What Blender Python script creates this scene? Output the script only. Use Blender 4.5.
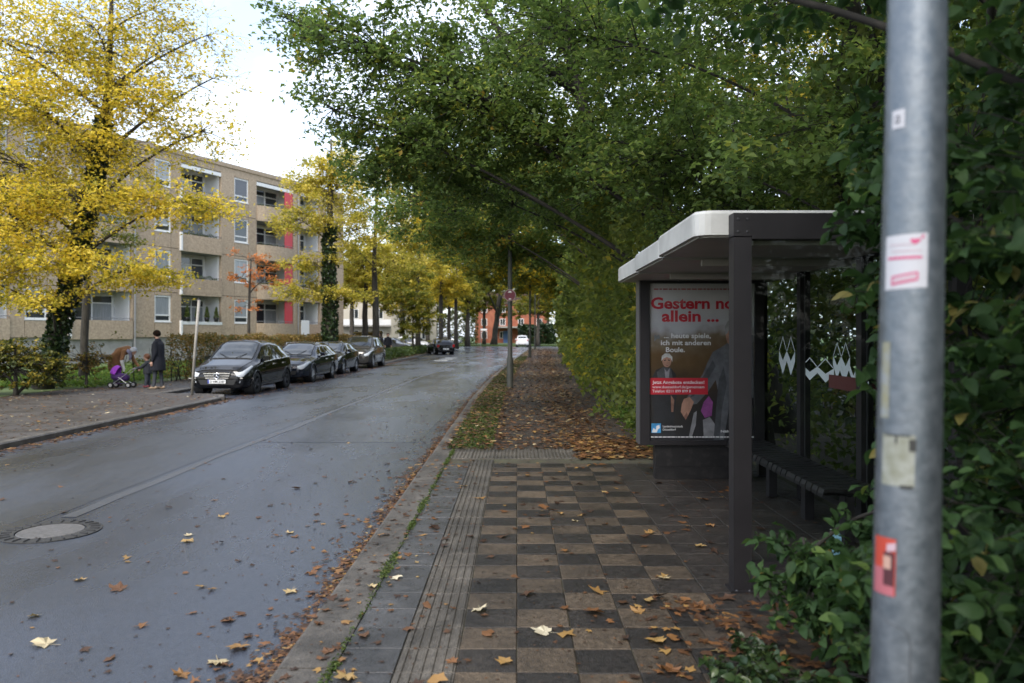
import bpy, bmesh, math, random
import numpy as np
from mathutils import Vector, Matrix, noise

for o in list(bpy.data.objects):
    bpy.data.objects.remove(o)
SC = bpy.context.scene
COL = SC.collection
R = math.radians

# ------------------------------------------------------------------ camera
FOC = 796.4          # focal length in pixels of a 1024 px wide frame (28 mm on full frame)
CAMH = 1.64
cam_d = bpy.data.cameras.new('camera')
cam_d.lens = 28.0
cam_d.sensor_width = 36.0
cam_d.shift_x = -5.0 / 1024
cam_d.shift_y = -6.5 / 1024
cam_d.clip_start = 0.05
cam_d.clip_end = 2000
cam_d.dof.use_dof = True
cam_d.dof.focus_distance = 8.0
cam_d.dof.aperture_fstop = 2.0
cam = bpy.data.objects.new('camera', cam_d)
COL.objects.link(cam)
cam.location = (0, 0, CAMH)
cam.rotation_euler = (R(90), 0, 0)
SC.camera = cam

# ------------------------------------------------------------------ sky
SUN_EL, SUN_AZ = R(46), R(-160)      # azimuth measured from +Y (forward) towards +X (right)
world = bpy.data.worlds.new('World')
SC.world = world
world.use_nodes = True
wn, wl = world.node_tree.nodes, world.node_tree.links
wn.clear()
wout = wn.new('ShaderNodeOutputWorld')
wbg = wn.new('ShaderNodeBackground')
wbg.inputs['Strength'].default_value = 0.15
sky = wn.new('ShaderNodeTexSky')
sky.sky_type = 'NISHITA'
sky.sun_disc = False
sky.sun_elevation = SUN_EL
sky.sun_rotation = SUN_AZ
sky.altitude = 50
sky.air_density = 1.0
sky.dust_density = 2.0
tc = wn.new('ShaderNodeTexCoord')
mp = wn.new('ShaderNodeMapping')
mp.inputs['Scale'].default_value = (1.0, 1.0, 2.2)
cl = wn.new('ShaderNodeTexNoise')
cl.inputs['Scale'].default_value = 2.3
cl.inputs['Detail'].default_value = 6
cl.inputs['Roughness'].default_value = 0.55
cr = wn.new('ShaderNodeValToRGB')
cr.color_ramp.elements[0].position = 0.42
cr.color_ramp.elements[0].color = (0.24, 0.24, 0.24, 1)
cr.color_ramp.elements[1].position = 0.70
cr.color_ramp.elements[1].color = (1, 1, 1, 1)
mx = wn.new('ShaderNodeMix')
mx.data_type = 'RGBA'
mx.inputs[7].default_value = (6.2, 6.7, 7.6, 1)
wl.new(tc.outputs['Generated'], mp.inputs['Vector'])
wl.new(mp.outputs['Vector'], cl.inputs['Vector'])
wl.new(cl.outputs['Fac'], cr.inputs['Fac'])
wl.new(cr.outputs['Color'], mx.inputs[0])
wl.new(sky.outputs['Color'], mx.inputs[6])
wl.new(mx.outputs[2], wbg.inputs['Color'])
wl.new(wbg.outputs['Background'], wout.inputs['Surface'])

sun_d = bpy.data.lights.new('sun', 'SUN')
sun_d.energy = 1.4
sun_d.angle = R(20)
sun_d.color = (1.0, 0.95, 0.88)
sun = bpy.data.objects.new('sun', sun_d)
COL.objects.link(sun)
sd = Vector((math.sin(SUN_AZ) * math.cos(SUN_EL), math.cos(SUN_AZ) * math.cos(SUN_EL), math.sin(SUN_EL)))
sun.rotation_euler = (-sd).to_track_quat('-Z', 'Y').to_euler()

SC.view_settings.view_transform = 'Standard'
SC.view_settings.look = 'None'
SC.view_settings.exposure = 1.22
SC.view_settings.gamma = 1.0
SC.view_settings.use_curve_mapping = False
SC.render.engine = 'CYCLES'
SC.cycles.use_denoising = True
SC.cycles.max_bounces = 8
SC.cycles.diffuse_bounces = 5
SC.cycles.glossy_bounces = 3
SC.cycles.transmission_bounces = 4
SC.cycles.transparent_max_bounces = 8
SC.cycles.caustics_reflective = False
SC.cycles.caustics_refractive = False

# ------------------------------------------------------------------ helpers
def px(u, v, D):
    """world point seen at pixel (u, v) at distance D along the street"""
    return Vector(((u - 517) * D / FOC, D, CAMH - (v - 335) * D / FOC))


def tag(o, label=None, cat=None, group=None, kind=None):
    if label: o['label'] = label
    if cat: o['category'] = cat
    if group: o['group'] = group
    if kind: o['kind'] = kind
    return o


def empty(name, loc=(0, 0, 0), rz=0.0, label=None, cat=None, group=None):
    o = bpy.data.objects.new(name, None)
    o.empty_display_size = 0.2
    COL.objects.link(o)
    o.location = loc
    o.rotation_euler = (0, 0, rz)
    return tag(o, label, cat, group)


def link_mesh(name, me, mat=None, parent=None, loc=None, rot=None, scale=None):
    o = bpy.data.objects.new(name, me)
    COL.objects.link(o)
    if mat is not None and len(me.materials) == 0:
        me.materials.append(mat)
    if parent is not None:
        o.parent = parent
    if loc is not None: o.location = loc
    if rot is not None: o.rotation_euler = rot
    if scale is not None: o.scale = scale
    return o


def copy_tree(o, parent=None):
    c = o.copy()
    COL.objects.link(c)
    c.parent = parent
    for ch in o.children:
        copy_tree(ch, c)
    return c


def ortho(d):
    d = Vector(d).normalized()
    a = Vector((0, 0, 1)) if abs(d.z) < 0.9 else Vector((1, 0, 0))
    u = d.cross(a).normalized()
    return u, d.cross(u).normalized()


class MB:
    def __init__(self):
        self.v, self.f, self.m = [], [], []

    def add(self, vs, fs, mi=0):
        n = len(self.v)
        self.v.extend([tuple(p) for p in vs])
        self.f.extend([tuple(i + n for i in f) for f in fs])
        self.m.extend([mi] * len(fs))
        return self

    def box(self, x0, x1, y0, y1, z0, z1, mi=0):
        vs = [(x0, y0, z0), (x1, y0, z0), (x1, y1, z0), (x0, y1, z0), (x0, y0, z1), (x1, y0, z1), (x1, y1, z1), (x0, y1, z1)]
        return self.add(vs, [(0, 3, 2, 1), (4, 5, 6, 7), (0, 1, 5, 4), (1, 2, 6, 5), (2, 3, 7, 6), (3, 0, 4, 7)], mi)

    def cbox(self, x0, x1, y0, y1, z0, z1, c, mi=0):
        """box with chamfered top edges"""
        vs = [(x0, y0, z0), (x1, y0, z0), (x1, y1, z0), (x0, y1, z0), (x0, y0, z1 - c), (x1, y0, z1 - c), (x1, y1, z1 - c), (x0, y1, z1 - c),
              (x0 + c, y0 + c, z1), (x1 - c, y0 + c, z1), (x1 - c, y1 - c, z1), (x0 + c, y1 - c, z1)]
        fs = [(0, 3, 2, 1), (0, 1, 5, 4), (1, 2, 6, 5), (2, 3, 7, 6), (3, 0, 4, 7), (4, 5, 9, 8), (5, 6, 10, 9), (6, 7, 11, 10), (7, 4, 8, 11), (8, 9, 10, 11)]
        return self.add(vs, fs, mi)

    def tube(self, pts, rs, n=6, mi=0, caps=True):
        pts = [Vector(p) for p in pts]
        if not hasattr(rs, '__len__'): rs = [rs] * len(pts)
        vs, fs = [], []
        u = None
        for i, p in enumerate(pts):
            d = (pts[min(i + 1, len(pts) - 1)] - pts[max(i - 1, 0)])
            if d.length < 1e-9: d = Vector((0, 0, 1))
            d.normalize()
            if u is None:
                u, w = ortho(d)
            else:
                u = u - d * u.dot(d)
                if u.length < 1e-6: u, w = ortho(d)
                u.normalize()
            w = d.cross(u)
            for k in range(n):
                a = 2 * math.pi * k / n
                vs.append(p + (u * math.cos(a) + w * math.sin(a)) * rs[i])
        for i in range(len(pts) - 1):
            for k in range(n):
                k2 = (k + 1) % n
                fs.append((i * n + k, i * n + k2, (i + 1) * n + k2, (i + 1) * n + k))
        if caps:
            fs.append(tuple(range(n - 1, -1, -1)))
            fs.append(tuple((len(pts) - 1) * n + k for k in range(n)))
        return self.add(vs, fs, mi)

    def prism(self, poly, y0, y1, mi=0):
        """poly in (x, z), extruded along y"""
        n = len(poly)
        vs = [(x, y0, z) for x, z in poly] + [(x, y1, z) for x, z in poly]
        fs = [tuple(range(n)), tuple(range(2 * n - 1, n - 1, -1))] + [((i + 1) % n, i, i + n, (i + 1) % n + n) for i in range(n)]
        return self.add(vs, fs, mi)

    def zprism(self, poly, z0, z1, mi=0):
        n = len(poly)
        vs = [(x, y, z0) for x, y in poly] + [(x, y, z1) for x, y in poly]
        fs = [tuple(range(n - 1, -1, -1)), tuple(range(n, 2 * n))] + [(i, (i + 1) % n, (i + 1) % n + n, i + n) for i in range(n)]
        return self.add(vs, fs, mi)

    def lathe(self, prof, n=24, axis='z', c=(0, 0, 0), mi=0):
        vs, fs = [], []
        for (r, h) in prof:
            for k in range(n):
                a = 2 * math.pi * k / n
                p = (r * math.cos(a), r * math.sin(a), h)
                if axis == 'x': p = (h, r * math.cos(a), r * math.sin(a))
                if axis == 'y': p = (r * math.cos(a), h, r * math.sin(a))
                vs.append((p[0] + c[0], p[1] + c[1], p[2] + c[2]))
        for i in range(len(prof) - 1):
            for k in range(n):
                k2 = (k + 1) % n
                fs.append((i * n + k, i * n + k2, (i + 1) * n + k2, (i + 1) * n + k))
        return self.add(vs, fs, mi)

    def loft(self, rings, mi=0, caps=True):
        n = len(rings[0])
        vs = [p for r in rings for p in r]
        fs = []
        for i in range(len(rings) - 1):
            for k in range(n):
                k2 = (k + 1) % n
                fs.append((i * n + k, i * n + k2, (i + 1) * n + k2, (i + 1) * n + k))
        if caps:
            fs.append(tuple(range(n - 1, -1, -1)))
            fs.append(tuple((len(rings) - 1) * n + k for k in range(n)))
        return self.add(vs, fs, mi)

    def mesh(self, name, mats=None, smooth=False):
        me = bpy.data.meshes.new(name)
        me.from_pydata(self.v, [], self.f)
        if mats is not None:
            for m in (mats if isinstance(mats, (list, tuple)) else [mats]): me.materials.append(m)
        if any(self.m): me.polygons.foreach_set('material_index', self.m)
        if smooth: me.polygons.foreach_set('use_smooth', [True] * len(me.polygons))
        me.update()
        return me

    def build(self, name, mats, parent=None, smooth=False, loc=None, rot=None, recalc=False):
        me = self.mesh(name, mats, smooth)
        if recalc:
            bm = bmesh.new(); bm.from_mesh(me)
            bmesh.ops.recalc_face_normals(bm, faces=bm.faces)
            bm.to_mesh(me); bm.free()
        return link_mesh(name, me, None, parent, loc, rot)


# ------------------------------------------------------------------ materials
def nodes_of(name):
    m = bpy.data.materials.new(name)
    m.use_nodes = True
    nt = m.node_tree
    b = nt.nodes['Principled BSDF']
    return m, nt, b


def c4(c): return (c[0], c[1], c[2], 1)


def M(name, col, rough=0.6, metal=0.0, col2=None, vscale=6.0, vdetail=5, vmin=0.35, vmax=0.65, bump=0.0, bscale=80.0,
      spec=0.5, orand=0.0, rough2=None, stretch=(1, 1, 1), coat=0.0, stain=0.0):
    m, nt, b = nodes_of(name)
    L = nt.links.new
    b.inputs['Roughness'].default_value = rough
    b.inputs['Metallic'].default_value = metal
    b.inputs['Specular IOR Level'].default_value = spec
    if coat: b.inputs['Coat Weight'].default_value = coat; b.inputs['Coat Roughness'].default_value = 0.05
    b.inputs['Base Color'].default_value = c4(col)
    src = None
    if col2 is not None or bump or rough2 is not None:
        t = nt.nodes.new('ShaderNodeTexCoord')
        mp = nt.nodes.new('ShaderNodeMapping')
        mp.inputs['Scale'].default_value = stretch
        L(t.outputs['Object'], mp.inputs['Vector'])
        vec = mp.outputs['Vector']
        if orand:
            oi = nt.nodes.new('ShaderNodeObjectInfo')
            ad = nt.nodes.new('ShaderNodeVectorMath'); ad.operation = 'MULTIPLY_ADD'
            cx = nt.nodes.new('ShaderNodeCombineXYZ')
            for k in range(3): L(oi.outputs['Random'], cx.inputs[k])
            L(cx.outputs[0], ad.inputs[0]); ad.inputs[1].default_value = (37, 53, 11); L(vec, ad.inputs[2])
            vec = ad.outputs[0]
    if col2 is not None:
        n = nt.nodes.new('ShaderNodeTexNoise')
        n.inputs['Scale'].default_value = vscale; n.inputs['Detail'].default_value = vdetail
        n.inputs['Roughness'].default_value = 0.62
        L(vec, n.inputs['Vector'])
        r = nt.nodes.new('ShaderNodeValToRGB')
        r.color_ramp.elements[0].position = vmin; r.color_ramp.elements[0].color = c4(col)
        r.color_ramp.elements[1].position = vmax; r.color_ramp.elements[1].color = c4(col2)
        L(n.outputs['Fac'], r.inputs['Fac'])
        src = r.outputs['Color']
        if rough2 is not None:
            mr = nt.nodes.new('ShaderNodeMapRange')
            mr.inputs[1].default_value = vmin; mr.inputs[2].default_value = vmax
            mr.inputs[3].default_value = rough; mr.inputs[4].default_value = rough2
            L(n.outputs['Fac'], mr.inputs[0]); L(mr.outputs[0], b.inputs['Roughness'])
    if orand:
        oi2 = nt.nodes.new('ShaderNodeObjectInfo')
        mr2 = nt.nodes.new('ShaderNodeMapRange')
        mr2.inputs[3].default_value = 1 - orand; mr2.inputs[4].default_value = 1 + orand
        L(oi2.outputs['Random'], mr2.inputs[0])
        hs = nt.nodes.new('ShaderNodeHueSaturation')
        if src: L(src, hs.inputs['Color'])
        else: hs.inputs['Color'].default_value = c4(col)
        L(mr2.outputs[0], hs.inputs['Value'])
        src = hs.outputs['Color']
    if stain and src:
        ge = nt.nodes.new('ShaderNodeNewGeometry')
        for sc_, lo, hi in ((1.7, 1 - stain, 1 + stain * .35), (95.0, 1 - stain * .9, 1 + stain * .5)):
            n = nt.nodes.new('ShaderNodeTexNoise'); n.inputs['Scale'].default_value = sc_; n.inputs['Detail'].default_value = 6; n.inputs['Roughness'].default_value = .65
            L(ge.outputs['Position'], n.inputs['Vector'])
            mr = nt.nodes.new('ShaderNodeMapRange'); mr.inputs[1].default_value = .36; mr.inputs[2].default_value = .62; mr.inputs[3].default_value = lo; mr.inputs[4].default_value = hi
            L(n.outputs['Fac'], mr.inputs[0])
            h2 = nt.nodes.new('ShaderNodeHueSaturation'); L(src, h2.inputs['Color']); L(mr.outputs[0], h2.inputs['Value']); src = h2.outputs['Color']
    if src: L(src, b.inputs['Base Color'])
    if bump:
        n2 = nt.nodes.new('ShaderNodeTexNoise')
        n2.inputs['Scale'].default_value = bscale; n2.inputs['Detail'].default_value = 3
        L(vec, n2.inputs['Vector'])
        bp = nt.nodes.new('ShaderNodeBump')
        bp.inputs['Strength'].default_value = bump; bp.inputs['Distance'].default_value = 0.01
        L(n2.outputs['Fac'], bp.inputs['Height']); L(bp.outputs[0], b.inputs['Normal'])
    return m


def leaf_mat(name, stops, trans=0.35, rough=0.5, tboost=1.5, spec=0.4, spots=False):
    """stops: list of (pos, colour) picked by the per-leaf attribute rnd"""
    m, nt, b = nodes_of(name)
    L = nt.links.new
    at = nt.nodes.new('ShaderNodeAttribute'); at.attribute_name = 'rnd'
    r = nt.nodes.new('ShaderNodeValToRGB')
    els = r.color_ramp.elements
    while len(els) < len(stops): els.new(0.5)
    for e, (p, c) in zip(els, stops):
        e.position = p; e.color = c4(c)
    L(at.outputs['Fac'], r.inputs['Fac'])
    L(r.outputs['Color'], b.inputs['Base Color'])
    if spots:
        ge = nt.nodes.new('ShaderNodeNewGeometry')
        n = nt.nodes.new('ShaderNodeTexNoise'); n.inputs['Scale'].default_value = 38; n.inputs['Detail'].default_value = 5
        L(ge.outputs['Position'], n.inputs['Vector'])
        rp = nt.nodes.new('ShaderNodeValToRGB')
        for e_, (p_, c_) in zip((rp.color_ramp.elements[0], rp.color_ramp.elements[1], rp.color_ramp.elements.new(.5)), ((.22, (.6, .55, .45)), (.7, (1.2, 1.2, 1.15)), (.36, (.92, .92, .92)))):
            e_.position = p_; e_.color = c4(c_)
        L(n.outputs['Fac'], rp.inputs['Fac'])
        mm = nt.nodes.new('ShaderNodeMix'); mm.data_type = 'RGBA'; mm.blend_type = 'MULTIPLY'; mm.inputs[0].default_value = 1
        L(r.outputs['Color'], mm.inputs[6]); L(rp.outputs['Color'], mm.inputs[7]); L(mm.outputs[2], b.inputs['Base Color'])
        bp = nt.nodes.new('ShaderNodeBump'); bp.inputs['Strength'].default_value = .35; bp.inputs['Distance'].default_value = .004
        n3 = nt.nodes.new('ShaderNodeTexNoise'); n3.inputs['Scale'].default_value = 160
        L(ge.outputs['Position'], n3.inputs['Vector']); L(n3.outputs['Fac'], bp.inputs['Height']); L(bp.outputs[0], b.inputs['Normal'])
    b.inputs['Roughness'].default_value = rough
    b.inputs['Specular IOR Level'].default_value = spec
    tr = nt.nodes.new('ShaderNodeBsdfTranslucent')
    ml = nt.nodes.new('ShaderNodeMix'); ml.data_type = 'RGBA'; ml.blend_type = 'MULTIPLY'; ml.inputs[0].default_value = 1
    L(r.outputs['Color'], ml.inputs[6]); ml.inputs[7].default_value = (tboost, tboost, tboost * 0.7, 1)
    L(ml.outputs[2], tr.inputs['Color'])
    mxs = nt.nodes.new('ShaderNodeMixShader'); mxs.inputs[0].default_value = trans
    L(b.outputs[0], mxs.inputs[1]); L(tr.outputs[0], mxs.inputs[2])
    L(mxs.outputs[0], nt.nodes['Material Output'].inputs['Surface'])
    return m


def glass_mat(name, tint=(0.8, 0.85, 0.85), ior=1.33, rough=0.02):
    m, nt, b = nodes_of(name)
    L = nt.links.new
    tr = nt.nodes.new('ShaderNodeBsdfTransparent'); tr.inputs['Color'].default_value = c4(tint)
    gl = nt.nodes.new('ShaderNodeBsdfGlossy'); gl.inputs['Roughness'].default_value = rough
    gl.inputs['Color'].default_value = (0.9, 0.9, 0.9, 1)
    lw = nt.nodes.new('ShaderNodeLayerWeight'); lw.inputs['Blend'].default_value = 0.5
    pw = nt.nodes.new('ShaderNodeMath'); pw.operation = 'POWER'; pw.inputs[1].default_value = 4.0
    fr = nt.nodes.new('ShaderNodeMath'); fr.operation = 'MULTIPLY_ADD'
    f0 = ((ior - 1) / (ior + 1)) ** 2
    fr.inputs[1].default_value = min(.6, f0 * 18); fr.inputs[2].default_value = f0
    L(lw.outputs['Facing'], pw.inputs[0]); L(pw.outputs[0], fr.inputs[0])
    mxs = nt.nodes.new('ShaderNodeMixShader')
    L(fr.outputs[0], mxs.inputs[0]); L(tr.outputs[0], mxs.inputs[1]); L(gl.outputs[0], mxs.inputs[2])
    L(mxs.outputs[0], nt.nodes['Material Output'].inputs['Surface'])
    return m


MT = {}
MT['tile_light'] = M('tile_light', (0.05, 0.036, 0.023), 0.42, col2=(0.115, 0.084, 0.054), vscale=26, vdetail=9, vmin=.3, vmax=.72, bump=0.7, bscale=160, orand=0.26, rough2=0.7, stain=.5)
MT['tile_dark'] = M('tile_dark', (0.013, 0.0105, 0.0085), 0.36, col2=(0.036, 0.029, 0.023), vscale=26, vdetail=9, vmin=.3, vmax=.72, bump=0.7, bscale=160, orand=0.22, rough2=0.65, stain=.5)
MT['tile_mid'] = M('tile_mid', (0.018, 0.0145, 0.012), 0.42, col2=(0.042, 0.034, 0.027), vscale=24, vdetail=9, vmin=.3, vmax=.72, bump=0.7, bscale=160, orand=0.16, rough2=0.7, stain=.5)
MT['slab_wet'] = M('slab_wet', (0.04, 0.04, 0.043), 0.22, col2=(0.085, 0.083, 0.083), vscale=12, vdetail=9, vmin=.3, vmax=.72, bump=0.4, bscale=160, orand=0.12, rough2=0.55, stain=.5)
MT['tactile'] = M('tactile', (0.055, 0.047, 0.038), 0.42, col2=(0.125, 0.11, 0.09), vscale=20, vdetail=9, vmin=.3, vmax=.72, bump=0.5, bscale=170, orand=0.1, rough2=0.7, stain=.5)
MT['kerb'] = M('kerb', (0.055, 0.048, 0.04), 0.42, col2=(0.12, 0.106, 0.09), vscale=14, vdetail=9, vmin=.3, vmax=.72, bump=0.5, bscale=160, orand=0.1, rough2=0.75, stain=.5)
MT['kerb_old'] = M('kerb_old', (0.05, 0.043, 0.036), 0.55, col2=(0.11, 0.098, 0.083), vscale=4, bump=0.3, bscale=110, orand=0.12)
MT['joint'] = M('joint', (0.045, 0.037, 0.026), 0.9, col2=(0.06, 0.058, 0.03), vscale=3, bump=0.5, bscale=60)
MT['path'] = M('path', (0.022, 0.018, 0.014), 0.6, col2=(0.05, 0.039, 0.029), vscale=2.5, bump=0.5, bscale=90, rough2=0.8)
MT['left_pave'] = M('left_pave', (0.034, 0.028, 0.024), 0.5, col2=(0.066, 0.056, 0.047), vscale=1.2, bump=0.4, bscale=50, rough2=0.75)
MT['soil'] = M('soil', (0.022, 0.016, 0.011), 0.9, col2=(0.06, 0.042, 0.026), vscale=5, bump=0.8, bscale=30)
MT['grass_soil'] = M('grass_soil', (0.05, 0.085, 0.02), 0.9, col2=(0.095, 0.13, 0.035), vscale=1.5, bump=0.8, bscale=25)
MT['turf'] = M('turf', (0.045, 0.05, 0.018), 0.9, col2=(0.08, 0.06, 0.03), vscale=2.5, bump=0.8, bscale=30)
MT['bark'] = M('bark', (0.022, 0.018, 0.014), 0.9, col2=(0.06, 0.052, 0.04), vscale=9, bump=0.7, bscale=40, stretch=(1, 1, 0.25))
MT['bark_dark'] = M('bark_dark', (0.012, 0.010, 0.008), 0.9, col2=(0.03, 0.026, 0.02), vscale=9, bump=0.6, bscale=40, stretch=(1, 1, 0.25))
MT['anthracite'] = M('anthracite', (0.010, 0.0088, 0.010), 0.5, spec=.35, col2=(0.015, 0.0135, 0.015), vscale=3)
MT['anthracite_worn'] = M('anthracite_worn', (0.010, 0.0095, 0.010), 0.5, spec=.35, col2=(0.026, 0.024, 0.024), vscale=12, vmin=.5, vmax=.75)
MT['white_roof'] = M('white_roof', (0.38, 0.38, 0.365), 0.45, col2=(0.5, 0.5, 0.48), vscale=3, vdetail=7)
MT['roof_under'] = M('roof_under', (0.36, 0.34, 0.31), 0.5, col2=(0.42, 0.4, 0.37), vscale=2)
MT['glass'] = glass_mat('glass', (0.88, 0.91, 0.9), 1.17)
MT['frost'] = M('frost', (0.62, 0.65, 0.66), 0.6)
MT['black'] = M('black', (0.008, 0.008, 0.008), 0.5)
MT['rubber'] = M('rubber', (0.012, 0.012, 0.012), 0.8)
MT['chrome'] = M('chrome', (0.75, 0.75, 0.76), 0.18, 1.0)
MT['alloy'] = M('alloy', (0.45, 0.45, 0.46), 0.35, 0.8)
MT['alloy_dark'] = M('alloy_dark', (0.06, 0.06, 0.065), 0.4, 0.6)
MT['lamp_glass'] = M('lamp_glass', (0.62, 0.65, 0.68), 0.08, spec=0.8)
MT['tail_red'] = M('tail_red', (0.35, 0.01, 0.01), 0.2)
MT['car_glass'] = M('car_glass', (0.010, 0.013, 0.015), 0.01, spec=1.0)
MT['plate'] = M('plate', (0.7, 0.7, 0.68), 0.4)
MT['galv'] = M('galv', (0.13, 0.15, 0.17), 0.38, 0.75, col2=(0.19, 0.21, 0.23), vscale=30, vdetail=6, bump=0.12, bscale=60, rough2=0.55)

# ------------------------------------------------------------------ foliage helpers
def nrm(a):
    return a / np.maximum(np.linalg.norm(a, axis=1, keepdims=True), 1e-9)


def leaves_mesh(name, P, size, rng, rnd=None, up=0.8, aspect=0.62, droop=0.15, var=0.5, mat=None, fold=0.22, dirs=None):
    """one folded leaf blade (two triangles) at every point"""
    P = np.asarray(P, dtype=np.float64)
    N = len(P)
    if not hasattr(size, '__len__'): size = np.full(N, size)
    s = size * (1 + var * (rng.random(N) * 2 - 1))
    A = rng.normal(size=(N, 3)) * np.array([1, 1, 0.45])
    A[:, 2] -= droop * 2
    if dirs is not None: A = A * 0.7 + dirs
    A = nrm(A)
    n = rng.normal(size=(N, 3)); n[:, 2] = np.abs(n[:, 2]) + up
    B = nrm(np.cross(n, A)); n2 = nrm(np.cross(A, B))
    a = A * (s[:, None] * 0.5); b = B * (s[:, None] * 0.5 * aspect); f = n2 * (s[:, None] * fold)
    V = np.empty((N, 4, 3))
    V[:, 0] = P - a; V[:, 1] = P + b - a * 0.15 + f; V[:, 2] = P + a; V[:, 3] = P - b - a * 0.15 + f
    me = bpy.data.meshes.new(name)
    me.vertices.add(4 * N); me.loops.add(6 * N); me.polygons.add(2 * N)
    me.vertices.foreach_set('co', V.reshape(-1).astype(np.float32))
    base = (np.arange(N) * 4)[:, None]
    idx = (base + np.array([0, 1, 2, 0, 2, 3])).reshape(-1)
    me.loops.foreach_set('vertex_index', idx.astype(np.int32))
    me.polygons.foreach_set('loop_start', (np.arange(2 * N) * 3).astype(np.int32))
    me.polygons.foreach_set('loop_total', np.full(2 * N, 3, dtype=np.int32))
    if rnd is None: rnd = rng.random(N)
    at = me.attributes.new('rnd', 'FLOAT', 'FACE')
    at.data.foreach_set('value', np.repeat(np.clip(rnd, 0, 1), 2).astype(np.float32))
    me.update(calc_edges=True)
    if mat: me.materials.append(mat)
    return me


def bez(a, b, c, n):
    return [a * ((1 - t) ** 2) + b * (2 * t * (1 - t)) + c * (t * t) for t in [i / (n - 1) for i in range(n)]]


LM = {}
LM['yellow'] = leaf_mat('leaf_yellow', [(0, (0.16, 0.16, 0.024)), (0.25, (0.34, 0.30, 0.036)), (0.6, (0.60, 0.46, 0.055)), (1, (0.76, 0.60, 0.11))], 0.52)
LM['yellow_pale'] = leaf_mat('leaf_yellow_pale', [(0, (0.15, 0.16, 0.025)), (0.35, (0.35, 0.31, 0.045)), (0.75, (0.56, 0.45, 0.08)), (1, (0.68, 0.56, 0.16))], 0.5)
LM['yellow_green'] = leaf_mat('leaf_yellow_green', [(0, (0.07, 0.1, 0.018)), (0.5, (0.17, 0.18, 0.03)), (0.85, (0.34, 0.28, 0.035)), (1, (0.46, 0.34, 0.04))], 0.45)
LM['orange'] = leaf_mat('leaf_orange', [(0, (0.3, 0.14, 0.03)), (0.5, (0.5, 0.17, 0.05)), (1, (0.6, 0.24, 0.09))], 0.4)
LM['dark'] = leaf_mat('leaf_dark', [(0, (0.065, 0.105, 0.032)), (0.45, (0.11, 0.165, 0.048)), (0.8, (0.17, 0.215, 0.06)), (0.97, (0.27, 0.27, 0.05)), (1, (0.32, 0.22, 0.035))], 0.5, tboost=1.8, rough=0.55, spec=.25)
LM['green'] = leaf_mat('leaf_green', [(0, (0.055, 0.08, 0.024)), (0.5, (0.11, 0.14, 0.04)), (0.8, (0.19, 0.2, 0.042)), (0.92, (0.3, 0.25, 0.03)), (1, (0.46, 0.33, 0.034))], 0.55, tboost=2.2, rough=.55, spec=.25)
LM['near'] = leaf_mat('leaf_near', [(0, (0.02, 0.044, 0.016)), (0.55, (0.036, 0.075, 0.025)), (0.88, (0.062, 0.115, 0.034)), (0.98, (0.11, 0.17, 0.04)), (1, (0.17, 0.15, 0.045))], 0.35, rough=0.55, spec=0.18, spots=True)
LM['ivy'] = leaf_mat('leaf_ivy', [(0, (0.012, 0.028, 0.010)), (0.7, (0.028, 0.05, 0.016)), (1, (0.05, 0.075, 0.02))], 0.12, rough=0.35)
LM['brown_hedge'] = leaf_mat('leaf_brown_hedge', [(0, (0.05, 0.075, 0.018)), (0.35, (0.11, 0.09, 0.024)), (0.65, (0.2, 0.11, 0.03)), (0.88, (0.28, 0.19, 0.04)), (1, (0.36, 0.28, 0.06))], 0.35)
LM['mixed_shrub'] = leaf_mat('leaf_mixed_shrub', [(0, (0.03, 0.05, 0.012)), (0.45, (0.08, 0.095, 0.02)), (0.75, (0.2, 0.18, 0.03)), (1, (0.42, 0.3, 0.04))], 0.35)
LM['litter'] = leaf_mat('leaf_litter', [(0, (0.04, 0.02, 0.011)), (0.4, (0.10, 0.046, 0.019)), (0.7, (0.18, 0.08, 0.028)), (0.88, (0.30, 0.18, 0.055)), (0.95, (0.40, 0.31, 0.16)), (1, (0.5, 0.44, 0.31))], 0.1, rough=0.55)
LM['grass'] = leaf_mat('leaf_grass', [(0, (0.035, 0.06, 0.012)), (0.7, (0.07, 0.11, 0.022)), (1, (0.13, 0.15, 0.035))], 0.3)
LM['lawn'] = leaf_mat('leaf_lawn', [(0, (0.07, 0.13, 0.02)), (0.7, (0.12, 0.2, 0.035)), (1, (0.2, 0.24, 0.05))], 0.3)


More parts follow.
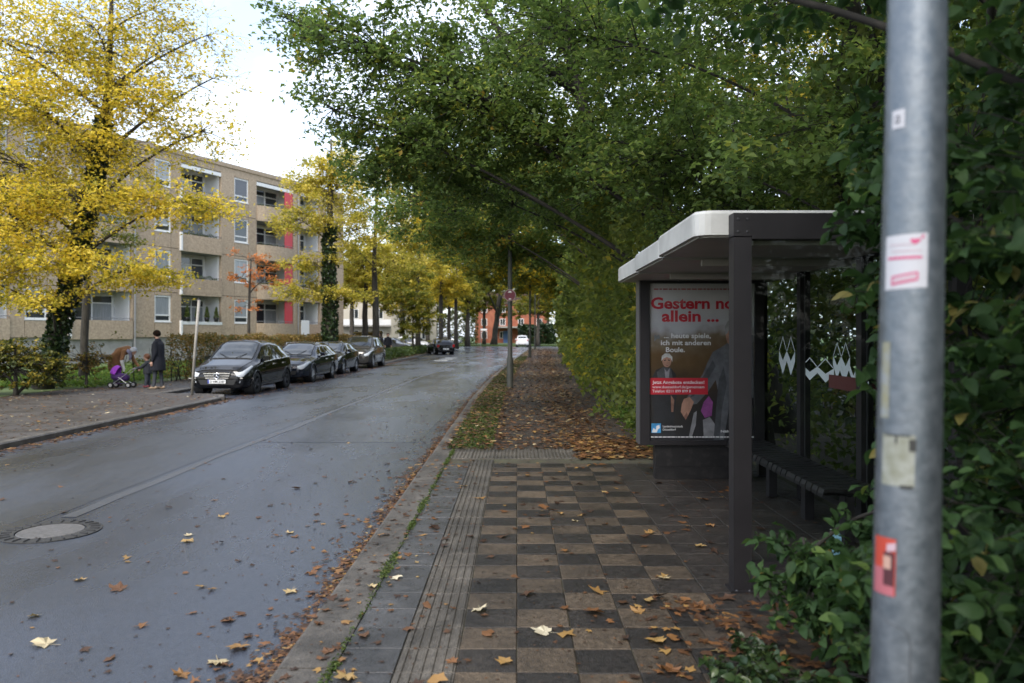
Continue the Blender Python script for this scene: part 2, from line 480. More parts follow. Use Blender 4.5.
def blade(name, mat, rnd, k):
    r_ = random.Random(k)
    b = MB(); n = 5; vs = []; fs = []
    for i in range(n + 1):
        t = i / n; w = .36 * math.sin(math.pi * min(1, t * .93 + .05)) ** .8 * (1 - .35 * t); z = -.18 * t * t * r_.uniform(.5, 1.5)
        vs += [(-w, t - .1, z + w * .35), (0, t - .1, z), (w, t - .1, z + w * .35)]
    for i in range(n):
        a = i * 3
        fs += [(a, a + 1, a + 4, a + 3), (a + 1, a + 2, a + 5, a + 4)]
    b.add(vs, fs)
    b.add([(-.012, -.35, .03), (.012, -.35, .03), (.012, -.08, 0), (-.012, -.08, 0)], [(0, 1, 2, 3)])
    me = b.mesh(name, mat, True)
    at = me.attributes.new('rnd', 'FLOAT', 'FACE'); at.data.foreach_set('value', [rnd] * len(me.polygons))
    return me
def blade_cloud(name, mesh_src, P, leaf, rng, rnd, mat):
    n = len(P); nv = len(mesh_src.vertices)
    V0 = np.empty(nv * 3); mesh_src.vertices.foreach_get('co', V0); V0 = V0.reshape(-1, 3)
    F0 = np.array([list(p.vertices) for p in mesh_src.polygons])
    s = leaf * (.75 + .55 * rng.random(n))
    A = rng.normal(size=(n, 3)) * np.array([1, 1, .5]); A[:, 2] -= .35; A = nrm(A)
    N = rng.normal(size=(n, 3)) * .7; N[:, 2] = np.abs(N[:, 2]) + .7
    B = nrm(np.cross(A, N)); N = nrm(np.cross(B, A))
    V = P[:, None, :] + s[:, None, None] * (V0[None, :, 0:1] * B[:, None, :] + V0[None, :, 1:2] * A[:, None, :] + V0[None, :, 2:3] * N[:, None, :])
    me = bpy.data.meshes.new(name); nf = len(F0)
    me.vertices.add(n * nv); me.loops.add(n * nf * 4); me.polygons.add(n * nf)
    me.vertices.foreach_set('co', V.reshape(-1).astype(np.float32))
    me.loops.foreach_set('vertex_index', ((np.arange(n) * nv)[:, None] + F0.reshape(-1)).reshape(-1).astype(np.int32))
    me.polygons.foreach_set('loop_start', (np.arange(n * nf) * 4).astype(np.int32)); me.polygons.foreach_set('loop_total', np.full(n * nf, 4, np.int32))
    me.polygons.foreach_set('use_smooth', np.ones(n * nf, bool))
    at = me.attributes.new('rnd', 'FLOAT', 'FACE'); at.data.foreach_set('value', np.repeat(np.clip(rnd, 0, 1), nf).astype(np.float32))
    me.update(calc_edges=True); me.materials.append(mat)
    return me
BLADES = {k: [blade('leaf', LM[k], (i + .5) / 8, i) for i in range(8)] for k in ('near', 'ivy')}


def make_tree(name, label, cat, trunk, lobes, mat, nl, leaf, seed, bark='bark', flat=0.55, group=None, spread=1.0, ivy=None,
              limb_r=0.5, twig=0.02, edge=0.5, rbias=0.0, twiglets=2, extra_limbs=(), aspect=0.62, up=0.8, near_leaves=0):
    rng = np.random.default_rng(seed); rr = random.Random(seed)
    base = Vector(trunk[0][:3])
    root = empty(name, base, 0, label, cat, group)
    tb = MB(); bb = MB()
    tp = [Vector(t[:3]) - base for t in trunk]; tr = [t[3] for t in trunk]
    # finer, slightly wandering trunk
    fp, fr = [], []
    for i in range(len(tp) - 1):
        for k in range(4):
            t = k / 4
            j = Vector((rr.uniform(-1, 1), rr.uniform(-1, 1), 0)) * tr[i] * (0.16 if (i + k) else 0)
            fp.append(tp[i].lerp(tp[i + 1], t) + j); fr.append(tr[i] * (1 - t) + tr[i + 1] * t)
    fp.append(tp[-1]); fr.append(tr[-1])
    fr[0] *= 1.35
    tb.tube(fp, fr, 10)
    for el in extra_limbs:
        pts = [Vector(e[:3]) - base for e in el]
        bb.tube(pts, [e[3] for e in el], 7)
    allP, allR = [], []
    for lob in lobes:
        (cx, cy, cz, rx, ry, rz, nc) = lob[:7]; fac = lob[7] if len(lob) > 7 else 1.0
        c = Vector((cx, cy, cz)) - base
        # attach on the trunk below the lobe
        best, bi = None, 0
        for i, p in enumerate(fp):
            h = math.hypot(c.x - p.x, c.y - p.y)
            want = c.z - 0.55 * h - 0.2 * rz
            d = abs(p.z - want)
            if best is None or d < best: best, bi = d, i
        a = fp[bi]; ra = fr[bi]
        mid = a.lerp(c, 0.5) + Vector((rr.uniform(-.2, .2), rr.uniform(-.2, .2), 0.12 * (c - a).length))
        limb = bez(a, mid, c + Vector((0, 0, rz * 0.15)), 9)
        l0 = min(ra * 0.62, limb_r * (0.05 + 0.03 * (c - a).length))
        bb.tube(limb, [l0 * (1 - 0.8 * i / 8) + 0.008 for i in range(9)], 6, caps=False)
        dirs = rng.normal(size=(nc, 3)); dirs = nrm(dirs)
        rad = rng.random(nc) ** edge
        C = dirs * rad[:, None] * np.array([rx, ry, rz])
        sx = spread * ((rx * ry * rz) / max(nc, 1)) ** (1 / 3) * 0.95
        for q in range(nc):
            cc = c + Vector(C[q])
            # a twig from the limb
            bd, bp, bt = 1e9, None, 0
            for t in range(3, 9):
                d = (limb[t] - cc).length * (1.0 + 0.25 * rr.random()) + max(0, limb[t].z - cc.z) * 0.5
                if d < bd: bd, bp, bt = d, limb[t], t
            m2 = bp.lerp(cc, 0.5) + Vector((0, 0, 0.12 * bd))
            r0 = min(twig * (0.6 + 0.5 * bd), l0 * 0.7)
            tw = bez(bp, m2, cc, 4)
            bb.tube(tw, [r0, r0 * 0.75, r0 * 0.5, r0 * 0.25], 4, caps=False)
            k = max(2, int(nl * fac * rr.uniform(0.6, 1.4)))
            out = (cc - c); out = Vector((out.x, out.y, out.z * 0.4))
            if out.length < 0.05: out = Vector((rr.uniform(-1, 1), rr.uniform(-1, 1), 0))
            out.normalize()
            per = max(1, twiglets)
            tone = rr.random() * 0.5 - 0.25
            for w in range(per):
                e = Vector((out.x + rr.uniform(-1, 1), out.y + rr.uniform(-1, 1), out.z * .5 + rr.uniform(-.5, .35))).normalized() * sx * rr.uniform(0.8, 1.9)
                bb.tube([cc, cc + e * 0.55 + Vector((0, 0, 0.04)), cc + e], [r0 * 0.35, r0 * 0.22, r0 * 0.1], 3, caps=False)
                kk = max(1, k // per)
                t = rng.random((kk, 1)) ** 0.8
                pts = np.array(cc)[None, :] + np.array(e)[None, :] * t + rng.normal(size=(kk, 3)) * sx * np.array([0.3, 0.3, 0.3 * flat])
                allP.append(pts)
                allR.append(np.clip(rng.random(kk) * 0.75 + 0.125 + tone + rbias, 0, 1))
    tb.build('trunk', MT[bark], root, smooth=True)
    bb.build('branches', MT[bark], root, smooth=True)
    P = np.concatenate(allP); RD = np.concatenate(allR)
    if near_leaves:
        # the leaves that show largest are single parts sharing a few blades
        W = P + np.array(base)
        u = 517 + FOC * W[:, 0] / np.maximum(W[:, 1], .3); v = 335 - FOC * (W[:, 2] - CAMH) / np.maximum(W[:, 1], .3)
        ok = (W[:, 1] > 1.0) & (u > -20) & (u < 1044) & (v > -20) & (v < 700)
        dist = np.where(ok, np.linalg.norm(W - np.array([0, 0, CAMH]), axis=1), 1e9)
        pick = np.argsort(dist)[:near_leaves]
        pick = pick[dist[pick] < 1e8]
        for i in pick:
            s_ = leaf * rr.uniform(.75, 1.3)
            link_mesh('leaf', BLADES[mat][rr.randrange(8)], None, root, tuple(P[i]), (rr.gauss(-.25, .45), rr.gauss(0, .5), rr.random() * 6.283), (s_, s_, s_))
        mask = np.ones(len(P), bool); mask[pick] = False
        P, RD = P[mask], RD[mask]
    if not near_leaves: me = leaves_mesh('crown', P, leaf, rng, RD, mat=LM[mat], aspect=aspect, up=up)
    if near_leaves: me = blade_cloud('crown', BLADES[mat][2], P, leaf, rng, RD, LM[mat])
    co = link_mesh('crown', me, None, root)
    if near_leaves: tag(co, kind='stuff')
    if ivy:
        (z0, z1, n, th, sz) = ivy
        pts = []
        zz = rng.random(n) * (z1 - z0) + z0
        for z in zz:
            for i in range(len(fp) - 1):
                if fp[i].z <= z <= fp[i + 1].z or i == len(fp) - 2:
                    t = (z - fp[i].z) / max(fp[i + 1].z - fp[i].z, 1e-6)
                    p = fp[i].lerp(fp[i + 1], min(max(t, 0), 1)); r = fr[i]
                    break
            a = rr.random() * 6.283
            q = r + th * (0.35 + 0.65 * rr.random()) * (0.6 + 0.8 * noise.noise((z * 1.6, a * .8, seed)) ** 2 * 2 + .3)
            pts.append((p.x + q * math.cos(a), p.y + q * math.sin(a), z))
        me = leaves_mesh('ivy', np.array(pts), sz, rng, up=0.2, droop=0.5, aspect=0.85, mat=LM['ivy'])
        link_mesh('ivy', me, None, root)
    return root




def box_hedge(name, label, cat, path, width, height, mat, n, leaf, seed, amp=0.12, stems=True, group=None, z0=0.05, rbias=0.0, stem_mat='bark_dark', gaps=0.0):
    """leafy hedge that follows a ground path [(x, y), ...]; leaves lie in an uneven skin plus the inside"""
    rng = np.random.default_rng(seed); rr = random.Random(seed)
    pts = [Vector((p[0], p[1], 0)) for p in path]
    base = pts[0].copy()
    root = empty(name, base, 0, label, cat, group)
    seg = [(pts[i + 1] - pts[i]).length for i in range(len(pts) - 1)]
    tot = sum(seg)
    T = rng.random(n) * tot
    P = np.zeros((n, 3)); RD = np.zeros(n)
    acc = np.cumsum([0] + seg)
    keep = np.ones(n, bool)
    for q in range(n):
        t = T[q]; i = min(int(np.searchsorted(acc, t, 'right') - 1), len(seg) - 1)
        f = (t - acc[i]) / seg[i]
        c = pts[i].lerp(pts[i + 1], f)
        d = (pts[i + 1] - pts[i]).normalized(); nn = Vector((d.y, -d.x, 0))
        hloc = height * (1 + 0.10 * noise.noise((c.x * .5, c.y * .5, seed))) + amp * noise.noise((c.x * 2, c.y * 2, seed + 3))
        # parametrise the cross-section: side, top, side
        w = rr.random(); per = 2 * hloc + width; s = w * per
        if s < hloc: off, z = width / 2, s
        elif s < hloc + width: off, z = width / 2 - (s - hloc), hloc
        else: off, z = -width / 2, s - hloc - width
        inn = rr.random() ** 2.2 * 0.5
        off *= (1 - inn); z = z * (1 - inn * 0.5) if s > hloc and s < hloc + width else z
        if z > hloc * 0.8: off *= 1 - 0.35 * (z - hloc * .8) / (hloc * .2)
        nz = noise.noise((c.x * 1.7 + off, c.y * 1.7, z * 1.7 + seed))
        off += (amp * nz * 1.6 + rr.gauss(0, amp * .35)) * (1 if off > 0 else -1)
        P[q] = (c.x - base.x + nn.x * off + rr.gauss(0, .04), c.y - base.y + nn.y * off + rr.gauss(0, .04), max(0.03, z + rr.gauss(0, amp * .35)) + z0)
        RD[q] = rr.random() * .7 + .15 + .3 * noise.noise((c.x * .9, c.y * .9, z * .9 + seed * 2)) + rbias
        if gaps and noise.noise((c.x * 1.3, c.y * 1.3, z * 1.1 + seed * 5)) < gaps - 0.5 + 0.25 * (1 - z / height): keep[q] = False
    me = leaves_mesh('foliage', P[keep], leaf, rng, RD[keep], mat=LM[mat], up=0.5)
    link_mesh('foliage', me, None, root)
    if stems:
        k = int(tot / 0.45)
        sb = MB()
        for j in range(k):
            t = (j + rr.random()) * tot / k; i = min(int(np.searchsorted(acc, t, 'right') - 1), len(seg) - 1)
            c = pts[i].lerp(pts[i + 1], (t - acc[i]) / seg[i]) - base
            for w in range(3):
                e = Vector((rr.uniform(-.35, .35) * width * 1.3, rr.uniform(-.4, .4), height * rr.uniform(.6, .97)))
                sb.tube([c + Vector((0, 0, -0.02)), c + Vector((e.x * .4, e.y * .3, e.z * .5)), c + e], [.018, .013, .005], 4)
        sb.build('stems', MT[stem_mat], root)
    return root


# ------------------------------------------------------------------ road geometry
RK = [(-6, -1.2), (20, -1.2), (29, -1.06), (38, -0.8), (50, -0.4), (66, 0.2), (82, 0.85), (98, 1.5)]
def kerb_x(y):
    for i in range(len(RK) - 1):
        if y <= RK[i + 1][0]:
            t = (y - RK[i][0]) / (RK[i + 1][0] - RK[i][0])
            return RK[i][1] * (1 - t) + RK[i + 1][1] * t
    return RK[-1][1] + (y - 98) * 0.04
ROADZ = -0.10

# asphalt with wet patches, seams and old repairs
def asphalt(name, base=(0.027, 0.034, 0.049), hi=(0.06, 0.07, 0.093), r0=0.13, r1=0.42):  # base colours tinted blue to stand in for the sky's reflection
    m, nt, b = nodes_of(name)
    L = nt.links.new
    t = nt.nodes.new('ShaderNodeTexCoord')
    n1 = nt.nodes.new('ShaderNodeTexNoise'); n1.inputs['Scale'].default_value = 0.55; n1.inputs['Detail'].default_value = 7; n1.inputs['Roughness'].default_value = .62
    mp = nt.nodes.new('ShaderNodeMapping'); mp.inputs['Scale'].default_value = (1.0, 0.3, 1)
    L(t.outputs['Object'], mp.inputs['Vector']); L(mp.outputs[0], n1.inputs['Vector'])
    n2 = nt.nodes.new('ShaderNodeTexNoise'); n2.inputs['Scale'].default_value = 45; n2.inputs['Detail'].default_value = 8; n2.inputs['Roughness'].default_value = .75
    L(t.outputs['Object'], n2.inputs['Vector'])
    n3 = nt.nodes.new('ShaderNodeTexVoronoi'); n3.inputs['Scale'].default_value = 130
    L(t.outputs['Object'], n3.inputs['Vector'])
    r = nt.nodes.new('ShaderNodeValToRGB')
    r.color_ramp.elements[0].position = .3; r.color_ramp.elements[0].color = c4(base)
    r.color_ramp.elements[1].position = .75; r.color_ramp.elements[1].color = c4(hi)
    L(n2.outputs['Fac'], r.inputs['Fac'])
    r2 = nt.nodes.new('ShaderNodeMapRange'); r2.inputs[1].default_value = .3; r2.inputs[2].default_value = .7; r2.inputs[3].default_value = .8; r2.inputs[4].default_value = 1.2
    L(n1.outputs['Fac'], r2.inputs[0])
    hs = nt.nodes.new('ShaderNodeHueSaturation'); L(r.outputs[0], hs.inputs['Color']); L(r2.outputs[0], hs.inputs['Value'])
    L(hs.outputs[0], b.inputs['Base Color'])
    mr = nt.nodes.new('ShaderNodeMapRange'); mr.inputs[1].default_value = .38; mr.inputs[2].default_value = .62
    mr.inputs[3].default_value = r0; mr.inputs[4].default_value = r1
    L(n1.outputs['Fac'], mr.inputs[0]); L(mr.outputs[0], b.inputs['Roughness'])
    bp = nt.nodes.new('ShaderNodeBump'); bp.inputs['Strength'].default_value = .3; bp.inputs['Distance'].default_value = .006
    L(n3.outputs['Distance'], bp.inputs['Height']); L(bp.outputs[0], b.inputs['Normal'])
    return m
MT['asphalt'] = asphalt('asphalt')
MT['asphalt_new'] = asphalt('asphalt_new', (0.033, 0.041, 0.058), (0.068, 0.079, 0.104), .1, .32)
MT['asphalt_patch'] = asphalt('asphalt_patch', (0.04, 0.043, 0.05), (0.08, 0.083, 0.09), .35, .6)
MT['asphalt_old'] = asphalt('asphalt_old', (0.026, 0.031, 0.041), (0.054, 0.06, 0.073), .2, .48)
MT['paint'] = M('paint', (0.55, 0.55, 0.53), 0.6, col2=(0.2, 0.2, 0.2), vscale=14, vmin=.5, vmax=.7)

ground = MB().add([(-400, -60, -0.14), (400, -60, -0.14), (400, 700, -0.14), (-400, 700, -0.14)], [(0, 1, 2, 3)]).build('ground', MT['grass_soil'])
tag(ground, kind='structure')


def strip(name, ys, xl, xr, z, mat, kind='structure', parent=None):
    vs, fs = [], []
    for y in ys:
        vs += [(xl(y), y, z), (xr(y), y, z)]
    for i in range(len(ys) - 1):
        fs.append((2 * i, 2 * i + 1, 2 * i + 3, 2 * i + 2))
    o = MB().add(vs, fs).build(name, mat, parent)
    if kind: tag(o, kind=kind)
    return o


def road_left(y):
    if y < 22: return -7.8
    if y < 46.2: return -10.1
    if y < 96: return -7.9
    return -7.9 - 7 * ((y - 96) / 16) ** 2
def road_right(y):
    x = kerb_x(y)
    if y > 98: x += 6 * ((y - 98) / 14) ** 2
    return x
YS = [-8, 0, 5, 10, 15, 20, 21.99, 22.0, 25, 30, 35, 40, 46.19, 46.2, 50, 58, 66, 74, 82, 90, 96, 98, 101, 104, 107, 110, 112]
strip('road', YS, road_left, road_right, ROADZ, MT['asphalt'])
strip('cross_road', [112, 122], lambda y: -90, lambda y: 90, ROADZ, MT['asphalt'])
# longitudinal repair strip with its ragged edge, and the older surface on the left lane
def wob(y, s): return 0.035 * noise.noise((y * 1.1, s, 0)) + 0.05 * noise.noise((y * .3, s, 4))
ys = [7.6 + i * 0.45 for i in range(150)]
strip('road_seam_strip', ys, lambda y: -4.36 + .012 * (y - 7.6) + wob(y, 1), lambda y: -4.24 + .012 * (y - 7.6) + wob(y, 7), ROADZ + 0.004, MT['asphalt_patch'])
strip('road_left_lane', [-6] + ys, lambda y: -7.3 + wob(y, 9) * 2, lambda y: -4.45 + .012 * (y - 7.6) + wob(y, 1), ROADZ + 0.0025, MT['asphalt_old'])
strip('road_patch', [12.9] + [13.3 + 2 * i for i in range(40)], lambda y: -4.2 + .012 * (y - 7.6) + wob(y, 7), lambda y: kerb_x(y) - .38 + wob(y, 3), ROADZ + .003, MT['asphalt_new'])
for k, y0 in enumerate((53.5, 56.5, 59.5)):
    o = MB().box(-5.6 + .08 * k, -4.7 + .08 * k, y0, y0 + 1.2, ROADZ, ROADZ + 0.006).build('road_marking', MT['paint'])
    tag(o, kind='structure')

# ------------------------------------------------------------------ right-hand pavement, piece by piece
pave = MB().box(-1.16, 3.6, -4, 11.35, -0.16, -0.012).build('pavement', MT['joint'])
tag(pave, kind='structure')
rr = random.Random(3)
T = 0.3
me_l = MB().cbox(-.1481, .1481, -.1481, .1481, -.05, 0, .004).mesh('paving_tile', MT['tile_light'])
me_d = MB().cbox(-.1481, .1481, -.1481, .1481, -.05, 0, .004).mesh('paving_tile', MT['tile_dark'])
me_m = MB().cbox(-.1481, .1481, -.1481, .1481, -.05, 0, .004).mesh('paving_tile', MT['tile_mid'])
ROW0 = 2.07
for r_ in range(28):
    y = ROW0 + T * (r_ + .5)
    if y > 10.3: break
    for c in range(5):
        me = me_l if (r_ + c) % 2 == 1 else me_d
        link_mesh('paving_tile', me, None, pave, (-.3 + T * (c + .5) + rr.uniform(-.001, .001), y + rr.uniform(-.001, .001), rr.uniform(-.006, .003)), (rr.uniform(-.014, .014), rr.uniform(-.014, .014), rr.uniform(-.008, .008)))
    for c in range(5, 11):
        if y < 4.7 and c > 5: continue
        link_mesh('paving_slab', me_m, None, pave, (-.3 + T * (c + .5), y, rr.uniform(-.004, .002)), (rr.uniform(-.012, .012), rr.uniform(-.012, .012), rr.uniform(-.006, .006)))
    me_s = bpy.data.meshes.get('edge_slab_mesh') or MB().cbox(-.1481, .1481, -.1481, .1481, -.05, 0, .003).mesh('edge_slab_mesh', MT['slab_wet'])
    link_mesh('edge_slab', me_s, None, pave, (-.75, y, rr.uniform(-.003, .002)), (rr.uniform(-.004, .004), rr.uniform(-.004, .004), 0))
tb = MB().cbox(-.1475, .1475, -.1475, .1475, -.05, -.004, .003)
for k in range(6):
    x = -.125 + .05 * k
    tb.add([(x - .014, -.146, -.004), (x + .014, -.146, -.004), (x + .014, .146, -.004), (x - .014, .146, -.004),
            (x - .009, -.144, .003), (x + .009, -.144, .003), (x + .009, .144, .003), (x - .009, .144, .003)],
           [(4, 5, 6, 7), (0, 1, 5, 4), (1, 2, 6, 5), (2, 3, 7, 6), (3, 0, 4, 7)])
me_t = tb.mesh('tactile_slab', MT['tactile'])
for r_ in range(28):
    y = ROW0 + T * (r_ + .5)
    link_mesh('tactile_slab', me_t, None, pave, (-.45, y, rr.uniform(-.002, .002)), (0, 0, rr.uniform(-.005, .005)))
for r_ in range(3):
    y = 10.42 + T * (r_ + .5) + .17
    for c in range(6):
        if c == 1 and y < 10.4: continue
        link_mesh('tactile_slab', me_t, None, pave, (-.75 + T * c, y, rr.uniform(-.002, .002)), (0, 0, rr.uniform(-.005, .005)))
# coarse rest of the paving towards the photographer
near = MB()
for r_ in range(18):
    for c in range(12):
        y = ROW0 - T * (r_ + .5); x = -.75 + T * c
        if c == 1: near.cbox(x - .1481, x + .1481, y - .1481, y + .1481, -.05, 0, .004, 0)
        else: near.cbox(x - .1481, x + .1481, y - .1481, y + .1481, -.05, 0, .004, 1 if c > 5 or (r_ + c) % 2 == 0 else 2)
o = near.build('near_paving', [MT['tactile'], MT['tile_dark'], MT['tile_light']], pave); tag(o, kind='stuff')

# kerb on the right: single stones as far as they can be told apart, then one run
kr = empty('kerb', (0, 0, 0)); tag(kr, kind='structure')
prof = [(-1.2, -.16), (-1.2, -.03), (-1.185, -.008), (-1.165, 0), (-.905, 0), (-.905, -.16)]
ks = MB(); n = len(prof)
ks.add([(x + 1.05, -.496, z) for x, z in prof] + [(x + 1.05, .496, z) for x, z in prof],
       [tuple(range(n)), tuple(range(2 * n - 1, n - 1, -1))] + [((i + 1) % n, i, i + n, (i + 1) % n + n) for i in range(n)])
me_k = ks.mesh('kerb_stone', MT['kerb'])
for k in range(-4, 20):
    y = k + .42
    link_mesh('kerb_stone', me_k, None, kr, (-1.05 + rr.uniform(-.004, .004), y, rr.uniform(-.004, .003)), (0, 0, rr.uniform(-.003, .003)))
far = MB()
yy = 19.93
while yy < 97:
    x0, x1 = kerb_x(yy), kerb_x(yy + 1)
    far.add([(x0, yy, -.16), (x0 + .15, yy, -.16), (x1 + .15, yy + .99, -.16), (x1, yy + .99, -.16), (x0, yy, -.005), (x0 + .15, yy, 0), (x1 + .15, yy + .99, 0), (x1, yy + .99, -.005)],
            [(4, 5, 6, 7), (0, 1, 5, 4), (2, 3, 7, 6), (3, 0, 4, 7), (1, 2, 6, 5)])
    yy += 1
tag(far.build('kerb_run', MT['kerb_old'], kr), kind='stuff')

# verge, path and shrub border beyond the paved bus stop
YP = [11.35, 14, 18, 24, 30, 38, 50, 66, 82, 98, 108]
strip('verge', YP, lambda y: kerb_x(y) + .14, lambda y: kerb_x(y) + .85, -.004, MT['turf'])
strip('path', YP, lambda y: kerb_x(y) + .85, lambda y: kerb_x(y) + 2.5 + .012 * (y - 11), -.008, MT['path'])
strip('shrub_bed', YP, lambda y: kerb_x(y) + 2.5 + .012 * (y - 11), lambda y: 14, -.002, MT['soil'])
o = MB().box(3.6, 14, -4, 11.349, -.1, -.004).build('soil_bed', MT['soil']); tag(o, kind='structure')
bed = MB()
NB = 14
vs, fs = [], []
for i in range(NB + 1):
    for j in range(NB + 1):
        x = 1.02 + 2.6 * i / NB; y = -1.0 + 5.65 * j / NB
        e = min(i, j + 3, NB - j) / 3
        vs.append((x + (0.06 * noise.noise((y * 2, 0, 1)) if i == 0 else 0), y + (0.07 * noise.noise((x * 2, 3, 1)) if j == NB else 0),
                   .005 + .05 * min(1, e) * (.6 + .6 * noise.noise((x * 2, y * 2, 0)))))
for i in range(NB):
    for j in range(NB):
        a = i * (NB + 1) + j
        fs.append((a, a + NB + 1, a + NB + 2, a + 1))
bed.add(vs, fs)
tag(bed.build('planting_bed', MT['soil'], smooth=True), kind='structure')

# ------------------------------------------------------------------ left-hand pavement, bay kerbs, lawn
lp = MB()
lp.zprism([(-7.95, -8), (-7.95, 21.2), (-8.1, 21.75), (-8.6, 22.1), (-10.25, 22.2), (-10.25, 46.0), (-11.9, 46.0), (-12.4, 27), (-13.6, 24), (-14.2, -8)], -.16, 0)
tag(lp.build('left_pavement', MT['left_pave']), kind='structure')
lk = empty('left_kerb', (0, 0, 0)); tag(lk, kind='structure')
ks = MB().add([(0, -.496, -.16), (.15, -.496, -.16), (.15, .496, -.16), (0, .496, -.16), (0, -.496, .002), (.13, -.496, .002), (.15, -.496, -.02), (.15, .496, -.02), (.13, .496, .002), (0, .496, .002)],
              [(4, 5, 8, 9), (5, 6, 7, 8), (6, 1, 2, 7), (0, 4, 9, 3), (0, 1, 6, 5, 4), (3, 9, 8, 7, 2)])
me_k2 = ks.mesh('kerb_stone', MT['kerb_old'])
for k in range(-6, 21):
    link_mesh('kerb_stone', me_k2, None, lk, (-7.95, k + .5, rr.uniform(-.004, .004)), (0, 0, rr.uniform(-.004, .004)))
# rounded nose of the bay
for k, (x, y, a) in enumerate([(-8.02, 21.4, 20), (-8.45, 21.98, 62), (-9.2, 22.15, 88), (-10.0, 22.2, 90)]):
    link_mesh('kerb_stone', me_k2, None, lk, (x, y, 0.004), (0, 0, R(a)), (1, .8, 1))
for k in range(24):
    link_mesh('kerb_stone', me_k2, None, lk, (-10.25, 22.9 + k, rr.uniform(-.004, .004)), (0, 0, rr.uniform(-.004, .004)))
for k in range(50):
    if k == 0: link_mesh('kerb_stone', me_k2, None, lk, (-9.2, 46.3, 0), (0, 0, R(-90)), (1, 2.2, 1))
    link_mesh('kerb_stone', me_k2, None, lk, (-8.05, 46.9 + k, rr.uniform(-.004, .004)))
o = MB().zprism([(-8.05, 46.4), (-8.05, 97), (-13, 106), (-13, 46.4)], -.16, -.003).build('left_verge', MT['turf']); tag(o, kind='structure')
o = MB().zprism([(-13, 56), (-13, 104), (-40, 104), (-40, 70), (-24, 70), (-15.5, 62)], -.16, -.05).build('parking_lot', MT['asphalt_old']); tag(o, kind='structure')
vs, fs = [], []
lawn = MB().add([(-13.6, 24, .01), (-12.4, 27, .01), (-11.8, 60, .01), (-12.5, 63, .02), (-60, 90, .3), (-60, -8, .3), (-14.2, -8, .01)], [(0, 1, 2, 3, 4, 5, 6)])
tag(lawn.build('lawn', MT['grass_soil']), kind='structure')
o = MB().box(-90, 90, 122.2, 150, -.14, .12).build('far_lawn', MT['grass_soil']); tag(o, kind='structure')

# manhole in the left lane
mh = empty('manhole', (-4.12, 7.04, ROADZ + .003), 0, 'round iron and concrete manhole cover in the left road lane', 'manhole')
MB().lathe([(.41, -.01), (.41, .006), (.28, .010), (.28, -.01)], 40).build('ring', M('cast_iron', (.025, .024, .023), .5, .3, col2=(.05, .048, .045), vscale=30, bump=.5, bscale=60), mh)
d_ = MB().lathe([(.0001, .009), (.262, .009), (.268, .004), (.268, -.01)], 40); d_.build('cover', M('cover_concrete', (.07, .066, .062), .5, col2=(.13, .122, .115), vscale=22, vdetail=8, bump=.6), mh)
rb = MB()
for k in range(24):
    a = k * 2 * math.pi / 24
    rb.tube([(.31 * math.cos(a), .31 * math.sin(a), .009), (.39 * math.cos(a), .39 * math.sin(a), .009)], .009, 4)
rb.build('ring_ribs', MT['rubber'], mh)

# ------------------------------------------------------------------ text helper
def text_mesh(s, w, h, mat, bold=0.012, align='L'):
    """flat lettering in the x-z plane, scaled to width w and capital height h"""
    cu = bpy.data.curves.new('lettering', 'FONT')
    cu.body = s; cu.size = 1; cu.offset = bold; cu.extrude = 0.0; cu.resolution_u = 3
    ob = bpy.data.objects.new('lettering_tmp', cu); COL.objects.link(ob)
    bpy.context.view_layer.update()
    me = bpy.data.meshes.new_from_object(ob.evaluated_get(bpy.context.evaluated_depsgraph_get()))
    bpy.data.objects.remove(ob)
    me.materials.clear(); me.materials.append(mat)
    xs = [v.co.x for v in me.vertices]
    x0, x1 = min(xs), max(xs)
    cap = 0.73
    for v in me.vertices:
        v.co = Vector(((v.co.x - x0) / (x1 - x0) * w, 0, v.co.y / cap * h))
    return me


def flat(poly, y=0.0):
    return MB().add([(x, y, z) for x, z in poly], [tuple(range(len(poly)))])


# ------------------------------------------------------------------ bus shelter
sh = empty('bus_shelter', (1.45, 5.1, 0), 0, 'grey bus shelter with pale flat roof and glass back wall on the pavement', 'bus shelter')
def S(mb, name, mat, parent=sh, **k):
    if parent is sh:
        mb.v = [(x - 1.45, y - 5.1, z) for x, y, z in mb.v]
    return mb.build(name, mat, parent, **k)
XB = 2.86
def post(x, y, w, z1, d=None):
    d = d or w
    b = MB().cbox(x - w / 2, x + w / 2, y - d / 2, y + d / 2, 0.0, z1, .008)
    b.box(x - w / 2 - .02, x + w / 2 + .02, y - d / 2 - .02, y + d / 2 + .02, 0.0, .012)
    return b
S(post(1.44, 5.14, .115, 2.27), 'post', MT['anthracite'])
for y in (5.14, 6.55, 7.95, 9.3):
    S(post(XB, y, .10, 2.27), 'post', MT['anthracite'])
S(MB().box(1.5, XB - .05, 5.085, 5.195, 2.255, 2.42), 'end_beam', MT['anthracite'])
S(MB().box(XB - .055, XB + .055, 5.09, 9.36, 2.272, 2.43), 'rear_beam', MT['anthracite'])
S(MB().box(1.382, 1.499, 5.08, 5.2, 2.272, 2.42), 'corner_block', MT['anthracite'])
S(MB().box(XB - .03, XB + .03, 5.2, 9.26, .13, .18), 'bottom_rail', MT['anthracite'])
S(MB().box(1.5, XB - .055, 5.12, 5.165, .13, .18), 'bottom_rail', MT['anthracite'])
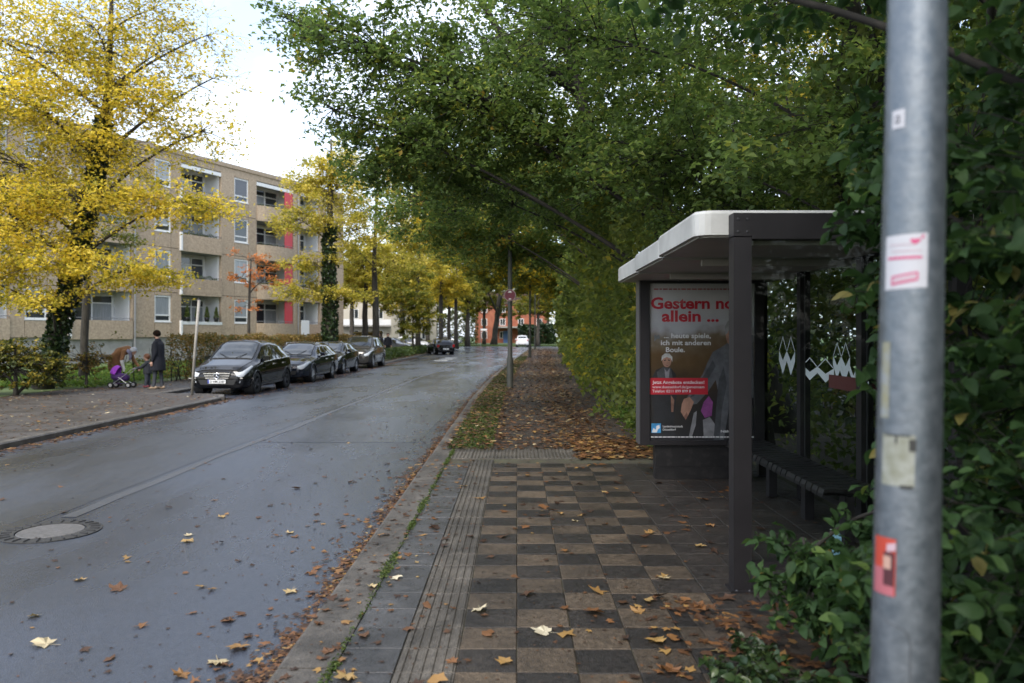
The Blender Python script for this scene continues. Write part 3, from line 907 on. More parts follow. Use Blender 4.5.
# three roof panels, each with a rounded pale rim and a grey soffit
for k, (y0, y1, dz) in enumerate([(5.21, 6.62, 0), (6.64, 8.0, -.012), (8.02, 9.42, -.024)]):
    x0, x1 = 1.17 + .012 * k, 3.0
    def rim(z, ins):
        pts = []
        rc = .10 if k == 0 else .04
        for (cx, cy, a0) in [(x0 + rc, y0 + rc, 180), (x1 - .03, y0 + .03, 270), (x1 - .03, y1 - .03, 0), (x0 + .04, y1 - .04, 90)]:
            r_ = rc if a0 == 180 else (.04 if a0 == 90 else .03)
            for s in range(5):
                a = R(a0 + 90 * s / 4)
                pts.append((cx + (r_) * math.cos(a) - ins * (1 if math.cos(a) > 0 else -1), cy + r_ * math.sin(a) - ins * (1 if math.sin(a) > 0 else -1), z + dz))
        return pts
    rp = MB().loft([rim(2.295, .0), rim(2.30, 0), rim(2.435, 0), rim(2.455, .012), rim(2.46, .03)])
    ob = S(rp, 'roof_panel', MT['white_roof'])
    su = MB().zprism([(x - 1.45, y - 5.1) for x, y, z in rim(0, .035)], 2.283 + dz, 2.2945 + dz)
    su.build('soffit', MT['roof_under'], ob)
    S(MB().box(1.55, XB - .06, y0 + .02, y0 + .075, 2.23 + dz, 2.282 + dz), 'roof_beam', MT['roof_under'])
# glass
for y0, y1 in ((5.2, 6.49), (6.61, 7.89), (8.01, 9.24)):
    S(MB().box(XB - .005, XB + .005, y0, y1, .185, 2.268), 'glass_pane', MT['glass'])
S(MB().box(1.502, XB - .055, 5.135, 5.147, .185, 2.25), 'glass_pane', MT['glass'])
for y0, y1 in ((5.2, 6.49), (6.61, 7.89), (8.01, 9.24)):
    S(MB().box(XB - .014, XB - .0055, y0, y0 + .018, .185, 2.268).box(XB - .014, XB - .0055, y1 - .018, y1, .185, 2.268), 'glass_seal', MT['rubber'])
for z_ in (2.30, 2.38):
    for x_ in (1.41, 1.47):
        S(MB().lathe([(.001, -.006), (.007, -.005), (.009, 0)], 8, 'y', c=(x_, 5.08, z_)), 'bolt', MT['alloy_dark'])
for x_ in (1.40, 1.48): S(MB().lathe([(.001, .02), (.009, .018), (.011, .012)], 8, 'z', c=(x_, 5.07, 0)), 'bolt', MT['alloy_dark'])
# frosted marks on the rear glass: the tall double-lozenge W, the wide one and the letters beside it
def wmark(y_c, z_c, w, h, name):
    """double lozenge over a solid W, lying in the plane of the rear glass; y decreases to the right of the picture"""
    b = MB(); X = XB - .008
    def q(pts): b.add([(X, y_c - (p[0] - .5) * w, z_c + (p[1] - .5) * h) for p in pts], [tuple(range(len(pts)))])
    t = .035
    for ox in (0, .5):
        q([(ox, .62), (ox + .25, .36), (ox + .25, 0), (ox, .36)])
        q([(ox + .25, .36), (ox + .5, .62), (ox + .5, .36), (ox + .25, 0)])
        q([(ox, .62), (ox + .25, 1), (ox + .25, 1 - t * 1.6), (ox + t, .62)])
        q([(ox + .25, 1), (ox + .5, .62), (ox + .5 - t, .62), (ox + .25, 1 - t * 1.6)])
    return S(b, name, MT['frost'])
def at_glass(u): return (XB - .008) * FOC / (u - 517)
yA0, yA1 = at_glass(779), at_glass(795)
wmark((yA0 + yA1) / 2, 1.64 - (356 - 335) * yA1 / FOC, yA0 - yA1, .41, 'glass_mark')
yB0, yB1 = at_glass(802.5), at_glass(834)
wmark((yB0 + yB1) / 2, 1.64 - (369.5 - 335) * (yB0 + yB1) / 2 / FOC, yB0 - yB1, .225, 'glass_mark')
yC0, yC1 = at_glass(833), at_glass(850)
wmark((yC0 + yC1) / 2, 1.64 - (360 - 335) * yC0 / FOC, yC0 - yC1, .33, 'glass_mark')
me = text_mesh('Wa', .62, .15, MT['frost'], .02)
o = link_mesh('glass_mark', me, None, sh, (XB - .009 - 1.45, at_glass(838) - 5.1, 1.64 - (381 - 335) * at_glass(845) / FOC), (0, 0, R(-90)))
o = S(MB().box(XB - .01, XB - .0062, at_glass(856), at_glass(829), 1.16, 1.28), 'notice', M('faded_red', (.10, .02, .018), .6))
# opening-hours sheet far right on the glass
S(MB().box(XB - .02, XB - .0062, 5.65, 6.05, 1.0, 1.7), 'timetable_frame', MT['anthracite'])

# bench inside
bn = empty('bench', (2.6, 7.6, 0), 0, 'dark slatted bench inside the bus shelter', 'bench')
for k in range(4):
    yc = 6.2 + k * .74 - 7.6 + .35
    for s in range(6):
        y = yc - .32 + s * .128 - .0
        b = MB()
        path = [(-.23, .405), (-.215, .44), (-.16, .447), (-.05, .437), (.12, .437), (.2, .452)]
        n_ = len(path)
        vs = [(x, y - .052, z) for x, z in path] + [(x, y + .052, z) for x, z in path] + [(x, y - .052, z - .028) for x, z in path] + [(x, y + .052, z - .028) for x, z in path]
        fs = []
        for i in range(n_ - 1):
            fs += [(i, i + n_, i + n_ + 1, i + 1), (i + 2 * n_, i + 1 + 2 * n_, i + 1 + 3 * n_, i + 3 * n_), (i, i + 1, i + 1 + 2 * n_, i + 2 * n_), (i + n_, i + 3 * n_, i + 1 + 3 * n_, i + 1 + n_)]
        fs += [(0, 2 * n_, 3 * n_, n_), (n_ - 1, 2 * n_ - 1, 4 * n_ - 1, 3 * n_ - 1)]
        b.add(vs, fs).build('slat', MT['anthracite_worn'], bn, recalc=True)
for y in (6.25, 7.1, 8.1, 8.95):
    MB().box(-.05, .03, y - .05 - 7.6, y + .05 - 7.6, 0, .385).box(-.2, .2, y - .03 - 7.6, y + .03 - 7.6, .386, .41).build('leg', MT['anthracite'], bn)
dc = empty('drink_carton', (2.38, 5.95, 0), 0, 'small pale blue drink carton on the ground under the bench', 'carton')
MB().box(-.035, .035, -.025, .025, 0.0, .13).add([(-.035, -.025, .13), (.035, -.025, .13), (.035, .025, .13), (-.035, .025, .13), (-.035, 0, .155), (.035, 0, .155)], [(0, 1, 5, 4), (2, 3, 4, 5), (0, 4, 3), (1, 2, 5)]).build('carton_body', M('pale_blue', (.25, .45, .6), .5), dc)
MB().tube([(.0, .0, .14), (-.02, -.03, .19), (-.06, -.05, .2)], .004, 6).build('straw', MT['plate'], dc)

# ------------------------------------------------------------------ advertising display at the far end of the shelter
YF = 9.06
K_ = YF / FOC
def PX(u): return (u - 517) * K_
def PZ(v): return CAMH - (v - 335) * K_
ax0, ax1, az0, az1 = PX(640), PX(764), PZ(445), PZ(277)
ad = empty('advertising_display', (PX(702), YF + .12, 0), 0, 'illuminated-type poster display case with a red and dark poster beside the shelter', 'poster display')
ad['label'] = 'dark upright display case with a red lettered poster, far end of bus shelter'
OX, OY = PX(702), YF + .12
def A(mb, name, mat, parent=ad, **k):
    mb.v = [(x - OX, y - OY, z) for x, y, z in mb.v]
    return mb.build(name, mat, parent, **k)
px0, px1, pz0, pz1 = PX(649.5), PX(754.5), PZ(440.5), PZ(283.5)
A(MB().box(ax0, ax1, YF + .02, YF + .24, az0, az1), 'case_body', MT['anthracite'])
fr = MB()
fr.box(ax0, px0, YF - .02, YF + .0195, az0, az1).box(px1, ax1, YF - .02, YF + .0195, az0, az1)
fr.box(px0, px1, YF - .02, YF + .0195, az0, pz0).box(px0, px1, YF - .02, YF + .0195, pz1, az1)
A(fr, 'case_frame', MT['anthracite'])
A(MB().box(ax0 - .012, ax0 - .002, YF - .01, YF + .23, az0 + .01, az1), 'side_trim', M('grey_trim', (.1, .1, .105), .4, .4))
pl = MB().cbox(PX(656), PX(752), YF + .03, YF + .2, 0, az0 + .001, .002)
pl.box(PX(656) - .004, PX(752) + .004, YF + .026, YF + .03, .0, .13).box(PX(656) - .004, PX(752) + .004, YF + .026, YF + .0299, .14, az0 - .01)
A(pl, 'plinth', MT['anthracite_worn'])
# the printed sheet
def poster_mat():
    m, nt, b = nodes_of('poster_print'); L = nt.links.new
    t = nt.nodes.new('ShaderNodeTexCoord'); sp = nt.nodes.new('ShaderNodeSeparateXYZ'); L(t.outputs['Object'], sp.inputs[0])
    r = nt.nodes.new('ShaderNodeValToRGB'); mr = nt.nodes.new('ShaderNodeMapRange')
    mr.inputs[1].default_value = pz0; mr.inputs[2].default_value = pz1
    n = nt.nodes.new('ShaderNodeTexNoise'); n.inputs['Scale'].default_value = 4.5; n.inputs['Detail'].default_value = 2
    L(t.outputs['Object'], n.inputs['Vector'])
    ad_ = nt.nodes.new('ShaderNodeMath'); ad_.operation = 'MULTIPLY_ADD'; ad_.inputs[1].default_value = .28; 
    L(n.outputs['Fac'], ad_.inputs[0]); L(mr.outputs[0], ad_.inputs[2])
    sb = nt.nodes.new('ShaderNodeMath'); sb.operation = 'SUBTRACT'; sb.inputs[1].default_value = .14; L(ad_.outputs[0], sb.inputs[0])
    L(sp.outputs['Z'], mr.inputs[0]); L(sb.outputs[0], r.inputs[0])
    st = [(0, (.012, .012, .016)), (.22, (.02, .017, .015)), (.4, (.05, .027, .009)), (.54, (.10, .055, .015)), (.63, (.16, .12, .07)), (.72, (.42, .43, .45)), (1, (.62, .62, .63))]
    e = r.color_ramp.elements
    while len(e) < len(st): e.new(.5)
    for x, (p, c) in zip(e, st): x.position = p; x.color = c4(c)
    L(r.outputs[0], b.inputs['Base Color']); b.inputs['Roughness'].default_value = .6
    return m
po = A(MB().add([(px0, YF + .012, pz0), (px1, YF + .012, pz0), (px1, YF + .012, pz1), (px0, YF + .012, pz1)], [(0, 1, 2, 3)]), 'poster', poster_mat())
def PP(mb, name, mat):
    mb.v = [(x - OX, y - OY, z) for x, y, z in mb.v]
    return mb.build(name, mat, po)
def pm(name, c): return M('print_' + name, tuple(x * .7 for x in c), .6, col2=tuple(min(1, x * 1.35) for x in c), vscale=9, vdetail=3, vmin=.3, vmax=.7)
def poly(pts, dy, name, mat):
    return PP(MB().add([(PX(u), YF + .012 - dy, PZ(v)) for u, v in pts], [tuple(range(len(pts) - 1, -1, -1))]), name, mat)
def ell(u, v, a, b, n=18): return [(u + a * math.cos(2 * math.pi * k / n), v + b * math.sin(2 * math.pi * k / n)) for k in range(n)]
skin = pm('skin', (.36, .2, .14)); coat = pm('coat', (.1, .105, .115)); coat2 = pm('coat_fold', (.055, .058, .065)); hair = pm('hair', (.5, .5, .48))
dk = pm('dark', (.014, .015, .018)); white = M('print_white', (.75, .75, .75), .6); red = M('print_red', (.5, .012, .03), .6)
# small figure on the left
poly([(652, 378), (656, 370), (663, 367), (671, 368), (676, 374), (677, 395), (675, 412), (674, 436), (655, 436), (654, 412), (651, 396)], .0006, 'printed_figure', dk)
poly([(657, 372), (663, 367), (671, 368), (673, 378), (658, 379)], .0009, 'printed_figure', coat2)
poly(ell(667, 361, 4.6, 6.2), .0010, 'printed_figure', skin)
poly([(661.5, 361), (662, 356), (665, 353.5), (669.5, 353.5), (672.5, 357), (672.5, 362), (671, 358.5), (667, 357), (663.5, 358.5)], .0012, 'printed_figure', hair)
poly([(664.2, 360), (666, 359.4), (666, 360.6), (664.2, 361)], .0016, 'printed_figure', dk)
poly([(668.2, 359.4), (670, 360), (670, 361), (668.2, 360.6)], .0016, 'printed_figure', dk)
poly([(665.4, 364.6), (667.3, 365.2), (669.4, 364.6), (667.3, 366)], .0016, 'printed_figure', pm('mouth', (.15, .05, .04)))
poly([(664.5, 368), (667, 372), (670, 368), (669, 378), (665.5, 378)], .0016, 'printed_figure', pm('collar', (.2, .2, .22)))
poly([(671, 395), (674.5, 400), (673.5, 412), (671.5, 412)], .0016, 'printed_figure', pm('hand_small', (.24, .13, .09)))
# big figure on the right
poly([(754, 335), (741, 334), (732, 340), (722, 347), (713, 352), (708, 362), (703, 374), (694, 388), (686, 399), (690, 405), (697, 404), (708, 392), (716, 380), (719, 395), (716, 415), (714, 440), (754, 440)], .0008, 'printed_figure', coat)
poly([(719, 380), (724, 366), (727, 385), (722, 410), (720, 440), (714, 440), (716, 412)], .0010, 'printed_figure', coat2)
poly([(706, 372), (713, 360), (716, 366), (706, 383), (694, 396), (690, 398)], .0011, 'printed_figure', coat2)
poly([(733, 352), (738, 346), (746, 352), (748, 400), (731, 400)], .0012, 'printed_figure', pm('shirt', (.3, .2, .17)))
poly([(731, 398), (754, 398), (754, 440), (724, 440)], .0013, 'printed_figure', dk)
poly(ell(734, 335, 8, 12), .0014, 'printed_figure', skin)
poly([(725.5, 335), (725, 327), (728, 321), (735, 318), (742, 321), (745, 330), (742, 327), (735, 325), (730, 327), (728, 333)], .0016, 'printed_figure', pm('cap', (.25, .26, .26)))
poly([(684, 399), (690, 397), (694, 402), (691, 410), (688, 416), (684, 417), (681, 412), (682, 404)], .0015, 'printed_figure', skin)
poly([(684, 417), (687, 412), (688, 416), (686, 420)], .0017, 'printed_figure', pm('skin_dark', (.2, .1, .07)))
poly([(704, 402), (709, 396), (713, 402), (712, 416), (705, 418), (701, 411)], .0012, 'printed_figure', pm('violet', (.22, .05, .2)))
poly([(703, 420), (710, 417), (715, 424), (714, 438), (704, 438)], .0012, 'printed_figure', pm('grey', (.2, .2, .21)))
poly([(694, 413), (697, 411), (696, 425), (692, 437), (689, 437)], .0012, 'printed_figure', pm('grey2', (.22, .22, .23)))
# red panel, crest, text
poly([(649.8, 378), (708, 378), (708, 394.5), (649.8, 394.5)], .002, 'printed_panel', red)
poly([(651.5, 423.5), (661, 423.5), (661, 433), (651.5, 433)], .002, 'printed_crest', pm('blue', (.05, .3, .62)))
poly([(652, 432.5), (653.5, 428), (656, 430), (656.5, 426), (659.5, 425), (660, 428), (658, 429.5), (657, 432.5)], .0024, 'printed_crest', white)
def txt(s, u0, u1, vb, cap, mat, bold=.012):
    me = text_mesh(s, (u1 - u0) * K_, cap * K_, mat, bold)
    return link_mesh('printed_text', me, None, po, (PX(u0) - OX, YF + .012 - .0028 - OY, PZ(vb)))
txt('Gestern noch', 651, 751, 308.5, 11.5, red, .03)
txt('allein ...', 662, 719, 321.3, 11.3, red, .03)
txt('... heute spiele,', 664, 711, 338, 5, white, .02)
txt('ich mit anderen', 661, 711, 345, 5, white, .02)
txt('Boule.', 666, 685, 352, 5, white, .02)
txt('Jetzt Angebote entdecken!', 652.5, 704.5, 383.8, 3.2, white, .02)
txt('www.duesseldorf.de/gemeinsam', 652.5, 704.5, 388.2, 2.7, white, .008)
txt('Telefon: 0211 899 899 8', 652.5, 691, 392.4, 2.7, white, .012)
txt('Landeshauptstadt', 663, 683, 427.4, 2.1, white, .005)
txt('D\u00fcsseldorf', 663, 676, 430.6, 2.1, white, .005)
txt('N\u00e4he', 721, 732, 432.5, 2.4, white, .02)
txt('\u201e', 654, 660, 338, 13, pm('quote', (.16, .17, .18)), .05)
# illegible small print: fine broken lines
b = MB(); r3 = random.Random(5); u = 651
while u < 752:
    w = r3.uniform(1, 4); b.add([(PX(u), YF + .0095, PZ(437.6)), (PX(u + w), YF + .0095, PZ(437.6)), (PX(u + w), YF + .0095, PZ(436.6)), (PX(u), YF + .0095, PZ(436.6))], [(0, 1, 2, 3)]); u += w + .8
u = 654
PP(b, 'printed_text', white)
b = MB()
while u < 745:
    w = r3.uniform(1.5, 5); b.add([(PX(u), YF + .0095, PZ(289.8)), (PX(u + w), YF + .0095, PZ(289.8)), (PX(u + w), YF + .0095, PZ(288.4)), (PX(u), YF + .0095, PZ(288.4))], [(0, 1, 2, 3)]); u += w + 1
PP(b, 'printed_text', pm('dull_red', (.35, .1, .1)))
A(MB().box(px0 + .001, px1 - .001, YF - .012, YF - .008, pz0 + .001, pz1 - .001), 'cover_glass', glass_mat('poster_glass', (.95, .95, .95), 1.18))

# ------------------------------------------------------------------ lamp pole in the foreground
lx, ly = .875, 1.8
def pc(z): return (lx + (z - .85) * .0197, ly)
def pr(z): return max(.042, .0715 - .0064 * (z - .85))
lp_ = empty('lamp_pole', (pc(0)[0], ly, 0), 0, 'galvanised steel lamp pole with stickers in the right foreground', 'pole')
ox_, oy_ = pc(0)[0], ly
b = MB()
zs = [-.05 + .15 * k for k in range(45)]
b.loft([[(pc(z)[0] - ox_ + pr(z) * math.cos(2 * math.pi * k / 48), pr(z) * math.sin(2 * math.pi * k / 48), z) for k in range(48)] for z in zs])
b.build('shaft', MT['galv'], lp_, smooth=True)
zt = zs[-1]
b = MB(); b.tube([(pc(zt)[0] - ox_, 0, zt - .05), (pc(zt)[0] - ox_ - .1, 0, zt + .35), (pc(zt)[0] - ox_ - .8, 0, zt + .55)], .03, 10)
b.build('bracket_arm', MT['galv'], lp_, smooth=True)
b = MB(); b.box(pc(zt)[0] - ox_ - 1.4, pc(zt)[0] - ox_ - .75, -.1, .1, zt + .5, zt + .6); b.build('lantern', MT['galv'], lp_)
# a patch wrapped on the shaft; a = angle (deg) from the camera side, positive to the right
def wrap(a0, a1, z0, z1, off=.0012, n=8, skew=0.0):
    b = MB(); vs, fs = [], []
    for i in range(n + 1):
        t = i / n; a = R(-90 + a0 + (a1 - a0) * t)
        for z in (z0 + skew * t, z1 + skew * t):
            r_ = pr(z) + off
            vs.append((pc(z)[0] - ox_ + r_ * math.cos(a), r_ * math.sin(a), z))
    for i in range(n): fs.append((2 * i, 2 * i + 2, 2 * i + 3, 2 * i + 1))
    return b.add(vs, fs)
def zv(v): return CAMH - (v - 335) * (ly - .07) / FOC
st_w = M('sticker_white', (.42, .42, .45), .5); pink = M('sticker_pink', (.45, .04, .14), .5); st_r = M('sticker_red', (.38, .045, .025), .5)
stk = wrap(-80, 0, zv(289), zv(234), .0012, 10, .004).build('sticker', st_w, lp_)
wrap(-72, -10, zv(258), zv(255.5), .002, 8).build('sticker_print', pink, stk)
wrap(-70, -24, zv(244), zv(243), .002, 8).build('sticker_print', M('sticker_pale', (.42, .3, .34), .5), stk)
wrap(-64, -12, zv(250.5), zv(249.4), .002, 8).build('sticker_print', bpy.data.materials['sticker_pale'], stk)
for a0, a1, z0, z1, sk in ((-62, -18, 277, 275.2, .009), (-62, -18, 284.5, 282.6, .009), (-64, -61, 284.5, 275.2, 0), (-19, -16, 280, 271.5, 0)):
    wrap(a0, a1, zv(z0), zv(z1), .002, 6, sk).build('sticker_print', pink, stk)
wrap(-60, -20, zv(282), zv(278.5), .0018, 6, .008).build('sticker_print', bpy.data.materials['sticker_pale'], stk)
# little heart
hb = MB(); cs = []
for k in range(20):
    t = 2 * math.pi * k / 20
    hx = 16 * math.sin(t) ** 3 / 16; hz = (13 * math.cos(t) - 5 * math.cos(2 * t) - 2 * math.cos(3 * t) - math.cos(4 * t)) / 16
    a = R(-90 - 22 + hx * 9); z = zv(240.5) + hz * .008; r_ = pr(z) + .002
    cs.append((pc(z)[0] - ox_ + r_ * math.cos(a), r_ * math.sin(a), z))
hb.add(cs, [tuple(range(20))]).build('sticker_print', pink, stk)
wrap(-12, -7, zv(239), zv(235.5), .002, 3, .004).build('sticker_print', pink, stk)
s2 = wrap(-72, -45, zv(124), zv(105), .0012, 6).build('sticker', st_w, lp_)
wrap(-64, -54, zv(119), zv(111), .002, 5).build('sticker_print', M('print_grey', (.12, .12, .14), .5), s2)
wrap(-61, -57, zv(117), zv(113), .0028, 4).build('sticker_print', st_w, s2)
s3 = wrap(-90, -44, zv(600), zv(542), .0012, 8).build('sticker', st_r, lp_)
wrap(-90, -46, zv(600), zv(573), .002, 6).build('sticker_print', M('pinkish', (.34, .10, .12), .5), s3)
wrap(-66, -46, zv(590), zv(556), .0026, 5).build('sticker_print', M('print_dark', (.06, .015, .02), .5), s3)
wrap(-66, -52, zv(573), zv(560), .003, 5).build('sticker_print', M('print_pale', (.4, .25, .2), .5), s3)
wrap(-60, -44, zv(556), zv(548), .003, 5, .006).build('sticker_print', bpy.data.materials['sticker_pale'], s3)
res = M('residue', (.17, .175, .13), .7, col2=(.25, .26, .23), vscale=40)
s4 = wrap(-76, -16, zv(488), zv(436), .0008, 8).build('sticker_residue', res, lp_)
for a0, a1, v0, v1 in ((-70, -24, 437.5, 436), (-26, -14, 452, 440), (-40, -18, 490, 486.5), (-50, -46, 445, 437)):
    wrap(a0, a1, zv(v0), zv(v1), .0016, 5).build('residue_edge', M('residue_edge', (.03, .03, .028), .8), s4)
wrap(-84, -64, zv(420), zv(342), .0007, 6).build('sticker_residue', M('algae', (.2, .19, .10), .8, col2=(.2, .22, .23), vscale=30), lp_)
# outline of the access door low on the shaft
pts = []
for a, v in [(-85, 622), (-60, 626), (-40, 629), (-28, 632), (-21, 638), (-18, 646), (-17.5, 700), (-17, 800)]:
    z = zv(v); r_ = pr(z) + .0004; pts.append((pc(z)[0] - ox_ + r_ * math.cos(R(-90 + a)), r_ * math.sin(R(-90 + a)), z))
MB().tube(pts, .0016, 5).build('door_seam', M('seam_dark', (.06, .065, .07), .7), lp_)

# ------------------------------------------------------------------ apartment house on the left
MT['aggregate'] = M('aggregate', (0.29, 0.22, 0.155), 0.85, col2=(0.5, 0.39, 0.275), vscale=9, vdetail=8, vmin=.3, vmax=.7, bump=.5, bscale=45, orand=.07)
MT['concrete'] = M('concrete', (0.26, 0.25, 0.23), 0.8, col2=(0.36, 0.345, 0.32), vscale=2, bump=.2, bscale=30)
MT['white_paint'] = M('white_paint', (0.68, 0.69, 0.69), 0.55, col2=(0.76, 0.76, 0.75), vscale=1.5)
MT['white_frame'] = M('white_frame', (0.74, 0.74, 0.72), 0.45)
MT['win_glass'] = M('win_glass', (0.03, 0.036, 0.04), 0.06, spec=.9)
MT['curtain_glass'] = M('curtain_glass', (0.20, 0.22, 0.235), 0.12, col2=(0.34, 0.36, 0.37), vscale=3, stretch=(9, 9, .4), spec=.8)
MT['blind'] = M('blind', (0.13, 0.14, 0.16), 0.6, col2=(.16, .17, .19), vscale=2, stretch=(1, 1, 12))
MT['red_panel'] = M('red_panel', (0.52, 0.035, 0.05), 0.5, col2=(.58, .06, .07), vscale=1)
MT['rail'] = M('rail', (0.2, 0.2, 0.2), 0.5, .3)
BA = math.atan2(.91, .415)
BO = Vector((-21.4, 48.7, 0))
ho = empty('apartment_house', BO, BA, 'four storey brown pebble concrete apartment house with balconies on the left', 'building')
FH, ZB = 2.75, 1.5
rb_ = random.Random(21)
def HB(x0, x1, y0, y1, z0, z1, name, mat, parent=ho):
    return MB().box(x0, x1, y0, y1, z0, z1).build(name, mat, parent)
# layout along the front: ('b', balcony) and ('w', window)
BAYS = [('b', -13.0, -9.7), ('w', -8.9, -7.7), ('b', -6.4, -2.5), ('w', -.9, .3), ('b', 1.1, 4.4), ('w', 5.6, 6.9), ('b', 7.7, 11.5), ('b', 12.3, 14.6), ('w', 15.4, 16.4)]
S0, S1, DEP = -16.0, 17.6, 10.0
HB(S0 + .05, S1 - .05, .12, DEP, 0, ZB, 'plinth', MT['concrete'])
HB(S0, S1, 1.5, DEP, ZB, ZB + 4 * FH + .3, 'core', MT['aggregate'])
HB(S0 - .05, S1 + .05, -.06, DEP + .05, ZB + 4 * FH + .35, ZB + 4 * FH + .62, 'roof_edge', MT['aggregate'])
HB(S0, S1, .02, 1.499, ZB + 4 * FH - .06, ZB + 4 * FH + .349, 'attic_band', MT['aggregate'])
for k, (x0, x1) in enumerate(((S0, S0 + .02), (S1 - .02, S1))):
    HB(x0 if k == 0 else x0 + .02, x1 if k == 0 else x1 + .02, .021, 1.499, ZB, ZB + 4 * FH - .061, 'end_wall', MT['aggregate'])
def window(x0, x1, z0, z1, kind):
    fr = MB(); t = .09
    y0, y1 = .045, .14
    fr.box(x0, x1, y0, y1, z0, z0 + t).box(x0, x1, y0, y1, z1 - t, z1).box(x0, x0 + t, y0, y1, z0 + t, z1 - t).box(x1 - t, x1, y0, y1, z0 + t, z1 - t)
    fr.box(x0 + t, x1 - t, y0, y1, z0 + .36, z0 + .44)
    w = fr.build('window', MT['white_frame'], ho)
    if kind == 'blind': MB().box(x0 + t, x1 - t, .06, .07, z0 + .3, z1 - t).build('roller_blind', MT['blind'], w)
    MB().box(x0 + t, x1 - t, .09, .10, z0 + .44, z1 - t).build('pane', MT['curtain_glass' if kind == 'c' else 'win_glass'], w)
    MB().box(x0 + t, x1 - t, .09, .10, z0 + t, z0 + .36).build('pane', MT['win_glass'], w)
    MB().box(x0 - .04, x1 + .04, -.02, y0, z0 - .045, z0 - .002).build('sill', MT['white_frame'], w)
    return w
def panel(x0, x1, z0, z1, d=.0):
    HB(x0 + .016, x1 - .016, .0 + d, .2, z0 + .016, z1 - .016, 'wall_panel', MT['aggregate'])
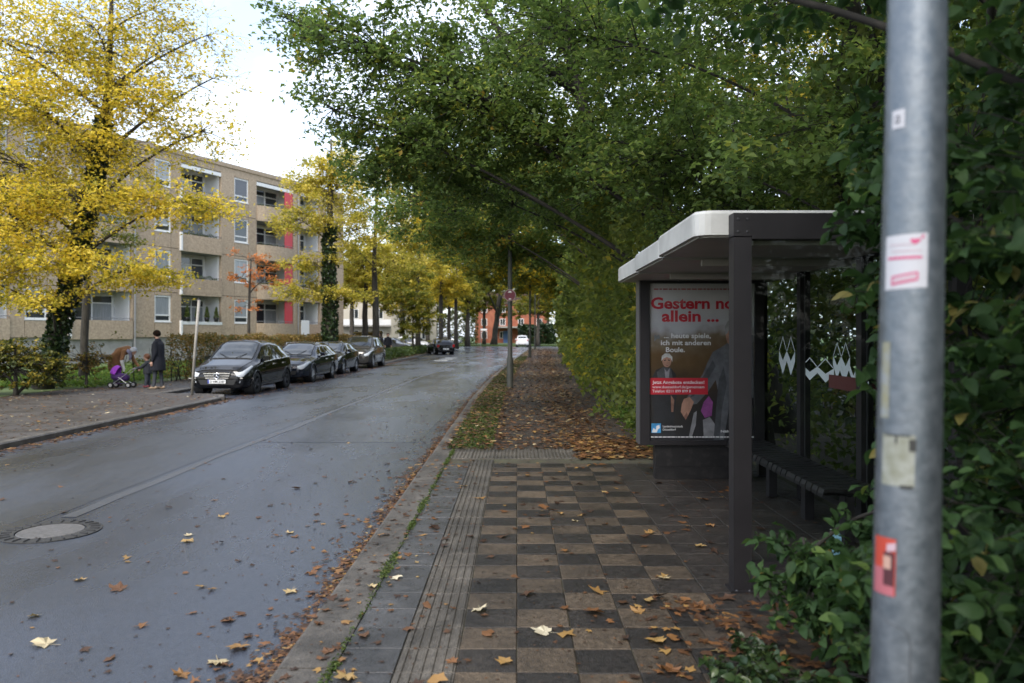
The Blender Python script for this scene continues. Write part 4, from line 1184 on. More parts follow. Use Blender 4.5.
for f in range(4):
    z0 = ZB + f * FH; z1 = z0 + FH
    cur = S0
    for bi, (kind, a, b) in enumerate(BAYS + [('e', S1, S1)]):
        if a > cur:
            # solid stretch, split in panels no wider than 1.6 m
            n_ = max(1, round((a - cur) / 1.6))
            for k in range(n_): panel(cur + (a - cur) * k / n_, cur + (a - cur) * (k + 1) / n_, z0, z1)
        if kind == 'w':
            sz = z0 + .95
            panel(a, b, z0, sz - .05); panel(a, b, sz + 1.6, z1)
            kk = 'blind' if (f == 3 and abs(a - 5.6) < .1) else ('c' if rb_.random() < .75 else 'g')
            window(a, b, sz, sz + 1.595, kk)
        if kind == 'b':
            big = abs(a - 7.7) < .1
            fl = z0 + .0
            HB(a, b, -.02, 1.499, fl - .13 + .02, fl + .04, 'balcony_slab', MT['concrete'])
            bul = .42 if big else .0
            n_ = 8
            if big:
                outer = [(a + (b - a) * k / n_, -bul * math.sin(math.pi * k / n_) ** .6 - .06) for k in range(n_ + 1)]
            else:
                outer = [(a, -.06), (b, -.06)]
            p = MB(); inner = [(x, y + .11) for x, y in outer]
            p.zprism(outer + inner[::-1], fl - .1, fl + (.97 if f or not abs(a - 1.1) < .1 else .8))
            par = p.build('balcony_parapet', MT['aggregate'], ho, recalc=True)
            if f == 0 and abs(a - 1.1) < .1:
                q = MB().box(a, b, -.09, .07, fl + .8, fl + 1.0); q.build('ledge', MT['white_frame'], par)
            else:
                rl = MB(); rl.tube([(x, y + .05, fl + 1.1) for x, y in outer], .022, 6)
                for x, y in outer: rl.tube([(x + (.03 if x == a else -.03 if x == b else 0), y + .05, fl + .95), (x + (.03 if x == a else -.03 if x == b else 0), y + .05, fl + 1.1)], .014, 5)
                rl.build('hand_rail', MT['rail'], par)
            # recess: white right-hand side wall, back wall with a glazed front
            HB(b - .06, b, .2, 1.49, fl + .04, z1 - .115, 'recess_wall', MT['white_paint'])
            HB(a, a + .06, .2, 1.49, fl + .04, z1 - .115, 'recess_wall', MT['white_paint'])
            HB(a + .062, b - .062, 1.36, 1.48, fl + .04, z1 - .115, 'recess_wall', MT['white_paint'])
            wx0, wx1 = a + .95, b - .28
            fr = MB(); yb = 1.29
            zt_ = z1 - .3
            for xx in (wx0, (wx0 + wx1) / 2, wx1): fr.box(xx - .045, xx + .045, yb, 1.359, fl + .1, zt_)
            for zz in (fl + .1, fl + 1.95, zt_ - .06): fr.box(wx0 + .045, wx1 - .045, yb + .004, 1.358, zz, zz + .07)
            w = fr.build('balcony_door', MT['white_frame'], ho)
            for i in range(2):
                xa, xb_ = (wx0 + .045, (wx0 + wx1) / 2 - .045) if i == 0 else ((wx0 + wx1) / 2 + .045, wx1 - .045)
                MB().box(xa, xb_, 1.33, 1.34, fl + .17, fl + 1.95).build('pane', MT['curtain_glass' if (f + i + bi) % 2 else 'win_glass'], w)
                MB().box(xa, xb_, 1.33, 1.34, fl + 2.02, zt_ - .06).build('pane', MT['win_glass'], w)
            if f < 3: pass
            if f == 3: HB(a, b, .0, .16, z1 - .38, z1 - .14, 'awning_box', MT['white_frame'])
            if big:
                HB(b - .9, b - .065, .0, .05, fl + .98, z1 - .14 if f < 3 else z1 - .4, 'red_panel', MT['red_panel'])
            if abs(a - 1.1) < .1 or abs(a + 6.4) < .1:
                HB(a - .14, a - .005, -.14, .16, fl - .09 if f else fl - .02, fl + 1.05, 'white_post', MT['white_frame'])
            if f == 0 and abs(a - 1.1) < .1:
                for k in range(4):
                    xx = a + .45 + k * .8
                    pt = MB().lathe([(.001, 0), (.12, 0), (.17, .26), (.15, .28), (.001, .25)], 12, c=(xx, -.02, fl + 1.0))
                    pot = pt.build('flower_pot', MT['black'], ho, smooth=True)
                    r2 = np.random.default_rng(40 + k)
                    hgt = r2.random(420); rad = .19 * (1 - hgt) ** .7 * r2.random(420) ** .5; an = r2.random(420) * 6.28
                    P = np.stack([xx + rad * np.cos(an), -.02 + rad * np.sin(an), fl + 1.25 + hgt * .72], 1)
                    link_mesh('conifer', leaves_mesh('conifer', P, .09, r2, r2.random(420) * .4 + .6, mat=LM['grass'], up=.2), None, pot)
            elif f in (1, 2, 3) and rb_.random() < .8:
                r2 = np.random.default_rng(70 + bi * 7 + f)
                nn = 260
                xs_ = a + .3 + r2.random(nn) * (b - a - .6)
                P = np.stack([xs_, .12 + r2.normal(size=nn) * .07, fl + 1.0 + np.abs(np.sin(xs_ * 4)) * .22 * r2.random(nn)], 1)
                tag(link_mesh('balcony_plants', leaves_mesh('balcony_plants', P, .1, r2, mat=LM['grass'], up=.3), None, par), kind='stuff')
        cur = max(cur, b)
HB(11.9 + .4, 12.3 + .9, -.11, -.065, ZB + .05, ZB + 1.25, 'white_gate', MT['white_frame'])
dp = MB().tube([(-2.35, -.06, .1), (-2.35, -.06, ZB + 4 * FH + .3)], .05, 8); dp.build('downpipe', M('zinc', (.3, .3, .3), .5, .5), ho)
dp = MB().tube([(12.0, -.06, .1), (12.0, -.06, ZB + 4 * FH + .3)], .05, 8); dp.build('downpipe', bpy.data.materials['zinc'], ho)

# ------------------------------------------------------------------ plain block maker for the houses further away
def block(name, label, loc, rz, w, d, h, wallmat, floors, cols, roof=None, wz=1.3, ww=1.1, ground=.0, trim='white_frame'):
    ro = empty(name, loc, rz, label, 'building')
    MB().box(-w / 2, w / 2, 0, d, 0, h).build('wall', wallmat, ro)
    if roof:
        MB().prism([(-w / 2 - .3, h + .001), (w / 2 + .3, h + .001), (w / 2 + .3, h + .15), (w / 2 - 1.5, h + roof), (-w / 2 + 1.5, h + roof), (-w / 2 - .3, h + .15)], -.3, d + .3).build('roof', M('roof_tile_' + name, (.06, .035, .03), .8), ro, recalc=True)
    else:
        MB().box(-w / 2 - .1, w / 2 + .1, -.1, d + .1, h + .001, h + .3).build('roof', MT['concrete'], ro)
    fh = h / floors
    for f in range(floors):
        for c in range(cols):
            x = -w / 2 + w * (c + .5) / cols; z = f * fh + fh * .36
            fr = MB(); t = .08
            fr.box(x - ww / 2, x + ww / 2, -.03, .02, z, z + t).box(x - ww / 2, x + ww / 2, -.03, .02, z + wz - t, z + wz)
            fr.box(x - ww / 2, x - ww / 2 + t, -.03, .02, z + t, z + wz - t).box(x + ww / 2 - t, x + ww / 2, -.03, .02, z + t, z + wz - t).box(x - .03, x + .03, -.03, .02, z + t, z + wz - t)
            o = fr.build('window', MT[trim], ro)
            MB().box(x - ww / 2 + t, x - .031, -.012, -.006, z + t, z + wz - t).build('pane', MT['win_glass'], o)
            MB().box(x + .031, x + ww / 2 - t, -.012, -.006, z + t, z + wz - t).build('pane', MT['win_glass'], o)
    return ro
brick = M('far_brick', (0.25, 0.075, 0.042), .8, col2=(.34, .115, .06), vscale=1.2, orand=.05)
cream = M('cream_plaster', (0.42, 0.38, 0.31), .8, col2=(.5, .46, .38), vscale=.5)
bk = block('brick_house', 'orange red brick house closing the far end of the street', (-1.0, 152, .1), 0, 14, 10, 7.4, brick, 3, 4, roof=2.4)
MB().box(-3.2, 3.6, -2.6, -.02, 2.9, 3.15).build('porch_roof', MT['concrete'], bk)
for x in (-3.0, -.2, 3.2): MB().box(x - .1, x + .1, -2.5, -2.3, .0, 2.899).build('porch_post', MT['concrete'], bk)
MB().box(-1.6, -.5, -.06, -.021, 0, 2.3).build('door', M('blue_door', (.06, .12, .28), .5), bk)
b2 = block('brick_house', 'lower orange brick house behind the right end of the cross street', (20, 148, .1), 0, 17, 10, 5.8, brick, 2, 5, roof=3)
b3 = block('beige_house', 'pale beige house behind the parked red car', (-24.5, 104, .0), R(12), 16, 9, 8.3, cream, 3, 5)
MB().box(-7.9, 7.9, -1.0, -.04, 2.75, 2.95).build('balcony_slab', MT['concrete'], b3)
MB().box(-7.9, 7.9, -1.0, -.9, 2.951, 3.7).build('balcony_parapet', MT['white_paint'], b3)
b4 = block('beige_house', 'cream house glimpsed between the trunks left of the far bend', (-24, 128, .0), R(5), 22, 9, 8.0, cream, 3, 6, roof=2.4)
# ------------------------------------------------------------------ lamp posts and signs along the right path
pm_ = M('post_dark', (.030, .032, .026), .6, col2=(.05, .052, .042), vscale=6, stretch=(1, 1, .3))
def lamp(x, y, r, h, label):
    ro = empty('street_lamp', (x, y, 0), 0, label, 'street lamp', 'lamp posts along the path')
    MB().lathe([(r * 1.35, -.02), (r * 1.35, .9), (r, .98), (r * .75, h)], 14).build('post', pm_, ro, smooth=True)
    MB().tube([(0, 0, h - .05), (-.3, 0, h + .3), (-1.2, 0, h + .4)], r * .5, 8).build('arm', pm_, ro)
    MB().box(-1.7, -1.1, -.12, .12, h + .33, h + .45).build('lantern', pm_, ro)
    return ro
l1 = lamp(px(510, 388, 24.4).x, 24.4, .075, 6.2, 'dark lamp post with the round red sign, beside the path')
lamp(px(530, 357, 57.5).x, 57.5, .08, 6.5, 'middle dark lamp post on the path, beyond the signed one')
lamp(px(535, 349, 90).x, 90, .08, 6.5, 'farthest dark lamp post along the right-hand path')
sg = empty('round_sign', (px(510, 388, 24.4).x, 24.3, 2.85), 0, 'round dark red traffic sign with pale rim on the lamp post', 'sign')
MB().lathe([(.001, -.004), (.18, -.004), (.18, .004), (.001, .004)], 32, 'y', c=(0, -.03, 0)).build('disc', M('sign_rim', (.24, .17, .17), .5), sg)
MB().lathe([(.001, -.0362), (.158, -.0362), (.158, -.0345)], 32, 'y').build('face', M('sign_face', (.10, .015, .025), .5, col2=(.13, .02, .035), vscale=4), sg, recalc=True)
MB().add([(-.06, -.039, .10), (.0, -.039, .135), (.06, -.039, .10), (.06, -.039, .085), (-.06, -.039, .085)], [(0, 1, 2, 3, 4)]).build('mark', MT['plate'], sg)
MB().add([(-.035, -.039, -.10), (.035, -.039, -.10), (.035, -.039, -.125), (-.035, -.039, -.125)], [(0, 1, 2, 3)]).build('mark', MT['plate'], sg)
MB().box(-.03, .03, -.025, .05, -.05, .05).build('clamp', MT['galv'], sg)
# bare leaning post by the first car
bp = empty('bare_post', (px(209.5, 391, 23.0).x, 21.75, 0), 0, 'bare grey metal post leaning slightly in front of the first parked car', 'post')
MB().tube([(0, 0, -.02), (.1, 0, 1.4), (.2, 0, 2.62)], .038, 10).build('shaft', M('post_grey', (.22, .2, .17), .6, col2=(.3, .28, .24), vscale=8), bp, smooth=True)
MB().lathe([(.001, .03), (.042, .03), (.042, -.02)], 10, c=(.2, 0, 2.62)).build('cap', MT['black'], bp)
# street name sign at the far corner
fs_ = empty('street_sign', (px(481, 342, 112).x, 110.5, -.05), 0, 'small pale street name sign on a thin post at the far left corner', 'sign')
MB().tube([(0, 0, 0), (0, 0, 2.6)], .035, 8).build('post', MT['galv'], fs_)
MB().box(-.02, .9, -.02, .02, 2.3, 2.55).build('plate', MT['plate'], fs_)

# ------------------------------------------------------------------ trees on the left side of the street
Y_ = 24
make_tree('ivy_tree', 'large yellow autumn tree with leaning ivy covered trunk, left foreground', 'tree',
          [(-14.3, Y_, 0, .24), (-13.5, Y_, 3, .2), (-12.75, Y_, 6.2, .16), (-12.3, Y_, 9, .11), (-12.2, Y_, 12.5, .04)],
          [(-14.0, Y_, 9.9, 2.4, 2.2, 1.6, 60), (-12.4, Y_ - .5, 10.4, 2, 2, 1.5, 44), (-15, Y_, 6.6, 2.4, 2, 1.3, 56), (-13.7, Y_ - 1, 8.0, 2.2, 2, 1.3, 54),
           (-11.9, Y_, 7.2, 1.8, 1.8, 1.1, 44), (-10.0, Y_ - .5, 5.5, 1.8, 1.4, .6, 44), (-11.3, Y_ - .8, 3.5, 1.7, 1.3, .5, 40), (-14.5, Y_ - 1, 4.6, 2.1, 1.7, .9, 54),
           (-10.9, Y_, 8.2, 1.2, 1.3, .9, 34, .6), (-9.4, Y_ - .3, 7.6, 1.1, 1.2, .7, 26, .45), (-10.6, Y_ - .4, 9.9, 1.0, 1.1, .9, 24, .4), (-9.5, Y_ + .4, 10.7, 1.0, 1.1, .8, 18, .3), (-9.1, Y_ - .2, 9.2, .9, 1.0, .7, 16, .3), (-11.0, Y_, 11.3, 1.2, 1.2, .9, 24, .45), (-15.6, Y_ - 1, 3.2, 1.6, 1.4, .7, 40), (-13, Y_, 12, 3, 2.6, 1.3, 34),
           (-17.2, Y_, 7, 2.4, 2.4, 3, 50), (-12.7, Y_ - 1, 5.5, 1.7, 1.3, .9, 40), (-15.2, Y_ - 1.5, 8.8, 2.0, 1.5, 1.2, 44), (-16.2, Y_ - 1, 10.6, 2, 1.6, 1.2, 36), (-15.4, Y_ - 1.5, 5.6, 1.8, 1.4, .8, 44),
           (-13.4, Y_ - 1.5, 3.6, 1.5, 1.1, .6, 36), (-11.4, Y_ - 1, 8.9, 1.4, 1.3, .9, 30), (-13.2, Y_ - 1.5, 2.6, 1.2, 1.0, .4, 20, .7)],
          'yellow', 72, .108, 11, flat=.75, ivy=(.2, 8.2, 3800, .13, .13), spread=1.35, twiglets=6, limb_r=.3, twig=.010, rbias=.02)
make_tree('slim_tree', 'slim dark trunk just right of the ivy tree behind the hedge', 'tree',
          [(px(84, 340, 30).x, 30, 0, .16), (px(86, 300, 30).x, 30, 3.0, .13), (px(90, 250, 30).x, 30, 5, .1), (px(95, 200, 30).x, 30, 7.4, .04)],
          [(px(90, 210, 30).x, 30, 6.6, 1.4, 1.4, .9, 18), (px(110, 240, 30).x, 30, 5.4, 1.2, 1.2, .5, 14)], 'yellow_green', 50, .11, 12, flat=.45, twiglets=3)
make_tree('orange_sapling', 'thin young tree with orange leaves in front of the apartment house', 'tree',
          [(px(249, 335, 42).x, 42, 0, .09), (px(249, 300, 42).x, 42, 3.2, .07), (px(251, 265, 42).x, 42, 5.6, .03)],
          [(px(251, 262, 42).x, 42, 5.5, 1.2, 1.0, .6, 12), (px(238, 277, 42).x, 42, 4.7, .9, .8, .4, 10), (px(262, 283, 42).x, 42, 4.4, 1.0, .8, .4, 10), (px(249, 305, 42).x, 42, 3.2, .7, .7, .5, 6)],
          'orange', 34, .12, 13, flat=.5, twiglets=3)
D = 47; q = D / FOC
def lob(u, v, rx, ry, rz, n, f=1.0, dd=0):
    p = px(u, v, D + dd); return (p.x, p.y, p.z, rx, ry, rz, n, f)
make_tree('ivy_tree', 'yellow tree with dark ivy clad trunk behind the second parked car', 'tree',
          [(px(330, 0, D).x, D, 0, .32), (px(330, 0, D).x, D, 3.5, .27), (px(329, 0, D).x, D, 7, .2), (px(331, 0, D).x, D, 10, .15), (px(331, 0, D).x, D, 13.2, .05)],
          [lob(330, 195, 2.4, 2.2, 2.2, 50), lob(299, 222, 1.9, 1.9, .9, 30), lob(356, 232, 1.6, 1.8, 1.1, 26), lob(300, 292, 1.7, 1.7, .6, 26), lob(312, 262, 1.6, 1.6, .6, 22),
           lob(328, 158, 1.5, 1.5, 1.0, 24), lob(352, 292, 1.5, 1.6, .5, 20), lob(310, 185, 1.6, 1.5, .8, 24), lob(350, 180, 1.5, 1.5, 1.0, 20)],
          'yellow_pale', 78, .15, 14, flat=.75, ivy=(.2, 8, 2600, .2, .18), twiglets=5, limb_r=.3, spread=1.2)
D = 51
make_tree('street_tree', 'tall yellow street tree with bare forked trunk behind the last parked car', 'tree',
          [(px(376, 0, D).x, D, 0, .24), (px(375, 0, D).x, D, 4.2, .2), (px(374, 0, D).x, D, 6.5, .14), (px(376, 0, D).x, D, 9.5, .09), (px(378, 0, D).x, D, 13, .03)],
          [lob(378, 190, 2.2, 2.2, 2.2, 34), lob(402, 225, 1.8, 2, 1.2, 24), lob(350, 208, 1.7, 1.8, 1.2, 24), lob(392, 262, 2.0, 2, .7, 24), lob(356, 252, 1.3, 1.5, .7, 14), lob(370, 160, 2, 2, 1.4, 24)],
          'yellow_pale', 60, .15, 15, flat=.75, twiglets=5, limb_r=.3, spread=1.2)
D = 72
make_tree('street_tree', 'thin dark trunked yellow tree behind the round green bush', 'tree',
          [(px(418, 0, D).x, D, 0, .24), (px(418, 0, D).x, D, 6, .19), (px(419, 0, D).x, D, 10, .12), (px(420, 0, D).x, D, 16, .03)],
          [lob(418, 195, 2.8, 2.6, 2.6, 50), lob(432, 235, 2.2, 2.2, 1.4, 34), lob(402, 240, 2.2, 2.2, 1.4, 34), lob(425, 265, 2.4, 2.2, 1.0, 30), lob(412, 165, 2.2, 2.2, 1.6, 26)],
          'yellow_pale', 90, .2, 16, twiglets=5, limb_r=.3)
D = 66
make_tree('round_bush', 'tall rounded yellow green bush on the left verge', 'bush',
          [(px(413, 0, D).x, D, 0, .12), (px(413, 0, D).x, D, 1.2, .1), (px(413, 0, D).x, D, 4, .04)],
          [lob(411, 300, 2.2, 1.9, 1.6, 50), lob(397, 300, 1.6, 1.5, 1.3, 30), lob(424, 312, 1.3, 1.4, 1.2, 28), lob(410, 328, 1.4, 1.4, .9, 24), lob(408, 275, 1.8, 1.6, 1.2, 30)],
          'yellow_green', 95, .17, 17, twiglets=5, limb_r=.2)
D = 80
make_tree('street_tree', 'orange yellow street tree nearest the black hatchback', 'tree',
          [(px(441, 0, D).x, D, 0, .26), (px(441, 0, D).x, D, 5, .2), (px(442, 0, D).x, D, 9, .12), (px(443, 0, D).x, D, 13, .03)],
          [lob(446, 248, 2.8, 2.6, 2.0, 50), lob(438, 285, 2.4, 2.2, 1.0, 36), lob(455, 285, 2.0, 2.0, 1.1, 30), lob(440, 215, 2.4, 2.3, 1.6, 34)],
          'yellow', 90, .2, 18, twiglets=5, limb_r=.3)
D = 95
make_tree('street_tree', 'yellow street tree with straight trunk, third before the far bend', 'tree',
          [(px(456, 0, D).x, D, 0, .28), (px(456, 0, D).x, D, 5, .2), (px(457, 0, D).x, D, 12, .05)],
          [lob(460, 258, 3, 2.8, 2.2, 50), lob(468, 288, 2.4, 2.4, 1.2, 34), lob(453, 292, 2.2, 2.2, 1.0, 28)], 'yellow_green', 85, .24, 19, twiglets=4)
D = 118
make_tree('street_tree', 'leaning pale trunked tree at the far left corner of the junction', 'tree',
          [(px(492, 0, D).x, D + 8, 0, .5), (px(496, 0, D).x, D + 8, 5, .4), (px(499, 0, D).x, D + 8, 9, .2), (px(500, 0, D).x, D + 8, 14, .06)],
          [lob(494, 262, 3.2, 3, 2.2, 44), lob(480, 280, 3, 2.6, 1.6, 40), lob(505, 285, 2.6, 2.4, 1.2, 30)], 'yellow_green', 80, .28, 20, twiglets=4)
make_tree('street_tree', 'twin trunked yellow tree left of the far street sign', 'tree',
          [(px(470, 0, D).x, D - 6, 0, .35), (px(471, 0, D).x, D - 6, 6, .25), (px(471, 0, D).x, D - 6, 12, .05)],
          [lob(472, 285, 3, 2.6, 1.8, 44), lob(466, 255, 3, 2.8, 2.0, 40)], 'yellow_pale', 80, .28, 31, twiglets=4)
for k, (u, dd, h, lab, mm) in enumerate([(352, 92, 13, 'yellow tree behind the ivy clad tree, in front of the beige house', 'yellow_pale'),
                                         (388, 118, 17, 'broad yellow tree far behind the red car', 'yellow_pale'), (436, 140, 17, 'far golden tree rising over the cream house', 'yellow'),
                                         (466, 165, 17, 'most distant yellow green tree left of the brick house', 'yellow_green'), (548, 138, 15, 'far green tree at the right end of the cross street', 'yellow_green'),
                                         (365, 70, 11, 'yellow tree just behind the tall street tree, over the red car', 'yellow_pale'), (402, 88, 14, 'pale yellow tree behind the round green bush', 'yellow_pale'),
                                         (428, 104, 13, 'broad yellow tree between the parking lot and the cream house', 'yellow'), (449, 112, 13, 'yellow green roadside tree before the far bend', 'yellow_green'),
                                         (484, 128, 12, 'yellow green tree hiding the left end of the brick house', 'yellow_green'), (538, 118, 11, 'green tree on the right before the cross street', 'yellow_green'),
                                         (520, 185, 17, 'distant yellow tree behind the brick house roof', 'yellow')]):
    D = dd
    p = px(u, 0, D)
    s = h / 13
    make_tree('far_tree', lab, 'tree', [(p.x, D, 0, .3), (p.x, D, h * .4, .22), (p.x + .3, D, h * .95, .05)],
              [(p.x, D, h * .72, 3.4 * s, 3 * s, 2.8 * s, 60), (p.x - 2.4 * s, D, h * .5, 2.4 * s, 2.2 * s, 1.5 * s, 34), (p.x + 2.4 * s, D, h * .52, 2.4 * s, 2.2 * s, 1.6 * s, 34)],
              mm, 75, .3, 50 + k, twiglets=4)

# hedges and shrubs along the left pavement
make_tree('garden_shrub', 'rounded yellow green shrub at the left edge behind the pavement', 'shrub',
          [(-13.6, 21.6, 0, .06), (-13.6, 21.6, .5, .05), (-13.6, 21.6, 1.4, .02)],
          [(-13.4, 21.6, .8, .8, .8, .7, 90), (-14.4, 21.4, .8, .8, .8, .7, 80), (-12.95, 22.2, .6, .6, .6, .5, 50), (-14.0, 21.3, 1.2, .8, .7, .4, 50)], 'mixed_shrub', 26, .085, 60, twiglets=2)
make_tree('garden_shrub', 'brownish thin shrub between the yellow shrub and the lawn gap', 'shrub',
          [(-13.3, 24.6, 0, .05), (-13.3, 24.6, .4, .04), (-13.3, 24.6, 1.3, .015)],
          [(-13.4, 24.6, .75, .6, .6, .6, 46), (-13.0, 25.0, .9, .35, .45, .45, 20)], 'brown_hedge', 18, .085, 61, twiglets=2)
box_hedge('garden_hedge', 'thin patchy hedge with bare stems behind the people', 'hedge', [(-13.3, 26.4), (-12.2, 28.2)], .6, 1.5, 'mixed_shrub', 2600, .085, 62, gaps=.62, amp=.16)
box_hedge('garden_hedge', 'long clipped brown and green hedge behind the parked cars', 'hedge', [(-12.2, 28.4), (-12.1, 36), (-11.9, 46), (-11.7, 56)], .9, 1.55, 'brown_hedge', 26000, .095, 63, amp=.10)
box_hedge('ground_cover', 'low green ground cover on the verge beyond the parked cars', 'ground cover', [(-9.2, 47.5), (-9.2, 58), (-9.0, 76)], 1.7, .55, 'grass', 9000, .16, 64, amp=.12, stems=False)
box_hedge('verge_hedge', 'small clipped low hedge at the far left bend', 'hedge', [(-8.9, 96), (-9.4, 101), (-12, 105)], 1.2, .8, 'mixed_shrub', 2600, .22, 65, amp=.1, stems=False)
box_hedge('dark_hedge', 'dark green evergreen hedge in front of the far brick house', 'hedge', [(.2, 134), (6.5, 134)], 3, 3.2, 'ivy', 5200, .38, 66, amp=.3, stems=False)
box_hedge('garden_hedge', 'short brown hedge before the beige house', 'hedge', [(-14.6, 72), (-12.6, 73.5)], 1.0, 1.9, 'brown_hedge', 2600, .16, 67, amp=.12, stems=False)

# ------------------------------------------------------------------ trees overhanging from the right
make_tree('overhanging_tree', 'big dark green tree arching from the right over path and road', 'tree',
          [(4.6, 13.5, 0, .22), (3.6, 13.3, 2.5, .18), (2.3, 13, 3.7, .15), (1.3, 13, 4.7, .11), (.9, 13, 6, .08), (.6, 13, 8.8, .05)],
          [(-3.3, 13.5, 6.5, .9, 1.0, .8, 36, .55), (-3.9, 13.5, 7.0, .5, .6, .3, 14, .4), (-3.2, 13.9, 5.5, .7, .8, .5, 26, .5), (-2.3, 13.8, 6.3, 1.4, 1.5, 1.2, 110), (-.9, 14, 5.6, 1.6, 1.7, 1.1, 150), (-1.9, 14.6, 4.9, 1.3, 1.4, .7, 110), (.6, 13.5, 6.6, 1.8, 1.7, 1.3, 150),
           (-1.0, 13.2, 8.6, 2.6, 2.2, 1.3, 110), (2.2, 13, 6.6, 1.7, 1.8, 1.4, 120), (.7, 13.8, 4.9, 1.5, 1.4, .7, 110), (2.5, 12.5, 5.0, 1.5, 1.4, .9, 100), (4.5, 13, 7, 1.8, 2, 2, 80),
           (-.6, 15.5, 4.3, 1.2, 1.3, .5, 70), (1.6, 15.0, 4.2, 1.3, 1.3, .7, 80)],
          'dark', 60, .086, 80, bark='bark_dark', flat=.75, twiglets=5, limb_r=.12, twig=.01, spread=1.2, rbias=-.06,
          extra_limbs=[[(1.3, 13, 4.7, .08), (.2, 13.4, 5.3, .06), (-1.2, 13.7, 6.0, .05), (-3.2, 13.6, 6.7, .02), (-4.2, 13.5, 7.15, .006)],
                       [(1.0, 13, 5.6, .1), (-.3, 13, 6.6, .06), (-.9, 13, 7.6, .03)]])
make_tree('overhanging_tree', 'second dark green tree over the path, behind the nearest one', 'tree',
          [(4.4, 24, 0, .18), (3.7, 24, 3, .12), (2.6, 24, 5, .08), (1.2, 24, 7, .06), (.4, 24, 9.6, .04)],
          [(-2.7, 24, 5.5, 1.6, 1.8, 1.1, 100), (-1.1, 25, 4.7, 1.5, 1.8, .8, 90), (.6, 24, 6, 1.9, 1.8, 1.4, 100), (.6, 25.5, 4.4, 1.3, 1.5, .7, 80), (2.6, 24, 6, 1.8, 1.8, 1.6, 90),
           (-1.6, 24, 7.8, 2.2, 2, 1.4, 90), (1.2, 24, 9, 2.2, 2, 1.4, 60), (-2.2, 21, 6.3, 1.4, 1.4, 1.0, 70), (.5, 19, 5.2, 1.5, 1.5, .9, 90), (2.2, 18.5, 4.6, 1.2, 1.4, .9, 80)],
          'dark', 58, .115, 81, bark='bark_dark', flat=.7, twiglets=5, rbias=.1, limb_r=.12, twig=.012, spread=1.15)
make_tree('overhanging_tree', 'third overhanging tree, yellow green, past the signed lamp post', 'tree',
          [(4.9, 37, 0, .28), (3.6, 37, 4, .22), (2, 37, 6.5, .13), (1, 37, 9.6, .04)],
          [(-2.2, 37, 6.2, 1.9, 2, 1.4, 80), (-.7, 38.5, 4.9, 1.6, 1.8, .8, 70), (1.5, 37, 5.6, 1.8, 2, 1.4, 80), (0, 37, 8.5, 2.4, 2.2, 1.5, 70), (2.5, 37, 4.2, 1.1, 1.8, 1, 60), (-2.2, 32, 6.8, 1.8, 1.8, 1.3, 70)],
          'green', 88, .14, 82, bark='bark_dark', twiglets=4, rbias=.22, limb_r=.14, spread=1.15)
make_tree('overhanging_tree', 'fourth overhanging tree beside the middle lamp post', 'tree',
          [(6.0, 55, 0, .28), (4.8, 55, 4, .22), (3, 55, 7, .13), (2, 55, 11, .04)],
          [(-1.3, 55, 7.2, 2.3, 2.3, 1.6, 80), (1.2, 57, 5.4, 2, 2.2, 1.1, 70), (3.2, 55, 6, 2, 2.3, 1.6, 70), (1, 55, 9.8, 2.6, 2.4, 1.7, 60), (-1.5, 50, 8.6, 2.2, 2.2, 1.6, 60)],
          'green', 86, .19, 83, bark='bark_dark', twiglets=4, rbias=.28, limb_r=.14, spread=1.15)
make_tree('overhanging_tree', 'farthest overhanging tree at the end of the right-hand path', 'tree',
          [(7.6, 80, 0, .3), (6.4, 80, 5, .22), (5, 80, 9, .12), (4, 80, 13, .04)],
          [(1.8, 80, 8.2, 3, 3, 2.0, 80), (4.4, 82, 5.8, 2.4, 2.6, 1.6, 60), (5.5, 80, 8, 2.6, 2.6, 2.2, 60), (0, 84, 10.5, 3, 3, 2, 60)], 'green', 82, .26, 84, bark='bark_dark', twiglets=3, rbias=.28, limb_r=.14, spread=1.15)
make_tree('overhanging_tree', 'dense dark green tree rising directly above the bus shelter', 'tree',
          [(5.0, 8.4, 0, .2), (4.6, 8.2, 2, .17), (3.9, 8, 3.4, .13), (3.2, 7.8, 5, .09), (2.8, 7.8, 7.2, .04)],
          [(3.2, 7.4, 3.5, 1.3, 1.3, .65, 120), (2.0, 10.4, 3.9, 1.2, 1.2, .8, 110), (4.6, 6.6, 4.5, 1.4, 1.4, 1.0, 44), (2.3, 8.2, 5.3, 1.6, 1.6, 1.0, 110), (4.2, 8.4, 6.2, 1.6, 1.6, 1.4, 50), (3.0, 10.5, 3.2, 1.0, 1.1, .8, 90),
           (4.6, 9.6, 3.9, 1.1, 1.4, .9, 40), (.6, 10.6, 5.6, 1.4, 1.4, .8, 90), (1.0, 8.6, 6.2, 1.5, 1.4, .8, 70), (3.4, 6, 5.6, 1.6, 1.4, .9, 70),
           (1.4, 5.0, 5.6, 1.9, 1.7, .8, 70, 1.3), (3.6, 3.4, 5.2, 1.8, 1.8, .9, 70, 1.3), (1.5, 2.0, 5.6, 2.0, 1.9, .8, 70, 1.3), (3.6, .4, 5.4, 1.9, 2.0, .9, 70, 1.3), (1.6, -1.4, 5.8, 2.1, 2.0, .9, 60, 1.3)],  # unseen lobes reaching over the camera, added to shade paving, pole and shelter
          'dark', 58, .075, 85, bark='bark_dark', twiglets=5, twig=.01, rbias=-.15, limb_r=.09, spread=1.15)
